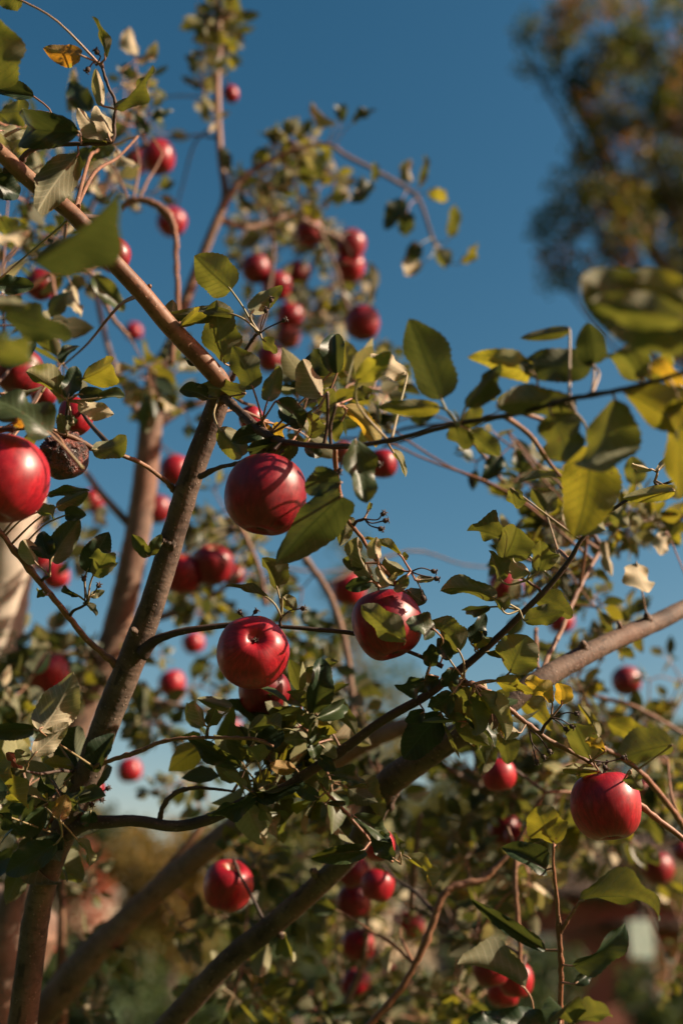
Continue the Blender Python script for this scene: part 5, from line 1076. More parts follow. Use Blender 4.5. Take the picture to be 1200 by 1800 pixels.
 [1,[0.4085,1.7528,1.695],6,0.0401,1],
 [1,[0.4272,1.9131,1.7215],6,0.0312,0],
 [1,[0.1925,1.6669,1.6572],6,0.0386,6],
 [1,[0.1694,1.6125,1.6427],6,0.0353,0],
 [1,[0.2174,1.7623,1.6523],6,0.0316,6],
 [1,[0.1911,1.8751,1.661],6,0.0337,1],
 [1,[0.2452,1.8551,1.6888],6,0.0379,1],
 [1,[0.1544,1.7189,1.6975],6,0.0424,1],
 [1,[0.1678,1.7073,1.682],6,0.035,1],
 [1,[0.1521,1.6376,1.6719],6,0.0396,5],
 [1,[0.1742,1.668,1.6977],6,0.0388,6],
 [1,[0.1782,1.6251,1.6525],6,0.0355,6],
 [1,[0.4723,1.6492,1.7582],6,0.0343,1],
 [1,[0.4818,1.6884,1.7413],6,0.0309,1],
 [1,[0.4692,1.7175,1.7717],6,0.032,1],
 [1,[0.4914,1.815,1.8192],6,0.0328,0],
 [1,[0.5062,1.8491,1.8132],6,0.0345,0],
 [1,[0.1268,1.6603,1.8037],6,0.0425,0],
 [1,[0.201,1.5653,1.7789],6,0.0397,0],
 [1,[0.1182,1.5458,1.7798],6,0.0301,0],
 [1,[0.1378,1.6867,1.7881],6,0.0326,0],
 [1,[0.1454,1.7959,1.7873],6,0.0326,6],
 [1,[0.1787,1.557,1.7475],6,0.037,6],
 [1,[0.1796,1.6683,1.7835],6,0.0312,0],
 [1,[0.1711,1.8014,1.7786],6,0.0298,0],
 [1,[0.0186,1.6105,1.7132],6,0.0372,5],
 [1,[0.0655,1.6941,1.7517],6,0.0335,5],
 [1,[0.0886,1.8261,1.7749],6,0.0303,5],
 [1,[0.0424,1.582,1.729],6,0.0374,5],
 [1,[0.0581,1.766,1.7737],6,0.031,6],
 [1,[0.0857,1.8204,1.7505],6,0.041,6],
 [1,[0.041,1.5182,1.7482],6,0.0308,0],
 [1,[0.0421,1.8046,1.7737],6,0.0341,6],
 [1,[0.0495,1.6389,1.7456],6,0.0408,0],
 [1,[0.0183,1.7807,1.776],6,0.0374,1],
 [1,[0.0525,1.5452,1.7473],6,0.042,6],
 [1,[0.097,1.8214,1.7842],6,0.0379,0],
 [1,[0.0288,1.6393,1.718],6,0.035,6],
 [1,[0.0508,1.6004,1.7501],6,0.0318,5],
 [1,[0.0341,1.6351,1.7141],6,0.0348,0],
 [1,[0.0465,1.5851,1.7391],6,0.0318,0],
 [1,[-0.0142,1.7337,1.7294],6,0.0314,6],
 [1,[-0.0066,1.816,1.7059],6,0.0334,6],
 [1,[-0.0707,1.7322,1.7107],6,0.0313,0],
 [1,[-0.0572,1.8328,1.7475],6,0.0398,6],
 [1,[0.0,1.7772,1.7004],6,0.0337,0],
 [1,[-0.0079,1.6767,1.7134],6,0.0422,0],
 [1,[-0.0182,1.7188,1.7399],6,0.03,6],
 [1,[-0.0111,1.7958,1.7368],6,0.0319,6],
 [1,[-0.0762,1.6169,1.6863],6,0.0307,1],
 [1,[-0.0282,1.6157,1.6677],6,0.0412,0],
 [1,[-0.0222,1.6464,1.7278],6,0.0414,0],
 [1,[-0.0194,1.5808,1.7196],6,0.0334,0],
 [1,[-0.0488,1.5762,1.6731],6,0.0323,1],
 [1,[0.0196,2.2472,1.6005],6,0.0297,0],
 [1,[0.0405,2.0139,1.6851],6,0.0416,6],
 [1,[-0.0032,2.3653,1.6608],6,0.0345,6],
 [1,[-0.0067,2.196,1.6236],6,0.0321,0],
 [1,[-0.044,2.3519,1.6385],6,0.0328,0],
 [1,[-0.0186,2.066,1.6904],6,0.042,0],
 [1,[-0.0073,2.1841,1.6838],6,0.0377,0],
 [1,[-0.0187,2.1785,1.7098],6,0.0414,1],
 [1,[-0.064,2.1818,1.6258],6,0.032,6],
 [1,[0.0294,2.2146,1.7005],6,0.0413,0],
 [1,[-0.0422,2.1989,1.6446],6,0.0345,6],
 [1,[0.0684,2.3169,1.6998],6,0.0409,0],
 [1,[-0.047,2.2391,1.6197],6,0.0374,0],
 [1,[0.0392,2.2522,1.7154],6,0.0308,1],
 [1,[0.0615,2.2678,1.6779],6,0.0419,0],
 [1,[0.0616,2.0438,1.6973],6,0.0412,0],
 [1,[-0.0516,2.1717,1.6112],6,0.0315,0],
 [1,[0.0392,2.0745,1.6096],6,0.0372,0],
 [1,[-0.0121,2.3401,1.6736],6,0.0298,0],
 [1,[-0.0108,2.282,1.6136],6,0.0309,1],
 [1,[-0.0514,2.1326,1.6207],6,0.039,0],
 [1,[-0.0307,2.3043,1.7303],6,0.0423,0],
 [1,[0.0365,2.2008,1.7129],6,0.0391,0],
 [1,[-0.0895,2.3697,1.6654],6,0.0322,0],
 [1,[-0.0724,2.013,1.6818],6,0.0359,0],
 [1,[-0.0561,2.3421,1.713],6,0.035,0],
 [1,[0.0471,2.1921,1.6698],6,0.0299,0],
 [1,[0.0525,2.3741,1.6901],6,0.0347,0],
 [1,[-0.0164,2.3348,1.6561],6,0.0393,1],
 [1,[0.0168,2.3085,1.6672],6,0.0332,1],
 [1,[0.0017,2.2545,1.7232],6,0.0412,1],
 [1,[0.0256,2.3503,1.6551],6,0.0357,0],
 [1,[0.138,2.4023,1.5717],6,0.0417,0],
 [1,[0.0808,2.4269,1.5346],6,0.0299,5],
 [1,[0.0349,2.3241,1.5607],6,0.031,0],
 [1,[0.0149,2.3207,1.6078],6,0.0388,5],
 [1,[0.0174,2.2705,1.5168],6,0.031,0],
 [1,[0.0869,2.5132,1.6055],6,0.0316,5],
 [1,[0.0278,2.5496,1.4868],6,0.0327,1],
 [1,[0.0753,2.4839,1.5342],6,0.0414,5],
 [1,[0.1022,2.499,1.6406],6,0.031,6],
 [1,[0.0481,2.5036,1.5078],6,0.0343,5],
 [1,[0.0475,2.4931,1.5387],6,0.0368,1],
 [1,[0.0511,2.4607,1.6254],6,0.035,6],
 [1,[0.0703,2.5338,1.5973],6,0.0369,0],
 [1,[0.0525,2.2757,1.5325],6,0.0304,0],
 [1,[0.0945,2.4493,1.5467],6,0.0332,5],
 [1,[-0.0064,2.1489,1.543],6,0.0355,6],
 [1,[-0.0047,2.3945,1.5984],6,0.0307,1],
 [1,[0.04,2.1678,1.5962],6,0.0362,1],
 [1,[-0.0062,2.2289,1.5864],6,0.0414,1],
 [1,[0.1136,2.2294,1.5387],6,0.038,1],
 [1,[0.0965,2.4204,1.5848],6,0.0416,5],
 [1,[0.0324,2.1894,1.5226],6,0.0382,0],
 [1,[-0.0325,2.3705,1.5362],6,0.035,0],
 [1,[0.1601,2.4206,1.5794],6,0.0321,1],
 [1,[0.1733,2.4913,1.5688],6,0.0327,0],
 [1,[0.1018,2.5219,1.4869],6,0.041,6],
 [1,[-0.0306,2.2137,1.5487],6,0.0307,1],
 [1,[0.0547,2.5031,1.5669],6,0.0364,0],
 [1,[0.1026,2.4781,1.6109],6,0.0339,6],
 [1,[-0.0037,2.2889,1.5953],6,0.0298,5],
 [1,[-0.0235,2.3213,1.564],6,0.0378,0],
 [1,[0.0209,2.3714,1.6033],6,0.0356,5],
 [1,[0.1076,1.9773,1.4726],6,0.03,0],
 [1,[0.1499,2.2351,1.4344],6,0.033,5],
 [1,[0.0319,2.1638,1.4476],6,0.0357,6],
 [1,[0.1283,2.3042,1.4194],6,0.0332,6],
 [1,[0.0004,2.1186,1.471],6,0.0271,6],
 [1,[0.1471,2.2134,1.4215],6,0.0344,5],
 [1,[0.1556,2.0917,1.4773],6,0.0355,6],
 [1,[0.172,1.9463,1.4548],6,0.028,0],
 [1,[0.0367,2.1923,1.5028],6,0.0288,6],
 [1,[0.2194,2.2712,1.4753],6,0.034,0],
 [1,[0.1338,1.8906,1.4738],6,0.0293,0],
 [1,[0.1469,1.9762,1.4643],6,0.0302,5],
 [1,[0.1866,2.3262,1.4266],6,0.0323,5],
 [1,[0.1014,1.8536,1.4671],6,0.0311,6],
 [1,[0.0781,2.1347,1.4214],6,0.0328,0],
 [1,[0.146,1.9104,1.4644],6,0.0336,6],
 [1,[0.1472,2.3318,1.4949],6,0.0363,0],
 [1,[0.0818,2.2952,1.4237],6,0.0343,5],
 [1,[0.0941,2.2402,1.4634],6,0.0339,5],
 [1,[0.049,1.8837,1.4359],6,0.03,0],
 [1,[0.0231,2.2336,1.4457],6,0.0356,0],
 [1,[-0.0034,2.2847,1.4516],6,0.0294,5],
 [1,[0.0125,1.9481,1.4491],6,0.0396,6],
 [1,[-0.0237,1.9833,1.4274],6,0.0419,0],
 [1,[-0.0467,2.056,1.4317],6,0.0316,1],
 [1,[-0.0832,1.965,1.4673],6,0.0417,0],
 [1,[-0.027,1.6596,1.4524],6,0.0312,0],
 [1,[-0.0528,2.0314,1.4673],6,0.0304,0],
 [1,[-0.1017,2.0254,1.4848],6,0.0366,0],
 [1,[-0.0247,1.959,1.5113],6,0.0362,0],
 [1,[-0.0326,1.6909,1.448],6,0.0411,0],
 [1,[-0.0944,1.973,1.4464],6,0.0378,0],
 [1,[-0.0749,1.8048,1.4565],6,0.0315,6],
 [1,[-0.0421,1.9011,1.4446],6,0.032,6],
 [1,[-0.0719,1.9267,1.4544],6,0.0312,0],
 [1,[-0.0953,2.0022,1.4881],6,0.0317,0],
 [1,[0.1323,2.0386,1.6832],6,0.0322,1],
 [1,[0.1406,2.0342,1.6814],6,0.0334,6],
 [1,[0.0938,2.0552,1.6846],6,0.0354,0],
 [1,[0.163,2.1007,1.6188],6,0.0345,0],
 [1,[0.175,2.127,1.6457],6,0.0408,6],
 [1,[0.1129,1.9836,1.6428],6,0.0387,0],
 [1,[0.1094,1.8794,1.6599],6,0.041,6],
 [1,[0.108,2.1387,1.6912],6,0.0392,5],
 [1,[0.1396,2.0978,1.6627],6,0.0333,5],
 [1,[0.1715,2.2456,1.6771],6,0.0396,1],
 [1,[0.1089,1.9724,1.5714],6,0.0379,0],
 [1,[0.1687,2.2327,1.6637],6,0.0324,0],
 [1,[0.1092,1.9697,1.6398],6,0.04,0],
 [1,[0.0851,2.0593,1.6508],6,0.0371,5],
 [1,[-0.1027,1.594,1.645],6,0.0305,6],
 [1,[-0.1695,1.8126,1.6267],6,0.0417,0],
 [1,[-0.1113,1.6447,1.6254],6,0.0377,6],
 [1,[-0.1141,1.6406,1.6438],6,0.0337,1],
 [1,[-0.1274,1.7725,1.647],6,0.0401,0],
 [1,[-0.1489,1.8545,1.6263],6,0.0327,0],
 [1,[-0.1303,1.7332,1.6412],6,0.0302,0],
 [1,[-0.1446,1.5838,1.6581],6,0.0316,6],
 [1,[-0.1685,1.7219,1.563],5,0.0368,1],
 [1,[-0.2197,1.9281,1.5889],5,0.0377,0],
 [1,[-0.2169,1.7554,1.554],5,0.0395,0],
 [1,[-0.1942,1.9239,1.5819],5,0.0401,6],
 [1,[-0.2422,1.8162,1.5664],5,0.0331,0],
 [1,[-0.1922,1.802,1.5789],5,0.0326,0],
 [1,[-0.1895,1.8023,1.472],6,0.0397,0],
 [1,[-0.1513,1.7424,1.4887],6,0.0335,0],
 [1,[-0.1141,1.6364,1.4723],6,0.0386,1],
 [1,[-0.1178,1.7204,1.4509],6,0.0386,0],
 [1,[-0.1278,1.7304,1.4738],6,0.0373,0],
 [1,[-0.1317,1.7581,1.5033],6,0.0324,1],
 [1,[-0.0901,1.6216,1.4576],6,0.0385,0],
 [1,[-0.1141,1.758,1.4728],6,0.0383,0],
 [1,[-0.1383,1.5806,1.4723],6,0.0414,0],
 [1,[-0.1297,1.6044,1.504],6,0.0415,0],
 [1,[-0.1208,1.7495,1.4931],6,0.0311,6],
 [1,[-0.3597,1.7788,1.5127],5,0.0369,6],
 [1,[-0.3605,1.9242,1.5002],5,0.0306,0],
 [1,[-0.3834,1.879,1.5367],5,0.0359,6],
 [1,[-0.3204,1.7174,1.5276],5,0.0371,6],
 [1,[-0.3816,1.8531,1.5252],5,0.0306,1],
 [1,[-0.3768,1.8366,1.5342],5,0.0318,6],
 [1,[-0.3888,1.9237,1.4482],5,0.0271,5],
 [1,[-0.3541,1.8155,1.4537],5,0.0282,6],
 [1,[-0.3761,1.9353,1.4753],5,0.037,0],
 [1,[-0.3693,1.7733,1.4519],5,0.0346,5],
 [1,[-0.383,1.8892,1.4503],5,0.0289,0],
 [1,[-0.357,1.797,1.4237],5,0.0349,0],
 [1,[-0.4447,1.8843,1.6334],5,0.0326,0],
 [1,[-0.3992,1.8985,1.615],5,0.0284,5],
 [1,[-0.4562,1.9393,1.6466],5,0.0321,5],
 [1,[-0.4537,1.9847,1.637],5,0.0306,5],
 [1,[-0.4039,1.8929,1.6443],5,0.0376,0],
 [1,[0.2525,1.9024,1.5603],6,0.0293,0],
 [1,[0.1775,1.5617,1.5753],6,0.0332,6],
 [0,[0.1755,1.5229,1.5793],6,0.0329,6],
 [1,[0.2685,1.83,1.5654],6,0.0321,6],
 [0,[0.1665,1.5043,1.5409],6,0.0323,0],
 [1,[0.1833,1.7343,1.5657],6,0.0288,0],
 [1,[0.2336,1.7588,1.531],6,0.0268,5],
 [1,[0.218,1.8431,1.5453],6,0.0298,0],
 [1,[0.2008,1.7197,1.545],6,0.0298,5],
 [1,[0.1981,1.8608,1.5901],6,0.0344,1],
 [1,[0.1795,1.6459,1.5499],6,0.0371,5],
 [1,[0.2252,1.8995,1.6011],6,0.0279,1],
 [0,[0.1582,1.5708,1.4657],6,0.0326,0],
 [1,[0.1635,1.6239,1.4406],6,0.0276,0],
 [1,[0.169,1.7131,1.4536],6,0.037,1],
 [1,[0.1743,1.6852,1.4808],6,0.0282,0],
 [0,[0.1433,1.56,1.4753],6,0.0315,0],
 [1,[0.1421,1.8069,1.4614],6,0.0343,0],
 [1,[0.2032,1.7568,1.4729],6,0.029,1],
 [1,[0.1684,1.8322,1.4582],6,0.0334,0],
 [1,[0.2891,1.6815,1.6008],6,0.0335,5],
 [0,[0.2321,1.4863,1.6013],6,0.0305,5],
 [0,[0.2325,1.518,1.5982],6,0.0297,6],
 [1,[0.2441,1.6565,1.6113],6,0.0309,0],
 [0,[0.2311,1.4799,1.6155],6,0.0349,5],
 [1,[0.2821,1.7678,1.5894],6,0.0294,0],
 [1,[0.2617,1.755,1.594],6,0.0372,5],
 [1,[0.2531,1.7162,1.6287],6,0.0367,6],
 [1,[0.5872,2.0479,1.6154],5,0.0329,1],
 [1,[0.6092,2.2168,1.6186],5,0.0298,5],
 [1,[0.6137,2.1569,1.5432],5,0.0237,0],
 [1,[0.5313,1.9788,1.496],5,0.0244,1],
 [1,[0.5856,2.211,1.5076],5,0.0248,6],
 [1,[0.5615,2.0236,1.5417],5,0.0263,1],
 [1,[0.5775,2.1782,1.4615],5,0.0248,0],
 [1,[0.5383,2.0158,1.4861],5,0.0262,1],
 [1,[0.1242,1.7473,1.6175],5,0.0305,0],
 [1,[0.1966,1.9559,1.6131],5,0.0381,1],
 [1,[0.1792,1.844,1.5478],5,0.0374,1],
 [1,[0.1547,1.9922,1.6258],5,0.0363,1],
 [1,[0.1977,1.9094,1.6048],5,0.032,5],
 [1,[0.1701,1.8831,1.626],5,0.0381,5],
 [1,[0.6879,1.5684,2.0874],5,0.0303,6],
 [1,[0.6027,1.3965,2.0776],5,0.0317,0],
 [1,[0.614,1.4569,2.027],5,0.0359,6],
 [1,[0.6164,1.4045,2.0585],5,0.0423,0],
 [1,[0.6372,1.5923,2.0852],5,0.0368,0],
 [1,[0.6991,1.5689,2.0953],5,0.0338,0],
 [1,[0.6365,1.6126,2.17],5,0.0302,6],
 [1,[0.6228,1.5546,2.0932],5,0.034,0],
 [1,[0.7508,1.6406,2.2146],5,0.0381,6],
 [1,[0.795,1.7369,2.1893],5,0.0368,0],
 [1,[0.7303,1.6167,2.1511],5,0.0368,1],
 [1,[0.8019,1.4936,2.1079],5,0.0404,0],
 [1,[0.7525,1.5069,2.0621],5,0.0304,0],
 [1,[0.7523,1.7088,2.2233],5,0.0385,0],
 [1,[0.8419,1.7125,2.247],5,0.038,6],
 [1,[0.7694,1.5118,2.1364],5,0.0317,1],
 [1,[0.6754,1.5115,2.1386],5,0.0338,0],
 [1,[0.7131,1.5226,2.073],5,0.0339,1],
 [1,[0.8848,1.7045,2.183],5,0.037,0],
 [1,[0.9103,1.5971,2.1662],5,0.0339,1],
 [1,[0.8987,1.6348,2.1307],5,0.0303,0],
 [1,[0.9505,1.6198,2.2122],5,0.0316,1],
 [1,[0.9131,1.6425,2.1541],5,0.0338,6],
 [1,[0.8284,1.5642,2.1963],5,0.0388,6],
 [1,[0.947,1.7233,2.1785],5,0.0368,0],
 [1,[0.8835,1.5578,2.2199],5,0.0408,0],
 [1,[0.9599,1.6511,2.1814],5,0.0301,6],
 [1,[0.6072,1.7924,1.7464],5,0.0414,5],
 [1,[0.7554,1.9662,1.8175],5,0.0386,1],
 [1,[0.5954,1.7757,1.7653],5,0.0365,1],
 [1,[0.6545,1.9873,1.8408],5,0.0393,0],
 [1,[0.636,1.8705,1.856],5,0.0397,0],
 [1,[0.6765,1.9446,1.7733],5,0.0354,5],
 [1,[0.6855,1.8231,1.7912],5,0.038,0],
 [1,[0.6397,1.7187,1.7913],5,0.0358,0],
 [1,[0.6711,1.7237,1.8703],5,0.0306,5],
 [1,[0.6809,1.894,1.8747],5,0.038,0],
 [1,[0.7859,1.9343,1.7644],5,0.0374,0],
 [1,[0.8567,2.1801,1.6986],5,0.0324,1],
 [1,[0.7632,1.9417,1.8374],5,0.0424,0],
 [1,[0.7631,1.9675,1.8582],5,0.0335,6],
 [1,[0.8114,2.0987,1.7195],5,0.037,0],
 [1,[0.7683,1.9291,1.7594],5,0.0301,1],
 [1,[0.8964,2.024,1.8051],5,0.0362,0],
 [1,[0.86,2.022,1.6915],5,0.0319,0],
]
APPLES = [
 [[-0.2495,0.7697,1.8373],0.0332,[0.1,-0.024,0.995],1.0,"n","large glossy red apple cut off by the left edge of the picture",0],
 [[-0.2342,0.8727,1.9028],0.0197,[-0.203,-0.671,0.713],1.0,"rot","shrivelled rotten brown apple beside the large apple at the left edge",0],
 [[-0.0605,0.8388,1.8531],0.0328,[0.152,-0.071,0.986],1.0,"n","biggest red apple hanging just right of the front limb, half shaded by leaves",0],
 [[-0.0744,0.9343,1.7501],0.0307,[-0.153,0.976,-0.156],0.97,"n","dark red apple turned to show its dried blossom end, below the biggest apple",0],
 [[-0.0743,1.085,1.7509],0.0253,[0.101,-0.126,0.987],0.9,"n","shaded red apple tucked directly under the apple showing its blossom end",0],
 [[0.0394,0.9496,1.779],0.0305,[-0.255,-0.005,0.967],1.0,"n","red apple with one green leaf lying across its face, centre of the picture",0],
 [[0.2295,1.0083,1.6338],0.0305,[-0.08,-0.015,0.997],1.0,"n","large sunlit red apple hanging under the twig at the lower right",0],
 [[-0.126,1.3233,1.5882],0.0277,[0.204,-0.504,0.839],1.0,"n","red apple hanging alone above the dark diagonal limb at the lower left",0],
 [[-0.1938,1.6265,2.0717],0.031,[0.105,-0.645,0.757],1.0,"n","middle red apple of the blurred trio between front limb and blossom-end apple",1],
 [[-0.2394,1.6317,2.0589],0.031,[0.104,-0.467,0.878],1.0,"n","shaded leftmost apple of the blurred trio touching the front limb",1],
 [[-0.1833,1.8489,2.1292],0.0185,[-0.106,0.1,0.989],1.0,"n","smallest rightmost sunlit apple of the blurred trio right of the front limb",1],
 [[-0.4435,1.6881,1.9192],0.031,[0.0,-0.558,0.83],1.0,"n","very dark blurred apple at left above the cream-coloured leaf",1],
 [[-0.3836,2.5409,2.1073],0.031,[-0.166,0.018,0.986],1.0,"n","small pink-red blurred apple just right of the front limb fork",1],
 [[-0.5242,2.8526,1.9626],0.031,[-0.14,0.052,0.989],1.0,"n","small blurred apple hanging under the thin twig at lower left",1],
 [[-0.6466,2.7263,2.6334],0.031,[0.019,0.159,0.987],1.0,"n","blurred apple right of the rotten apple, against blue sky",1],
 [[-0.3863,2.2087,2.3988],0.031,[0.021,-0.119,0.993],1.0,"n","pink blurred apple half hidden behind the left side of the front limb",1],
 [[-0.3233,2.0232,2.4034],0.031,[0.077,0.16,0.984],1.0,"n","dark blurred apple peeking out left of the front limb, near its thin twig",1],
 [[-0.3327,1.675,2.8711],0.031,[0.035,-0.126,0.991],1.0,"n","sunlit apple of the dark pair high at upper left",1],
 [[-0.5073,2.2878,3.3605],0.031,[-0.072,-0.06,0.996],1.0,"n","fully shaded left apple of the dark pair high at upper left",1],
 [[-0.3553,1.9832,2.9571],0.031,[0.249,-0.145,0.957],1.0,"n","dark apple under the crooked orange twig at upper left",1],
 [[-0.27,1.1374,2.2886],0.0203,[-0.084,0.178,0.98],1.0,"n","bright apple half hidden by the big dark leaf at upper left",0],
 [[-0.462,1.4915,2.4801],0.0245,[-0.111,0.181,0.977],1.0,"n","dim apple behind pink twigs under the big dark leaf",1],
 [[-0.5475,2.6034,3.0647],0.024,[-0.241,0.161,0.957],1.0,"n","small red apple above a dark leaf left of the orange-brown branch",1],
 [[-0.3531,1.1016,2.1102],0.0263,[0.031,-0.038,0.999],1.0,"n","dark apple buried in leaves at the left edge, above the big green leaf",0],
 [[-0.3393,1.1547,2.1123],0.0156,[-0.025,-0.069,0.997],1.0,"n","small red apple peeping between leaves left of the curled pale leaf",0],
 [[-0.2522,0.9674,1.9887],0.0162,[-0.098,-0.039,0.994],1.15,"n","bright narrow red apple above the rotten one with a curled leaf before it",0],
 [[-0.0707,2.0704,2.9958],0.031,[-0.135,0.149,0.98],1.0,"n","topmost blurred apple of the high central bunch",1],
 [[0.0184,1.9269,2.8605],0.031,[0.276,-0.137,0.951],1.0,"n","upper apple of the stacked pair at the right of the high bunch",1],
 [[0.0161,1.9441,2.818],0.031,[0.1,-0.962,0.255],1.0,"n","lower dimpled apple of the stacked pair at the right of the high bunch",1],
 [[-0.1085,2.3913,3.1044],0.031,[-0.029,0.094,0.995],1.0,"n","small sunlit apple in the middle of the high central bunch",1],
 [[-0.1788,2.0198,2.8664],0.031,[-0.197,-0.126,0.972],1.0,"n","dark leftmost apple of the high central bunch",1],
 [[-0.1359,2.0332,2.8333],0.031,[0.194,-0.236,0.952],1.0,"n","bright round apple in the high bunch directly above the small pale leaf",1],
 [[-0.1125,2.1569,2.8352],0.03,[-0.101,-0.18,0.978],1.0,"n","half hidden apple low in the high bunch behind dry black stalks",1],
 [[-0.1175,2.1737,2.7935],0.0275,[-0.016,-0.161,0.987],1.0,"dull","dull brownish apple at the bottom of the high central bunch",1],
 [[-0.1562,2.174,2.7394],0.031,[-0.152,-0.08,0.985],1.0,"n","blurred apple directly below the small hanging leaf near the dry stalks",1],
 [[0.037,1.73,2.557],0.031,[0.047,-0.181,0.982],1.0,"n","lone blurred apple right of the high bunch, above the broad olive leaf",1],
 [[-0.2231,1.8159,3.1453],0.0161,[-0.257,-0.254,0.932],1.1,"n","small apple on the tall upright shoot at the top",1],
 [[0.054,1.3669,2.121],0.0195,[0.027,-0.2,0.979],1.0,"n","small apple peeking under the dark horizontal branch right of the grey leaf",1],
 [[0.0024,1.452,2.1773],0.0168,[-0.269,-0.164,0.949],1.0,"dull","dull brown apple behind the dark horizontal branch",1],
 [[-0.0909,1.0309,2.0182],0.0126,[0.188,0.047,0.981],1.0,"n","dark apple hidden behind the leaves of the limb fork",0],
 [[0.0134,1.9688,2.1439],0.031,[-0.058,-0.195,0.979],1.0,"n","blurred dark apple behind leaves left of the centre apple",1],
 [[0.2976,1.9665,2.1496],0.031,[-0.115,0.111,0.987],1.0,"n","dark blurred apple behind the leaf cluster at right",1],
 [[0.5189,2.5963,2.2699],0.031,[0.114,-0.182,0.977],1.0,"n","pale pink blurred apple behind the thin forked twig at right",1],
 [[0.5973,2.3436,2.065],0.031,[0.025,0.138,0.99],1.0,"n","blurred apple alone against the sky at right, below the thick branch",1],
 [[0.1801,1.3178,1.7086],0.0195,[-0.035,-0.068,0.997],1.0,"n","red apple hanging beneath the leaf cluster of the thick limb",0],
 [[0.2431,1.7539,1.6971],0.0238,[0.111,-0.128,0.985],1.0,"n","darker apple of the blurred pair left of the heart-shaped leaf",1],
 [[0.2525,1.7066,1.6806],0.0165,[0.136,-0.263,0.955],1.0,"n","smaller sunlit apple of the blurred pair left of the heart-shaped leaf",1],
 [[0.6145,2.3127,1.6869],0.031,[-0.287,-0.187,0.94],1.0,"n","blurred apple below and right of the large sunlit apple",1],
 [[0.8857,3.067,1.7902],0.031,[-0.099,0.164,0.981],1.0,"n","apple cut by the right edge near the bottom",1],
 [[0.0396,1.2443,1.6235],0.0168,[-0.134,0.091,0.987],1.0,"n","apple behind leaves at the end of the thin orange twig",0],
 [[0.017,1.6206,1.6265],0.0217,[-0.23,-0.001,0.973],1.0,"n","apple partly covered by the dark diagonal limb, left of the orange twig tip",1],
 [[0.0448,1.4701,1.5987],0.0203,[0.258,-0.088,0.962],1.0,"n","round sunlit apple at the top of the low central bunch",0],
 [[0.0176,1.6888,1.5913],0.0248,[-0.153,0.095,0.984],1.0,"n","big shaded apple in the middle of the low central bunch",1],
 [[0.1261,2.2734,1.5803],0.031,[-0.239,-0.063,0.969],1.0,"n","pink apple at the right of the low central bunch",1],
 [[0.0255,1.8182,1.5379],0.0247,[-0.225,0.006,0.974],1.0,"n","shaded apple with one bright spot in the low central bunch",1],
 [[0.0225,1.9488,1.4817],0.0234,[0.301,-0.229,0.926],1.0,"n","lowest, nearly black apple of the low central bunch",1],
 [[0.0913,2.3728,1.5001],0.0143,[0.175,-0.01,0.985],1.0,"n","tiny red apple behind a pale leaf in the low central bunch",1],
 [[0.1769,1.4547,1.5032],0.0216,[-0.198,0.03,0.98],1.0,"n","left apple of the trio at the bottom right under an arched leaf",0],
 [[0.2142,1.5136,1.4909],0.0217,[-0.032,-0.041,0.999],1.0,"n","right sunlit apple of the trio at the bottom right",0],
 [[0.213,1.6273,1.4764],0.0218,[0.099,0.15,0.984],1.0,"n","lowest apple of the trio at the bottom right",1],
 [[-0.7243,3.0099,1.5732],0.031,[0.037,-0.021,0.999],1.0,"n","small purple-red apple between the lower left limbs",1],
 [[-0.6225,2.3514,2.3003],0.031,[-0.238,0.09,0.967],1.0,"n","blurred apple behind the thin twig at left, lower of two",1],
 [[-0.7384,2.6578,2.4447],0.031,[0.184,-0.195,0.963],1.0,"n","blurred apple behind the pale crinkled leaf at left, upper of two",1],
 [[-0.39,2.9108,2.3039],0.03,[-0.25,-0.106,0.962],1.0,"n","dark blurred apple below the thin branch left of the blossom-end apple",1],
 [[-0.3107,1.3154,1.7146],0.0117,[-0.056,-0.261,0.964],1.0,"n","red apple peeping behind the yellow leaf at lower left",0],
 [[-0.2841,1.3242,1.6929],0.0143,[-0.068,0.135,0.989],1.0,"n","red apple behind leaves beside black dry stalks at lower left",0],
 [[-0.2879,2.9492,2.0818],0.031,[0.215,-0.022,0.976],1.0,"n","dim red apple behind the twig below the shaded round apple",1],
 [[0.5841,2.2392,1.8305],0.0165,[0.242,0.07,0.968],1.0,"n","tiny red apple just behind the large sunlit apple",1],
]
DRIED_STALKS = [
 [[-0.0708,0.8601,2.0152],[[-0.0618,0.8491,2.0394],[-0.0659,0.8472,2.0279],[-0.0514,0.8469,2.0192]]],
 [[0.0591,0.9177,1.8159],[[0.0759,0.9156,1.8162],[0.0781,0.9155,1.8095],[0.0683,0.9184,1.7953]]],
 [[0.0186,0.8641,1.8431],[[0.0322,0.8539,1.842],[0.0334,0.8621,1.8403],[0.0296,0.8619,1.8343]]],
 [[0.1806,0.9765,1.703],[[0.1982,0.9653,1.7045],[0.1942,0.9685,1.6954],[0.1902,0.9735,1.6945]]],
 [[0.1619,0.9799,1.6938],[[0.1663,0.9835,1.6691],[0.1711,0.9815,1.6726],[0.1759,0.9769,1.6762]]],
 [[-0.233,1.0817,1.6503],[[-0.2189,1.0772,1.6569],[-0.2229,1.0793,1.6489],[-0.2308,1.0735,1.644]]],
 [[-0.0858,0.973,1.7875],[[-0.0885,0.9665,1.7929],[-0.0777,0.9693,1.7942]]],
 [[0.2163,0.9921,1.6696],[[0.2406,0.9901,1.6707],[0.2257,0.9916,1.6651]]],
 [[-0.0528,0.9681,1.7907],[[-0.036,0.96,1.7961]]],
 [[-0.23,0.9783,1.8071],[[-0.2162,0.9619,1.8167],[-0.2286,0.961,1.8217]]],
 [[-0.1974,0.7165,2.1782],[[-0.2017,0.7126,2.1728],[-0.1946,0.7094,2.1827]]],
 [[0.0086,0.7801,1.8662],[[-0.0009,0.7791,1.8502],[0.0256,0.778,1.8549]]],
]

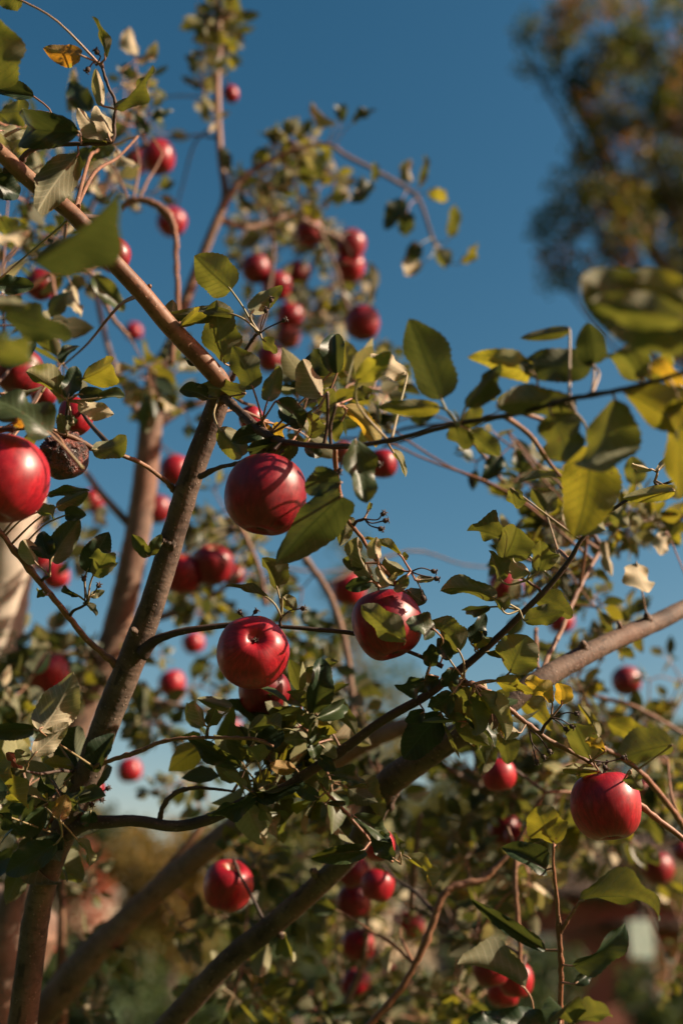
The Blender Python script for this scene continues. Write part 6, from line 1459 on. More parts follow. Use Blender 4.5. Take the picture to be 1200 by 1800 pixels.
# ------------------------------------------------------------------ helpers
def link(name, mesh, parent=None, mat=None):
    o = bpy.data.objects.new(name, mesh); sc.collection.objects.link(o)
    if parent is not None: o.parent = parent
    if mat is not None and mesh is not None and not mesh.materials: mesh.materials.append(mat)
    return o
def empty(name, loc):
    o = bpy.data.objects.new(name, None); o.location = loc; sc.collection.objects.link(o); return o
def tag(o, label=None, cat=None, group=None, kind=None):
    for k, v in (('label', label), ('category', cat), ('group', group), ('kind', kind)):
        if v: o[k] = v
    return o
def mesh_of(name, v, f, smooth=True, uv=None):
    m = bpy.data.meshes.new(name); m.from_pydata(v, [], f); 
    if smooth: m.polygons.foreach_set('use_smooth', [True] * len(m.polygons))
    if uv:
        l = m.uv_layers.new(name='UVMap')
        for lp in m.loops: l.data[lp.index].uv = uv[lp.vertex_index]
    m.update(); return m
def catmull(P, seg):
    out = []; n = len(P)
    for i in range(n - 1):
        p0, p1, p2, p3 = P[max(i - 1, 0)], P[i], P[i + 1], P[min(i + 2, n - 1)]
        for k in range(seg):
            t = k / seg; t2 = t * t; t3 = t2 * t
            out.append(tuple(0.5 * ((2 * b) + (-a + c) * t + (2 * a - 5 * b + 4 * c - d) * t2 + (-a + 3 * b - 3 * c + d) * t3) for a, b, c, d in zip(p0, p1, p2, p3)))
    out.append(tuple(P[-1])); return out
def tube(pts, sides=8, lump=0.0, seed=0.0, v=None, f=None, tip=True, along=None):
    v = [] if v is None else v; f = [] if f is None else f
    start = len(v); n = len(pts); prev = None; run = seed * 3.1
    for i, p in enumerate(pts):
        c = Vector(p[:3]); a = Vector(pts[max(i - 1, 0)][:3]); b = Vector(pts[min(i + 1, n - 1)][:3])
        t = (b - a); t = t.normalized() if t.length > 1e-9 else Vector((0, 0, 1))
        if prev is None: x = t.orthogonal().normalized()
        else:
            x = prev - t * prev.dot(t); x = x.normalized() if x.length > 1e-6 else t.orthogonal().normalized()
        prev = x; y = t.cross(x)
        if i: run += (c - Vector(pts[i - 1][:3])).length
        for k in range(sides):
            an = 2 * math.pi * k / sides; d = x * math.cos(an) + y * math.sin(an); r = p[3]
            if lump: r *= 1 + lump * noise.noise((c + d * r) * (0.22 / max(r, 0.002)) + Vector((seed, 0, 0))) + lump * 0.15 * noise.noise(c * 70 + Vector((0, seed, 0)))
            v.append(tuple(c + d * r))
            if along is not None: along += [math.cos(an), math.sin(an), run]
    for i in range(n - 1):
        for k in range(sides):
            a = start + i * sides + k; b = start + i * sides + (k + 1) % sides
            f.append((a, b, b + sides, a + sides))
    if tip:
        for i, fl in ((0, True), (n - 1, False)):
            ring = [start + i * sides + k for k in range(sides)]
            f.append(tuple(reversed(ring)) if fl else tuple(ring))
    return v, f

# ------------------------------------------------------------------ materials
class NB:
    def __init__(s, name):
        s.m = bpy.data.materials.new(name); s.m.use_nodes = True; s.t = s.m.node_tree; s.t.nodes.clear()
        s.out = s.t.nodes.new('ShaderNodeOutputMaterial')
    def n(s, typ, **k):
        nd = s.t.nodes.new(typ)
        for a, b in k.items(): setattr(nd, a, b)
        return nd
    def set(s, sock, val):
        if hasattr(val, 'is_output'): s.t.links.new(val, sock)
        elif isinstance(val, (tuple, list)) and len(val) == 3 and sock.type == 'RGBA': sock.default_value = (*val, 1)
        else: sock.default_value = val
    def math(s, op, a, b=0.0, c=None, clamp=False):
        nd = s.n('ShaderNodeMath', operation=op, use_clamp=clamp); s.set(nd.inputs[0], a); s.set(nd.inputs[1], b)
        if c is not None: s.set(nd.inputs[2], c)
        return nd.outputs[0]
    def mix(s, f, a, b, blend='MIX'):
        nd = s.n('ShaderNodeMix', data_type='RGBA', blend_type=blend); s.set(nd.inputs[0], f); s.set(nd.inputs[6], a); s.set(nd.inputs[7], b); return nd.outputs[2]
    def noise(s, vec, scale, detail=3, rough=0.55, w=None):
        nd = s.n('ShaderNodeTexNoise'); s.set(nd.inputs['Vector'], vec); nd.inputs['Scale'].default_value = scale; nd.inputs['Detail'].default_value = detail; nd.inputs['Roughness'].default_value = rough
        return nd.outputs['Fac']
    def ramp(s, f, stops):
        nd = s.n('ShaderNodeValToRGB'); s.set(nd.inputs[0], f); e = nd.color_ramp.elements
        e[0].position, e[0].color = stops[0][0], (*stops[0][1], 1); e[1].position, e[1].color = stops[-1][0], (*stops[-1][1], 1)
        for p, c in stops[1:-1]:
            q = e.new(p); q.color = (*c, 1)
        return nd.outputs[0]
    def maprange(s, v, a, b, c=0.0, d=1.0):
        nd = s.n('ShaderNodeMapRange'); s.set(nd.inputs[0], v)
        for i, q in enumerate((a, b, c, d)): nd.inputs[1 + i].default_value = q
        return nd.outputs[0]
    def coord(s, which): return s.n('ShaderNodeTexCoord').outputs[which]
    def mapping(s, vec, scale):
        nd = s.n('ShaderNodeMapping'); s.set(nd.inputs[0], vec); nd.inputs['Scale'].default_value = scale; return nd.outputs[0]
    def bump(s, h, strength, dist):
        nd = s.n('ShaderNodeBump'); s.set(nd.inputs['Height'], h); nd.inputs['Strength'].default_value = strength; nd.inputs['Distance'].default_value = dist; return nd.outputs[0]
    def pbr(s, col, rough, normal=None, spec=0.5):
        nd = s.n('ShaderNodeBsdfPrincipled'); s.set(nd.inputs['Base Color'], col); s.set(nd.inputs['Roughness'], rough); nd.inputs['Specular IOR Level'].default_value = spec
        if normal is not None: s.set(nd.inputs['Normal'], normal)
        return nd.outputs[0]
    def done(s, shader): s.t.links.new(shader, s.out.inputs[0]); return s.m

def bark(name, dark, light, rust, rough=0.75, bump=0.85):
    b = NB(name); co = b.coord('Object')
    n1 = b.noise(co, 28, 4); n2 = b.noise(co, 160, 3); n3 = b.noise(co, 9, 2)
    col = b.mix(b.maprange(n1, .35, .68), dark, light)
    col = b.mix(b.maprange(n3, .45, .7, 0, .8), col, rust)
    vo = b.n('ShaderNodeTexVoronoi'); b.set(vo.inputs['Vector'], co); vo.inputs['Scale'].default_value = 240
    dot = b.maprange(vo.outputs['Distance'], .12, .28, 1, 0)
    pick = b.math('GREATER_THAN', b.noise(co, 75, 1), .52)
    dot = b.math('MULTIPLY', dot, pick)
    col = b.mix(b.math('MULTIPLY', dot, .55), col, tuple(min(1, c * 1.7 + .04) for c in light))
    col = b.mix(b.maprange(n2, .58, .75, 0, .55), col, tuple(c * .35 for c in dark))
    at_ = b.n('ShaderNodeAttribute', attribute_name='along'); ring = b.noise(b.mapping(at_.outputs['Vector'], (.9, .9, 190)), 1.0, 3); scar = b.noise(b.mapping(at_.outputs['Vector'], (1.3, 1.3, 34)), 1.0, 2)
    col = b.mix(b.maprange(ring, .56, .70, 0, .5), col, tuple(c * .45 for c in dark)); col = b.mix(b.maprange(scar, .63, .68, 0, .7), col, tuple(c * .4 for c in dark))
    h = b.math('ADD', b.math('MULTIPLY', dot, .8), b.math('ADD', n2, b.math('MULTIPLY', n1, 1.2)))
    h = b.math('ADD', h, b.math('ADD', b.math('MULTIPLY', ring, 1.3), b.math('MULTIPLY', scar, 1.5)))
    return b.done(b.pbr(col, rough, b.bump(h, bump, .0008), .3))
BARK = {
    'old': bark('bark_grey_brown', (.042, .030, .023), (.125, .090, .066), (.11, .062, .040)),
    'mid': bark('bark_tan', (.10, .066, .048), (.20, .135, .10), (.19, .10, .065)),
    'young': bark('bark_orange_brown', (.11, .056, .033), (.22, .115, .066), (.22, .092, .046), .55, .35),
    'dark': bark('bark_dark_brown', (.030, .021, .017), (.080, .052, .038), (.07, .038, .027), .65, .45),
    'pale': bark('bark_cream', (.46, .40, .33), (.62, .55, .46), (.48, .40, .32), .8, .4),
}
b = NB('leaf_stalk'); co = b.coord('Object')
M_STALK = b.done(b.pbr(b.mix(b.maprange(b.noise(co, 9, 1), .3, .7), (.20, .19, .085), (.24, .10, .07)), .5))
b = NB('dried_stalk'); M_DRY = b.done(b.pbr(b.mix(b.noise(b.coord('Object'), 90, 2), (.022, .014, .012), (.075, .045, .035)), .8))

# leaf tints: upper side, lower side, light let through
TINTS = {
    0: ((.030, .048, .016), (.155, .155, .085), (.115, .118, .015)),
    1: ((.050, .068, .016), (.19, .185, .08), (.265, .235, .018)),
    2: ((.20, .15, .02), (.28, .23, .07), (.46, .30, .022)),
    3: ((.30, .13, .020), (.32, .20, .07), (.52, .24, .020)),
    4: ((.20, .045, .025), (.24, .08, .05), (.35, .08, .03)),
    5: ((.09, .095, .045), (.36, .31, .20), (.22, .20, .06)),  # pale dry leaf; cream underside also puts sunlight into the colour
    6: ((.020, .038, .018), (.085, .095, .050), (.052, .062, .011)),  # dark green, deepened to paint in the shade of other leaves
}
def leaf_material(idx, island=False):
    top, und, tra = TINTS[idx]
    b = NB('leaf_%d%s' % (idx, '_mass' if island else ''))
    uv = b.coord('UV'); uvs = uv; sp = b.n('ShaderNodeSeparateXYZ'); b.set(sp.inputs[0], uv); u, v = sp.outputs[0], sp.outputs[1]
    au = b.math('ABSOLUTE', b.math('SUBTRACT', u, .5))
    mid = b.maprange(au, .012, .034, 1, 0)
    ph = b.math('FRACT', b.math('MULTIPLY', b.math('SUBTRACT', v, b.math('MULTIPLY', au, .55)), 9.0))
    lat = b.maprange(b.math('ABSOLUTE', b.math('SUBTRACT', ph, .5)), .04, .15, 1, 0)
    net = b.maprange(b.noise(uvs, 40, 2), .5, .62, 0, .25)
    vein = b.math('MAXIMUM', mid, b.math('MAXIMUM', b.math('MULTIPLY', lat, .6), net))
    if island: rnd = b.n('ShaderNodeNewGeometry').outputs['Random Per Island']
    else: rnd = b.n('ShaderNodeObjectInfo').outputs['Random']
    off = b.n('ShaderNodeCombineXYZ'); b.set(off.inputs[2], b.math('MULTIPLY', rnd, 37.0)); b.set(off.inputs[0], u); b.set(off.inputs[1], v)
    blot = b.noise(off.outputs[0], 4.5, 3); fine = b.noise(off.outputs[0], 26, 3)
    gain = b.math('ADD', b.math('MULTIPLY', rnd, .55), b.math('ADD', b.math('MULTIPLY', blot, .5), .45))
    def tone(c, vc, amt):
        col = b.mix(1.0, c, b.n('ShaderNodeCombineColor').outputs[0], 'MULTIPLY') if False else c
        sc_ = b.n('ShaderNodeVectorMath', operation='SCALE'); b.set(sc_.inputs[0], col); b.set(sc_.inputs[3], gain)
        return b.mix(b.math('MULTIPLY', vein, amt), sc_.outputs[0], vc)
    ctop = tone(top, tuple(min(1, c * 2.4 + .03) for c in top), .6)
    cund = tone(und, tuple(min(1, c * 1.5 + .05) for c in und), .8)
    ctra = tone(tra, tuple(c * .35 for c in tra), .75)
    spot = b.maprange(b.noise(off.outputs[0], 9, 2), .70, .75)
    brown = (.10, .045, .018)
    if idx in (0, 1, 2, 3, 5):
        ctop = b.mix(b.math('MULTIPLY', spot, .8), ctop, brown); ctra = b.mix(b.math('MULTIPLY', spot, .8), ctra, brown); cund = b.mix(b.math('MULTIPLY', spot, .5), cund, brown)
    if idx == 3:
        blk = b.maprange(blot, .52, .62); g = b.maprange(b.noise(off.outputs[0], 2.2, 1), .5, .62)
        ctop = b.mix(g, ctop, (.10, .12, .02)); ctra = b.mix(g, ctra, (.32, .30, .03))
        ctop = b.mix(blk, ctop, (.02, .012, .008)); ctra = b.mix(blk, ctra, (.03, .015, .01))
    back = b.n('ShaderNodeNewGeometry').outputs['Backfacing']
    col = b.mix(back, ctop, cund)
    h = b.math('ADD', b.math('MULTIPLY', vein, -.8), b.math('MULTIPLY', fine, .6))
    nrm = b.bump(h, .4, .00025)
    rough = b.math('ADD', b.math('MULTIPLY', back, .32), .42)
    ref = b.pbr(col, rough, nrm, .4)
    tr = b.n('ShaderNodeBsdfTranslucent'); b.set(tr.inputs[0], ctra); b.set(tr.inputs['Normal'], nrm)
    mx = b.n('ShaderNodeMixShader'); mx.inputs[0].default_value = .42
    b.t.links.new(ref, mx.inputs[1]); b.t.links.new(tr.outputs[0], mx.inputs[2])
    return b.done(mx.outputs[0])
M_LEAF = {i: leaf_material(i) for i in TINTS}
M_MASS = {i: leaf_material(i, True) for i in TINTS}

def apple_material(name, red, deep, pale):
    b = NB(name); co = b.coord('Object')
    rnd = b.n('ShaderNodeObjectInfo').outputs['Random']
    sp = b.n('ShaderNodeSeparateXYZ'); b.set(sp.inputs[0], co); z = sp.outputs[2]
    ang = b.math('ARCTAN2', sp.outputs[1], sp.outputs[0])
    cs = b.n('ShaderNodeCombineXYZ'); b.set(cs.inputs[0], b.math('COSINE', ang)); b.set(cs.inputs[1], b.math('SINE', ang)); b.set(cs.inputs[2], b.math('MULTIPLY', z, .35))
    ad = b.n('ShaderNodeVectorMath', operation='ADD'); b.set(ad.inputs[0], cs.outputs[0])
    o3 = b.n('ShaderNodeCombineXYZ'); b.set(o3.inputs[2], b.math('MULTIPLY', rnd, 23.0)); b.set(ad.inputs[1], o3.outputs[0]); vec = ad.outputs[0]
    streak = b.noise(vec, 11, 4, .65); broad = b.noise(vec, 1.6, 2)
    col = b.mix(b.maprange(streak, .35, .68), deep, red)
    col = b.mix(b.maprange(broad, .42, .68, 0, .75), col, deep)
    col = b.mix(b.math('MULTIPLY', b.maprange(streak, .60, .74), .12), col, pale)
    # ground colour round the stalk and the blossom end
    rad = b.math('SQRT', b.math('ADD', b.math('MULTIPLY', sp.outputs[0], sp.outputs[0]), b.math('MULTIPLY', sp.outputs[1], sp.outputs[1])))
    cav = b.math('MULTIPLY', b.maprange(rad, .12, .42, 1, 0), b.math('GREATER_THAN', z, 0))
    col = b.mix(b.math('MULTIPLY', cav, b.maprange(streak, .25, .6, .9, .35)), col, (.22, .16, .04))
    vo = b.n('ShaderNodeTexVoronoi'); b.set(vo.inputs['Vector'], co); vo.inputs['Scale'].default_value = 13
    dot = b.maprange(vo.outputs['Distance'], .06, .11, 1, 0)
    col = b.mix(b.math('MULTIPLY', dot, .25), col, (.55, .20, .12))
    n2 = b.noise(co, 14, 4)
    nrm = b.bump(b.math('ADD', n2, b.math('MULTIPLY', b.noise(co, 2.5, 2), 1.5)), .25, .00008)
    rough = b.maprange(b.noise(co, 5, 3), .3, .7, .33, .48)
    nd = b.n('ShaderNodeBsdfPrincipled'); b.set(nd.inputs['Base Color'], col); b.set(nd.inputs['Roughness'], rough); nd.inputs['Specular IOR Level'].default_value = .42; b.set(nd.inputs['Normal'], nrm)
    return b.done(nd.outputs[0])
M_APPLE = [apple_material('apple_skin_bright', (.35, .006, .016), (.15, .0025, .008), (.48, .09, .05)),
           apple_material('apple_skin_dark', (.26, .005, .013), (.095, .002, .006), (.38, .08, .04))]
b = NB('rotten_skin'); co = b.coord('Object'); n1 = b.noise(co, 3.2, 5); n2 = b.noise(co, 12, 4)
M_ROT = b.done(b.pbr(b.mix(b.maprange(n1, .42, .66), (.020, .010, .008), (.20, .045, .028)), .42, b.bump(b.math('ADD', n1, b.math('MULTIPLY', n2, .5)), .9, .006), .5))

# ------------------------------------------------------------------ setting: ground and what stands far behind
def noise_mat(name, a, b_, scale, rough=.9, bump=.4, dist=.05):
    b = NB(name); co = b.coord('Object'); n1 = b.noise(co, scale, 5); n2 = b.noise(co, scale * 9, 3)
    return b.done(b.pbr(b.mix(b.maprange(b.math('ADD', b.math('MULTIPLY', n1, .7), b.math('MULTIPLY', n2, .3)), .35, .65), a, b_), rough, b.bump(n2, bump, dist), .2))
v, f = [], []; N = 48
for i in range(N + 1):
    for j in range(N + 1):
        x = (i / N - .5); y = (j / N - .5); x = math.copysign(abs(x * 2) ** 2.2, x) * 900; y = math.copysign(abs(y * 2) ** 2.2, y) * 900 + 20
        v.append((x, y, .25 * noise.noise(Vector((x * .05, y * .05, 0))) * min(1, (abs(x) + abs(y - 2)) / 12)))
for i in range(N):
    for j in range(N): a = i * (N + 1) + j; f.append((a, a + N + 1, a + N + 2, a + 1))
tag(link('ground', mesh_of('ground', v, f), None, noise_mat('lawn', (.035, .065, .018), (.075, .10, .03), .6)), kind='structure')

def mass_mesh(name, leaves):
    """leaves: (base, axis, normal, length, width, tint) -> one mesh of small folded blades"""
    v, f, uv, mi = [], [], [], []; keys = sorted({l[5] for l in leaves})
    prof = ((0, .03), (.22, .78), (.5, 1.0), (.78, .62), (1, .02))
    for base, ax, nz, ln, wd, tint in leaves:
        sd = ax.cross(nz).normalized(); s0 = len(v); dr = random.uniform(-.25, .35); fo = random.uniform(.1, .5)
        for t, w in prof:
            c = base + ax * (ln * t) - nz * (ln * dr * t * t)
            for k in (-1, 0, 1):
                v.append(tuple(c + sd * (k * w * wd * .5) + nz * (abs(k) * fo * w * wd * .5))); uv.append((.5 + .5 * k * w, t))
        for r in range(4):
            for k in (0, 1):
                a = s0 + r * 3 + k; f.append((a, a + 1, a + 4, a + 3)); mi.append(keys.index(tint))
    m = mesh_of(name, v, f, True, uv)
    for k in keys: m.materials.append(M_MASS[k])
    m.polygons.foreach_set('material_index', mi); return m
def rvec():
    while True:
        p = Vector((random.uniform(-1, 1), random.uniform(-1, 1), random.uniform(-1, 1)))
        if .05 < p.length < 1: return p
def far_mesh(name, pts, size, mats):
    v, f, mi = [], [], []
    for p, t in pts:
        a = rvec().normalized(); n = rvec(); n = (n - a * n.dot(a)).normalized(); sd = a.cross(n); s_ = size * random.uniform(.6, 1.4); i0 = len(v)
        v += [tuple(p), tuple(p + a * s_ * .5 + sd * s_ * .32 + n * s_ * .12), tuple(p + a * s_), tuple(p + a * s_ * .5 - sd * s_ * .32 + n * s_ * .12)]
        f += [(i0, i0 + 1, i0 + 2), (i0, i0 + 2, i0 + 3)]; mi += [t, t]
    m = mesh_of(name, v, f, False)
    for k in mats: m.materials.append(k)
    m.polygons.foreach_set('material_index', mi); return m
def far_leaf(name, col, tra):
    b = NB(name); r = b.n('ShaderNodeNewGeometry').outputs['Random Per Island']
    s_ = b.n('ShaderNodeVectorMath', operation='SCALE'); b.set(s_.inputs[0], col); b.set(s_.inputs[3], b.math('ADD', b.math('MULTIPLY', r, .9), .55))
    rf = b.pbr(s_.outputs[0], .55, None, .3); tr = b.n('ShaderNodeBsdfTranslucent'); tr.inputs[0].default_value = (*tra, 1)
    mx = b.n('ShaderNodeMixShader'); mx.inputs[0].default_value = .35; b.t.links.new(rf, mx.inputs[1]); b.t.links.new(tr.outputs[0], mx.inputs[2]); return b.done(mx.outputs[0])
FL = {'green': far_leaf('far_leaf_green', (.045, .07, .02), (.10, .13, .02)), 'olive': far_leaf('far_leaf_olive', (.10, .10, .025), (.22, .20, .02)),
      'gold': far_leaf('far_leaf_gold', (.15, .105, .025), (.24, .155, .02)), 'orange': far_leaf('far_leaf_orange', (.26, .12, .05), (.36, .16, .04)),
      'dark': far_leaf('far_leaf_dark', (.022, .042, .018), (.05, .07, .015)), 'grey': far_leaf('far_leaf_grey', (.12, .13, .09), (.16, .17, .08)), 'red': far_leaf('far_leaf_red', (.25, .06, .03), (.35, .08, .03))}
M_FARBARK = noise_mat('far_bark', (.06, .045, .035), (.14, .11, .085), 8)
def far_tree(name, label, base, clumps, n, size, mats, weights, trunk_r, cat='tree', group=None, patch=1.2):
    """clumps: (centre, radii); the crown is filled with leaf tufts, limbs run from the trunk into each clump"""
    root = empty(name, base); B = Vector(base); tag(root, label, cat, group)
    top = max(c[2] for c, r in clumps); ctr = sum((Vector(c) for c, r in clumps), Vector()) / len(clumps)
    lowest = min(c[2] - r[2] for c, r in clumps)
    v, f = [], []
    fork = Vector((B.x + (ctr.x - B.x) * .15, B.y + (ctr.y - B.y) * .15, max(B.z + .3, min(lowest + .3, top * .5))))
    tube(catmull([(B.x, B.y, B.z - .1, trunk_r * 1.3), (B.x + .03, B.y, (B.z + fork.z) / 2, trunk_r), (fork.x, fork.y, fork.z, trunk_r * .85), (fork.x * .6 + ctr.x * .4, fork.y * .6 + ctr.y * .4, fork.z * .5 + top * .5, trunk_r * .4)], 5), 8, .1, 1, v, f)
    for c, r in clumps:
        C_ = Vector(c); md = (fork + C_) / 2 + Vector((0, 0, -.1 * (C_ - fork).length))
        tube(catmull([(*fork, trunk_r * .5), (*md, trunk_r * .3), (*C_, trunk_r * .12)], 4), 6, .1, 2, v, f)
    tr = link('trunk', None or mesh_of('trunk', v, f), root, M_FARBARK); tr.matrix_parent_inverse = Matrix.Translation(-B)
    pts = []; vol = [r[0] * r[1] * r[2] for c, r in clumps]
    for _ in range(n // 9):
        c, r = random.choices(clumps, [q ** .8 for q in vol])[0]
        p = rvec(); p = p.normalized() * (p.length ** .45)
        q = Vector((c[0] + p.x * r[0], c[1] + p.y * r[1], c[2] + p.z * r[2]))
        if noise.noise(q * patch) < -.14: continue
        k = noise.noise(q * patch * .7 + Vector((9, 3, 1))) * 1.6 + random.uniform(-.3, .3)
        w = list(weights); acc = 0; x = min(.999, max(0, .5 + k * .5)); tt = 0
        for i, ww in enumerate(w):
            acc += ww
            if x < acc: tt = i; break
        for _k in range(9): pts.append((q + rvec() * size * 1.9, tt))
    cr = link('crown', far_mesh('crown', pts, size, [FL[m] for m in mats]), root); cr.matrix_parent_inverse = Matrix.Translation(-B)
    return root

def clumps(d, px, *items):  # px: metres per hundredth of the crown drawing
    return [(c, (rx, max(rx, rz) * .9, rz)) for c, rx, rz in items]
far_tree('broad_tree', 'tall blurred tree with dark and orange leaves filling the upper right corner', (7.4, 14.5, 0), clumps(0, 0,
    ((2.51, 10.78, 12.20),.36,.30), ((3.14, 10.75, 12.26),.6,.5), ((3.53, 11.01, 11.61),.7,.6), ((3.00, 11.11, 11.39),.28,.36), ((3.91, 11.76, 11.10),.9,.8), ((3.12, 11.31, 10.89),.34,.30), ((2.71, 11.68, 9.96),.36,.36), ((3.28, 11.63, 10.09),.62,.62),
    ((4.09, 12.14, 10.16),.75,.6), ((4.34, 11.24, 12.38),.8,.8), ((5.06, 12.08, 11.64),1.0,1.2), ((2.83, 11.50, 10.41),.26,.26), ((4.75, 12.95, 9.48),.7,.6), ((5.35, 12.56, 10.46),1.0,1.0), ((2.69, 10.96, 11.74),.3,.25), ((2.58, 11.85, 9.54),.2,.25), ((3.11, 11.85, 9.54),.35,.3), ((2.34, 10.91, 11.87),.18,.16)), 42000, .075, ('dark', 'green', 'olive', 'dark', 'orange', 'gold'), (.2, .2, .24, .1, .12, .14), .16, patch=2.3)
far_tree('young_tree', 'thin pale autumn tree blurred in the far centre, rising against the sky', ((0.92, 43.51, 16.60)[0], (0.92, 43.51, 16.60)[1], 0), clumps(0, 0,
    ((0.64, 43.86, 15.75),1.1,1.8), ((0.92, 44.89, 13.19),1.6,2.2), ((1.38, 45.75, 11.05),2.2,2.2), ((0.46, 46.36, 9.56),2.2,1.8), ((2.30, 46.44, 9.35),2.2,2.0), ((0.92, 47.30, 7.22),3.2,2.2), ((0.23, 43.34, 17.03),.6,1.2)), 9000, .30, ('grey', 'olive', 'green'), (.4, .25, .35), .25, patch=.5)
far_tree('golden_tree', 'round golden-leaved tree blurred between the lower left limbs', ((-3.48, 24.95, 3.81)[0], (-3.48, 24.95, 3.81)[1], 0), clumps(0, 0,
    ((-3.72, 25.04, 3.59),1.4,.8), ((-2.52, 25.13, 3.37),1.2,.8), ((-4.56, 25.22, 3.15),1.0,.7), ((-3.24, 25.40, 2.70),1.6,.8), ((-3.96, 25.62, 2.15),1.8,.8)), 12000, .15, ('olive', 'gold', 'gold'), (.3, .4, .3), .2, patch=.6)
far_tree('red_shrub', 'small red autumn shrub in the distance at the lower left', ((-4.57, 22.07, 2.94)[0], (-4.57, 22.07, 2.94)[1], 0), clumps(0, 0, ((-4.57, 21.89, 3.38),.28,.35), ((-4.62, 22.15, 2.75),.35,.6)), 900, .09, ('red', 'red', 'orange'), (.4, .3, .3), .05)
OLV = (('olive_tree', 'olive-green tree blurred behind the middle of the low apple bunch', 520, 1500, 27, 1.9), ('yellowing_tree', 'yellowing tree blurred above the pair of apples at lower right', 810, 1380, 30, 2.6), ('yellowing_tree', 'yellowing tree blurred behind the large sunlit apple', 1110, 1400, 28, 2.3), ('yellowing_tree', 'yellowing tree blurred at the far left behind the crossing limbs', 60, 1500, 26, 2.2), ('olive_tree', 'olive-green tree blurred just right of the golden tree', 420, 1530, 29, 2.3), ('yellowing_tree', 'olive-gold tree standing behind the thick limb at right centre', 950, 1440, 34, 2.6))
for nm, lb, x, y, d, r in OLV:
    k = {60: ((-7.02, 26.98, 4.13), (-5.85, 27.17, 3.65), (-7.54, 27.42, 3.04), (-6.37, 27.71, 2.32)), 420: ((-2.47, 30.20, 4.16), (-3.33, 30.47, 3.49), (-1.89, 30.64, 3.09), (-2.61, 31.02, 2.15)), 520: ((-1.08, 28.07, 4.10), (-0.54, 28.47, 3.10), (-1.62, 28.57, 2.85), (-0.81, 28.98, 1.85)), 810: ((3.15, 30.46, 6.20), (2.40, 30.91, 5.09), (3.90, 31.02, 4.81), (3.00, 31.52, 3.56)), 1110: ((7.14, 28.58, 5.50), (8.12, 28.43, 5.89), (6.44, 28.95, 4.59), (7.70, 29.00, 4.46)), 950: ((5.95, 34.96, 5.73), (5.10, 35.35, 4.78), (6.80, 35.22, 5.09), (6.12, 35.73, 3.83))}[x]
    far_tree(nm, lb, (k[0][0], k[0][1], 0), [(c, (r * .8, r * .7, r * .62)) for c in k], 14000, .17, ('green', 'olive', 'gold', 'dark'), (.3, .32, .1, .28), .16, group='background trees', patch=.55)
SHR = ((200, 1740, 'dark shrub beyond the crossing limbs at the lower left'), (330, 1720, 'dark shrub below the golden tree'), (470, 1710, 'dark shrub behind the lone apple'), (640, 1720, 'dark shrub behind the low apple bunch'), (790, 1700, 'dark shrub behind the curved twig at the bottom'), (60, 1700, 'dark shrub at the bottom left corner behind the limbs'), (930, 1700, 'dark shrub before the brick house, left of the pale green board'), (1190, 1750, 'dark shrub before the brick house at the right edge'))
SPX = {200: (-3.80, 20.43, 1.66), 330: (-2.57, 20.37, 1.79), 470: (-1.30, 21.43, 1.85), 640: (0.42, 22.38, 2.16), 790: (1.90, 21.35, 2.04), 60: (-5.13, 20.29, 2.01), 930: (3.30, 21.39, 1.95), 1190: (6.00, 21.54, 1.57)}
for x, y, lb in SHR:
    c = SPX[x]
    far_tree('shrub', lb, (c[0], c[1], 0), [((c[0], c[1], .45), (1.0, .8, .55)), ((c[0] - .4, c[1], 1.1), (.75, .7, .6)), ((c[0] + .45, c[1] + .2, 1.3), (.7, .6, .6))], 6000, .12, ('dark', 'green', 'dark'), (.4, .3, .3), .05, 'shrub', 'dark shrubs along the lawn', .9)

# brick house low at the right, mostly hidden by leaves
b = NB('brick'); co = b.coord('Object'); br = b.n('ShaderNodeTexBrick'); mp = b.n('ShaderNodeMapping'); b.set(mp.inputs[0], co); mp.inputs['Rotation'].default_value = (math.radians(90), 0, 0)
b.set(br.inputs['Vector'], mp.outputs[0]); br.inputs['Scale'].default_value = 4.4; br.inputs['Color1'].default_value = (.24, .085, .055, 1); br.inputs['Color2'].default_value = (.17, .055, .04, 1); br.inputs['Mortar'].default_value = (.28, .24, .20, 1); br.inputs['Mortar Size'].default_value = .012
M_BRICK = b.done(b.pbr(b.mix(b.maprange(b.noise(co, 1.2, 3), .3, .7, 0, .5), br.outputs[0], (.12, .05, .04)), .85, b.bump(br.outputs[1], -.4, .01), .2))
M_ROOF = noise_mat('roof_shingle', (.06, .045, .04), (.12, .085, .07), 3); M_TRIM = noise_mat('painted_trim', (.55, .53, .48), (.62, .6, .55), 5, .6); M_GLASS = NB('window_glass'); M_GLASS = M_GLASS.done(M_GLASS.pbr((.03, .035, .04), .08))
M_WOOD = noise_mat('orange_wood', (.30, .12, .05), (.42, .19, .08), 6, .7); M_PALE = noise_mat('pale_green_paint', (.42, .52, .42), (.48, .58, .48), 4, .6); M_POST = noise_mat('grey_metal', (.22, .23, .24), (.3, .3, .31), 9, .5)
def box(name, x0, y0, z0, x1, y1, z1, mat, parent=None, bevel=.01):
    bm = bmesh.new(); bmesh.ops.create_cube(bm, size=1)
    for q in bm.verts: q.co = Vector(((x0 + x1) / 2 + q.co.x * (x1 - x0), (y0 + y1) / 2 + q.co.y * (y1 - y0), (z0 + z1) / 2 + q.co.z * (z1 - z0)))
    if bevel: bmesh.ops.bevel(bm, geom=bm.edges[:], offset=bevel, segments=1, affect='EDGES')
    m = bpy.data.meshes.new(name); bm.to_mesh(m); bm.free(); o = link(name, m, parent, mat)
    if parent is not None:
        root = parent if parent.parent is None else parent.parent
        o.matrix_parent_inverse = Matrix.Translation(-root.location)
    return o
hx0, hx1, hy, hz = 2.9, 13.5, 31.0, 3.3
house = tag(empty('brick_house', (hx0, hy, 0)), 'red brick house with shingled roof blurred low at the right', 'house')
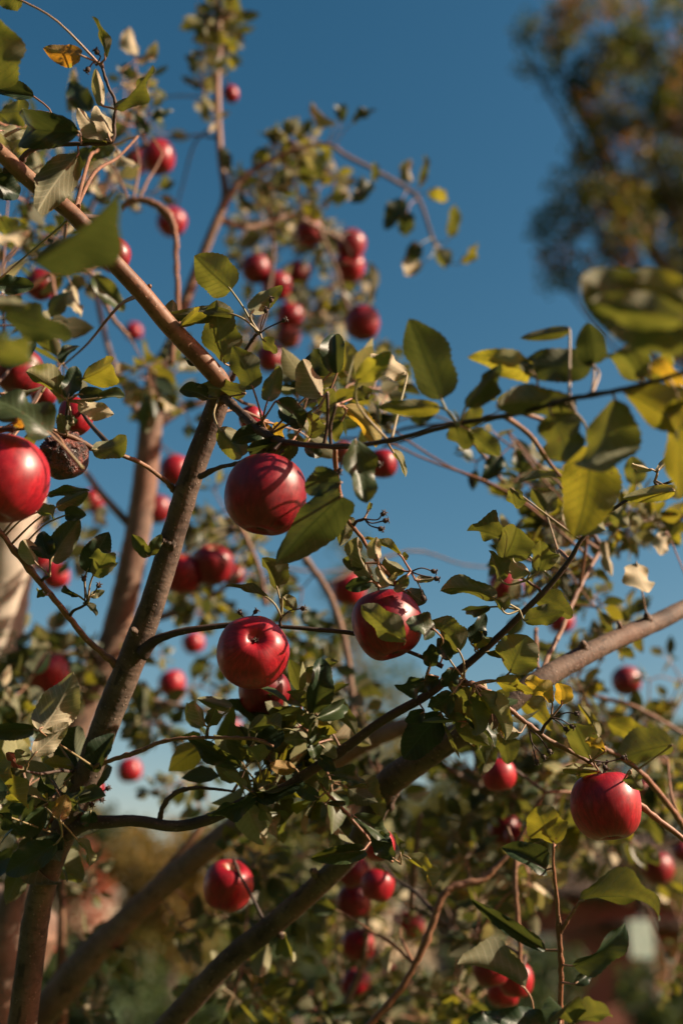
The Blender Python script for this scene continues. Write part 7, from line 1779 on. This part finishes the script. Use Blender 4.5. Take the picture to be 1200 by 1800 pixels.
box('wall', hx0, hy, -.1, hx1, hy + 7, hz, M_BRICK, house)
bm = bmesh.new(); q = [bm.verts.new(p) for p in ((hx0 - .4, hy - .5, hz + .01), (hx1 + .4, hy - .5, hz + .01), (hx1 + .4, hy + 7.5, hz + .01), (hx0 - .4, hy + 7.5, hz + .01), (hx0 - .4, hy + 3.5, hz + 1.9), (hx1 + .4, hy + 3.5, hz + 1.9))]
for fc in ((0, 1, 5, 4), (2, 3, 4, 5), (0, 4, 3), (1, 2, 5), (3, 2, 1, 0)): bm.faces.new([q[i] for i in fc])
m = bpy.data.meshes.new('roof'); bm.to_mesh(m); bm.free(); ro = link('roof', m, house, M_ROOF); ro.matrix_parent_inverse = Matrix.Translation(-house.location)
for wx in (4.2, 10.6):
    w = box('window', wx, hy - .06, 1.0, wx + 1.3, hy - .003, 2.4, M_TRIM, house)
    for a in (0, 1): box('pane', wx + .07 + a * .6, hy - .075, 1.08, wx + .63 + a * .6, hy - .063, 2.32, M_GLASS, w, 0)
dr = box('door', 7.6, hy - .06, 0, 8.6, hy - .003, 2.1, M_WOOD, house); box('door_handle', 8.42, hy - .12, 1.0, 8.5, hy - .063, 1.08, M_POST, dr, .004)
for px_ in (7.1, 9.1): box('porch_post', px_, hy - 1.5, 0, px_ + .16, hy - 1.34, 2.5, M_WOOD, house)
box('porch_roof', 6.6, hy - 1.8, 2.502, 9.7, hy - .003, 2.66, M_ROOF, house)
nx, ny = (6.30, 25.58, 2.26)[0], (6.30, 25.58, 2.26)[1]
sign = tag(empty('notice_board', (nx, ny, 0)), 'pale green board on a grey post in front of the brick house', 'notice board')
box('board', nx - .25, ny - .02, 1.75, nx + .25, ny + .02, 2.5, M_PALE, sign); box('post', nx - .03, ny + .022, -.1, nx + .03, ny + .08, 2.6, M_POST, sign)

# unseen trees added left of and behind the photographer keep open sky off shaded sides
for lb, x, y, h in (('added sky-blocking tree left of the view, outside the picture', -5.2, 1.2, 4.6), ('added sky-blocking tree behind the photographer on the left, unseen', -4.6, -3.6, 5.0), ('added sky-blocking tree straight behind the photographer, unseen', -.6, -5.6, 5.2), ('added sky-blocking tree behind the photographer on the right, unseen', 3.4, -6.4, 5.0)):
    far_tree('added_shade_tree', lb, (x, y, 0), [((x, y, h * .62), (1.9, 1.9, h * .34)), ((x - 1.0, y + .8, h * .5), (1.3, 1.3, 1.2)), ((x + .9, y - .9, h * .5), (1.3, 1.3, 1.2)), ((x + .7, y + 1.0, h * .72), (1.2, 1.2, 1.1))], 15000, .13, ('dark', 'green', 'olive', 'dark'), (.3, .3, .15, .25), .14, group='unseen trees added to block sky light', patch=.8)


# ------------------------------------------------------------------ the apple trees
tree_front = tag(empty('apple_tree', (-0.42, 1.45, 0)), 'nearest apple tree in sharp focus, brown limbs rising from the lower left', 'apple tree')
tree_rear = tag(empty('apple_tree', (-0.95, 2.35, 0)), 'blurred apple tree close behind, its tan limb rising parallel at the left', 'apple tree')
TREES = (tree_front, tree_rear)
def part(name, mesh, t, mat=None):
    o = link(name, mesh, TREES[t], mat); o.matrix_parent_inverse = Matrix.Translation(-TREES[t].location); return o
WOOD = ([], [])
for i, (t, name, mat, pts) in enumerate(BRANCHES):
    big = pts[0][3] > .0065
    res = catmull([tuple(p) for p in pts], 8 if big else 7)
    rnd = random.Random(i); out = []
    for j, p in enumerate(res):
        r = p[3]
        if not big and name != 'trunk' and rnd.random() < .16 and 1 < j < len(res) - 2: r *= rnd.uniform(1.12, 1.4)
        wob = .03 * r if big else .18 * r
        if mat == 'young' and big: wob = 0
        out.append((p[0] + rnd.uniform(-1, 1) * wob, p[1] + rnd.uniform(-1, 1) * wob * .5, p[2] + rnd.uniform(-1, 1) * wob, r))
    al = []; v, f = tube(out, 16 if big else 8, (.012 if mat == 'young' else .035) if big else .14, i * 3.7, along=al)
    me = mesh_of(name, v, f); me.attributes.new('along', 'FLOAT_VECTOR', 'POINT').data.foreach_set('vector', al)
    part(name, me, t, BARK[mat])
    for a, b_ in zip(out[:-1], out[1:]):
        A_, B_ = Vector(a[:3]), Vector(b_[:3]); k = max(1, int((B_ - A_).length / .006))
        for q in range(k): WOOD[t].append((A_.lerp(B_, q / k), a[3]))
from mathutils import kdtree
KD = []
for w in WOOD:
    kd = kdtree.KDTree(len(w))
    for i, (p, r) in enumerate(w): kd.insert(p, i)
    kd.balance(); KD.append(kd)
def twig_between(t, a, b_, r0, r1, mat='young', sag=.12, name='twig'):
    a, b_ = Vector(a), Vector(b_); ln = (b_ - a).length
    if ln < .004: return
    o = rvec() * ln * sag
    pts = catmull([(*a, r0), (*(a.lerp(b_, .35) + o + Vector((0, 0, ln * .05))), r0 * .9), (*(a.lerp(b_, .7) + o * .6), r1 * 1.1), (*b_, r1)], 4)
    v, f = tube(pts, 6, .2, ln * 50); return part(name, mesh_of(name, v, f), t, BARK[mat])
for t, a, b_, r in SPUR_TWIGS: twig_between(t, a, b_, r * .95, r * .75, 'dark')

# leaf blades: a few shapes shared by all leaves
def leaf_blade(name, fold, bend, wave, twist, tipw, seed):
    NV, NU = 28, 6; rnd = random.Random(seed); v, uv, f = [], [], []
    ph = rnd.uniform(0, 6); y = z = 0.0; asym = rnd.uniform(-.06, .06); side = rnd.uniform(-.10, .10)
    for i in range(NV + 1):
        t = i / NV; an = bend * (t - .15) * 1.5
        if i: y += math.cos(an) / NV; z -= math.sin(an) / NV
        h = .5 * ((max(t, .0005) ** .52) * (max(1 - t, 0) ** tipw)) / (.42 ** .52 * .58 ** tipw)
        tw = twist * t
        for k in range(NU + 1):
            u = (k - NU / 2) / (NU / 2); hw = h * (1 + asym * (1 if u > 0 else -1))
            if abs(u) == 1 and i % 2 and 1 < i < NV: hw *= .95
            x = u * hw; zz = fold * abs(x) * (1 - .35 * abs(u)) + wave * math.sin(t * 11 + ph + (2.2 if u > 0 else 0)) * u * u * h * .55 + .02 * math.sin(t * 26 + ph) * abs(u) * h
            xx = x * math.cos(tw) - zz * math.sin(tw); z2 = x * math.sin(tw) + zz * math.cos(tw)
            v.append((xx + side * math.sin(t * 3.1), y - z2 * math.sin(an) * -.3, z + z2)); uv.append((.5 + u * .5 * min(1, h * 2 + .02), t))
    for i in range(NV):
        for k in range(NU):
            a = i * (NU + 1) + k; f.append((a, a + 1, a + NU + 2, a + NU + 1))
    ymax = max(q[1] for q in v); v = [(a, b_ / ymax, c / ymax) for a, b_, c in v]
    return v, f, uv
SHAPES = [leaf_blade('leaf', *s) for s in ((.5, .35, .3, .0, .72, 1), (.85, .5, .35, .2, .66, 2), (.35, .25, .5, -.25, .8, 3), (1.0, .4, .3, .1, .7, 4), (.6, .9, .4, .3, .75, 5), (.45, -.4, .45, -.2, .68, 6), (1.2, .7, .35, -.15, .72, 7), (.55, 1.25, .4, .1, .7, 8), (.8, .3, .7, .5, .78, 9), (.3, .6, .6, -.5, .65, 10))]
LEAF_MESH = {}
def leaf_data(shape, tint):
    if (shape, tint) not in LEAF_MESH:
        v, f, uv = SHAPES[shape]; m = mesh_of('leaf', v, f, True, uv); m.materials.append(M_LEAF[tint]); LEAF_MESH[shape, tint] = m
    return LEAF_MESH[shape, tint]
def stalk_mesh(a, ax, foot, r):
    a, ax, foot = Vector(a), Vector(ax), Vector(foot); ln = (foot - a).length
    p1 = (a - ax * ln * .3).lerp(a.lerp(foot, .35), .35) if ((foot - a).dot(ax) < -.2 * ln and ln > .018) else a.lerp(foot, .4)
    pts = catmull([(*(a + ax * .004), r * .8), (*a, r), (*p1.lerp(foot, .18), r), (*foot, r * 1.35)], 4)
    v, f = tube(pts, 6); return mesh_of('leaf_stalk', v, f)
def add_leaf(t, base, ax, nz, ln, wd, tint, foot, shape=None):
    base, ax, nz = Vector(base), Vector(ax).normalized(), Vector(nz).normalized()
    shape = random.randrange(len(SHAPES)) if shape is None else shape
    o = part('leaf', leaf_data(shape, tint), t); x = ax.cross(nz).normalized(); nz = x.cross(ax)
    m = Matrix((x * wd, ax * ln, nz * (ln * .5 + wd * .5))).transposed().to_4x4(); m.translation = base
    o.matrix_basis = m
    if foot is not None:
        s_ = link('leaf_stalk', stalk_mesh(base, ax, foot, .00085 if ln < .07 else .0011), o, M_STALK)
        s_.matrix_parent_inverse = (TREES[t].matrix_basis @ Matrix.Translation(-TREES[t].location) @ m).inverted()
    return o
for t, base, ax, nz, ln, wd, tint, foot, rank in LEAVES:
    B = Vector(base); A_ = Vector(ax); Fp = Vector(foot); d = (Fp - B).length
    if d > .10:      # far from its wood: own short stalk and a thin shoot that carries it
        spur = B - A_ * .03 + Vector((0, 0, -.006))
        near_p, _i, dist = KD[t].find(spur)
        if dist < .5: twig_between(t, near_p, spur, .0020, .0012, 'young', .06)
        Fp = spur
    shape = 0 if tint == 3 else random.choice((0, 2, 9)) if ln > .055 and wd / ln > .4 and (B - cam_o.location).length < .82 else random.choice((1, 3, 4, 6, 8)) if wd / ln < .38 else None
    add_leaf(t, B, A_, nz, ln, wd, tint, Fp, shape)

# out-of-focus spurs: tufts of leaves on short twigs; the largest are single leaves, the rest one mass per tree
cands = []; TIPS = ([], [])
for t, p, n, ln, tint in sorted(LEAF_SPURS, key=lambda s_: KD[s_[0]].find(s_[1])[2]):
    P = Vector(p); near_p, _i, dist = KD[t].find(P)
    for q_ in TIPS[t]:
        e_ = (q_ - P).length
        if e_ < dist: near_p, dist = q_, e_
    TIPS[t].append(P)
    grow = (P - near_p).normalized() if dist > .01 else Vector((0, 0, 1))
    if dist < .75: twig_between(t, near_p, P, .002 if dist > .15 else .0015, .0011, random.choice(('young', 'mid')), .07)
    grow = (grow + Vector((0, 0, .7))).normalized()
    for k in range(n):
        d = (rvec().normalized() + grow * .75 + Vector((0, 0, -.1))).normalized()
        base = P + d * ln * random.uniform(.2, .5) + rvec() * .004
        nz = (Vector((-.1, .25, .45)) + rvec() * 1.3); nz = (nz - d * nz.dot(d)).normalized()
        d2 = (d + Vector((0, 0, -.35)) * random.random()).normalized(); nz = (nz - d2 * nz.dot(d2)).normalized()
        l_ = ln * random.uniform(.7, 1.15); tn = tint if random.random() < .6 else random.choice((0, 0, 1, 6, 5))
        cands.append((l_ / max(.5, (base - cam_o.location).length), t, base, d2, nz, l_, l_ * random.uniform(.5, .68), tn, P))
cands.sort(key=lambda c: -c[0])
left = {0: 298 - sum(1 for l in LEAVES if l[0] == 0), 1: 298 - sum(1 for l in LEAVES if l[0] == 1)}; mass = {0: [], 1: []}
sv = {0: ([], []), 1: ([], [])}
for _r, t, base, d2, nz, l_, wd, tn, P in cands:
    if left[t] > 0: left[t] -= 1; add_leaf(t, base, d2, nz, l_, wd, tn, P)
    else:
        mass[t].append((base, d2, nz, l_, wd, tn)); tube([(*base, .0007), (*base.lerp(P, .5), .0008), (*P, .001)], 4, 0, 0, *sv[t], tip=False)
for t in (0, 1):
    if mass[t]:
        tag(part('small_leaves', mass_mesh('small_leaves', mass[t]), t), kind='stuff')
        tag(part('small_leaf_stalks', mesh_of('small_leaf_stalks', *sv[t]), t, M_STALK), kind='stuff')

# dry black stalks left from fallen fruit
for foot, ends in DRIED_STALKS:
    v, f = [], []; F_ = Vector(foot)
    for e in ends:
        E = Vector(e); md = F_.lerp(E, .5) + rvec() * .004
        tube(catmull([(*F_, .0008), (*md, .0006), (*E, .0007)], 4), 5, 0, 0, v, f)
        dr = (E - md).normalized()
        tube([(*E, .0009), (*(E + dr * .0015), .0023), (*(E + dr * .0035), .0021), (*(E + dr * .0045), .001)], 6, .2, e[0] * 99, v, f)
        x = dr.orthogonal().normalized(); y = dr.cross(x)
        for k in range(5):
            an = k * 1.2566 + e[0] * 40; s_ = x * math.cos(an) + y * math.sin(an); P = E + dr * .004
            tube([(*P, .0009), (*(P + dr * .0012 + s_ * .0022), .0005), (*(P + dr * .0006 + s_ * .0036), .0001)], 4, 0, 0, v, f)
    part('dried_fruit_stalk', mesh_of('dried_fruit_stalk', v, f), 0, M_DRY)

# ------------------------------------------------------------------ apples
PROFILE = [(.0, .60), (.05, .605), (.12, .66), (.22, .76), (.36, .855), (.50, .865), (.67, .79), (.83, .63), (.95, .38), (1.0, .05), (.965, -.26), (.87, -.53), (.72, -.74), (.55, -.87), (.40, -.915), (.28, -.90), (.17, -.83), (.08, -.775), (.0, -.765)]
def apple_mesh(seed, wrinkle=0.0):
    rnd = random.Random(seed); prof = catmull([(*p, 0) for p in PROFILE], 2); S = 40; v, f = [], []
    lob = rnd.uniform(.015, .05); ph = rnd.uniform(0, 6); skew = rnd.uniform(-.11, .11); sk2 = rnd.uniform(-.07, .07)
    for i, (r, z, _q) in enumerate(prof):
        for k in range(S):
            an = 2 * math.pi * k / S; q = 1 + lob * math.cos(5 * an + ph) * (.25 + .75 * max(0, -z)) + sk2 * math.cos(an + ph)
            p = Vector((r * q * math.cos(an), r * q * math.sin(an), z * (1 + skew * math.cos(an + ph * 2) * r)))
            p *= 1 + .025 * noise.noise(p * 1.4 + Vector((seed, 0, 0)))
            if wrinkle:
                up = max(0, min(1, (p.z + .25) * 1.6)); d = noise.noise(p * 3.5) * .6 + abs(noise.noise(p * 7)) * .7 - .2
                p *= 1 - wrinkle * up * d
            v.append(tuple(p))
    n = len(prof)
    for i in range(n - 1):
        for k in range(S):
            a = i * S + k; b_ = i * S + (k + 1) % S; f.append((a, a + S, b_ + S, b_))
    return mesh_of('apple', v, f)
M_CALYX = M_DRY
def calyx_mesh(seed):
    rnd = random.Random(seed); v, f = [], []
    for k in range(5):
        an = k * 1.2566 + rnd.uniform(-.2, .2); d = Vector((math.cos(an), math.sin(an), 0))
        tube([(*(d * .02 + Vector((0, 0, -.75))), .04), (*(d * .04 + Vector((0, 0, -.83))), .024), (*(d * (.06 + rnd.uniform(0, .04)) + Vector((0, 0, -.87 - rnd.uniform(0, .04)))), .006)], 5, .2, seed + k, v, f)
    return mesh_of('calyx', v, f)
def stem_mesh(seed):
    rnd = random.Random(seed); a, b_ = rnd.uniform(-.12, .12), rnd.uniform(-.12, .12)
    v, f = tube(catmull([(0, 0, .57, .045), (a * .3, b_ * .3, .85, .032), (a, b_, 1.1, .034), (a * 1.6, b_ * 1.6, 1.22, .05)], 4), 7, .15, seed); return mesh_of('stem', v, f)
AM = {}
M_APPLE.append(apple_material('apple_skin_dull', (.26, .045, .028), (.13, .018, .014), (.36, .20, .08)))
for m in range(3):
    for s_ in range(6):
        me = apple_mesh(s_ * 5 + 1); me.materials.append(M_APPLE[m]); AM[m, s_] = me
CAL = [calyx_mesh(i) for i in range(3)]; STM = [stem_mesh(i) for i in range(4)]
rot_me = apple_mesh(77, .42); rot_me.materials.append(M_ROT)
for i, (c, r, ax, st, kind, label, t) in enumerate(APPLES):
    me = rot_me if kind == 'rot' else AM[2 if kind == 'dull' else (0 if random.random() < .62 else 1), i % 6]
    o = link('apple', me); C_ = Vector(c); A_ = Vector(ax).normalized()
    q = A_.to_track_quat('Z', 'Y') @ Vector((0, 0, 1)).to_track_quat('Z', 'Y')
    o.matrix_basis = Matrix.Translation(C_) @ A_.to_track_quat('Z', 'Y').to_matrix().to_4x4() @ Matrix.Rotation(i * 2.1, 4, 'Z') @ Matrix.Diagonal((r, r, r * st, 1))
    tag(o, label, 'apple', 'apples on the trees')
    link('stem', STM[i % 4], o, BARK['dark']); link('calyx', CAL[i % 3], o, M_CALYX)
    top = o.matrix_basis @ Vector((0, 0, 1.2)); near_p, _i, dist = KD[t].find(top)
    if .006 < dist < .6: twig_between(t, near_p, top, .0026 if dist > .1 else .002, .0017, 'dark', .07)
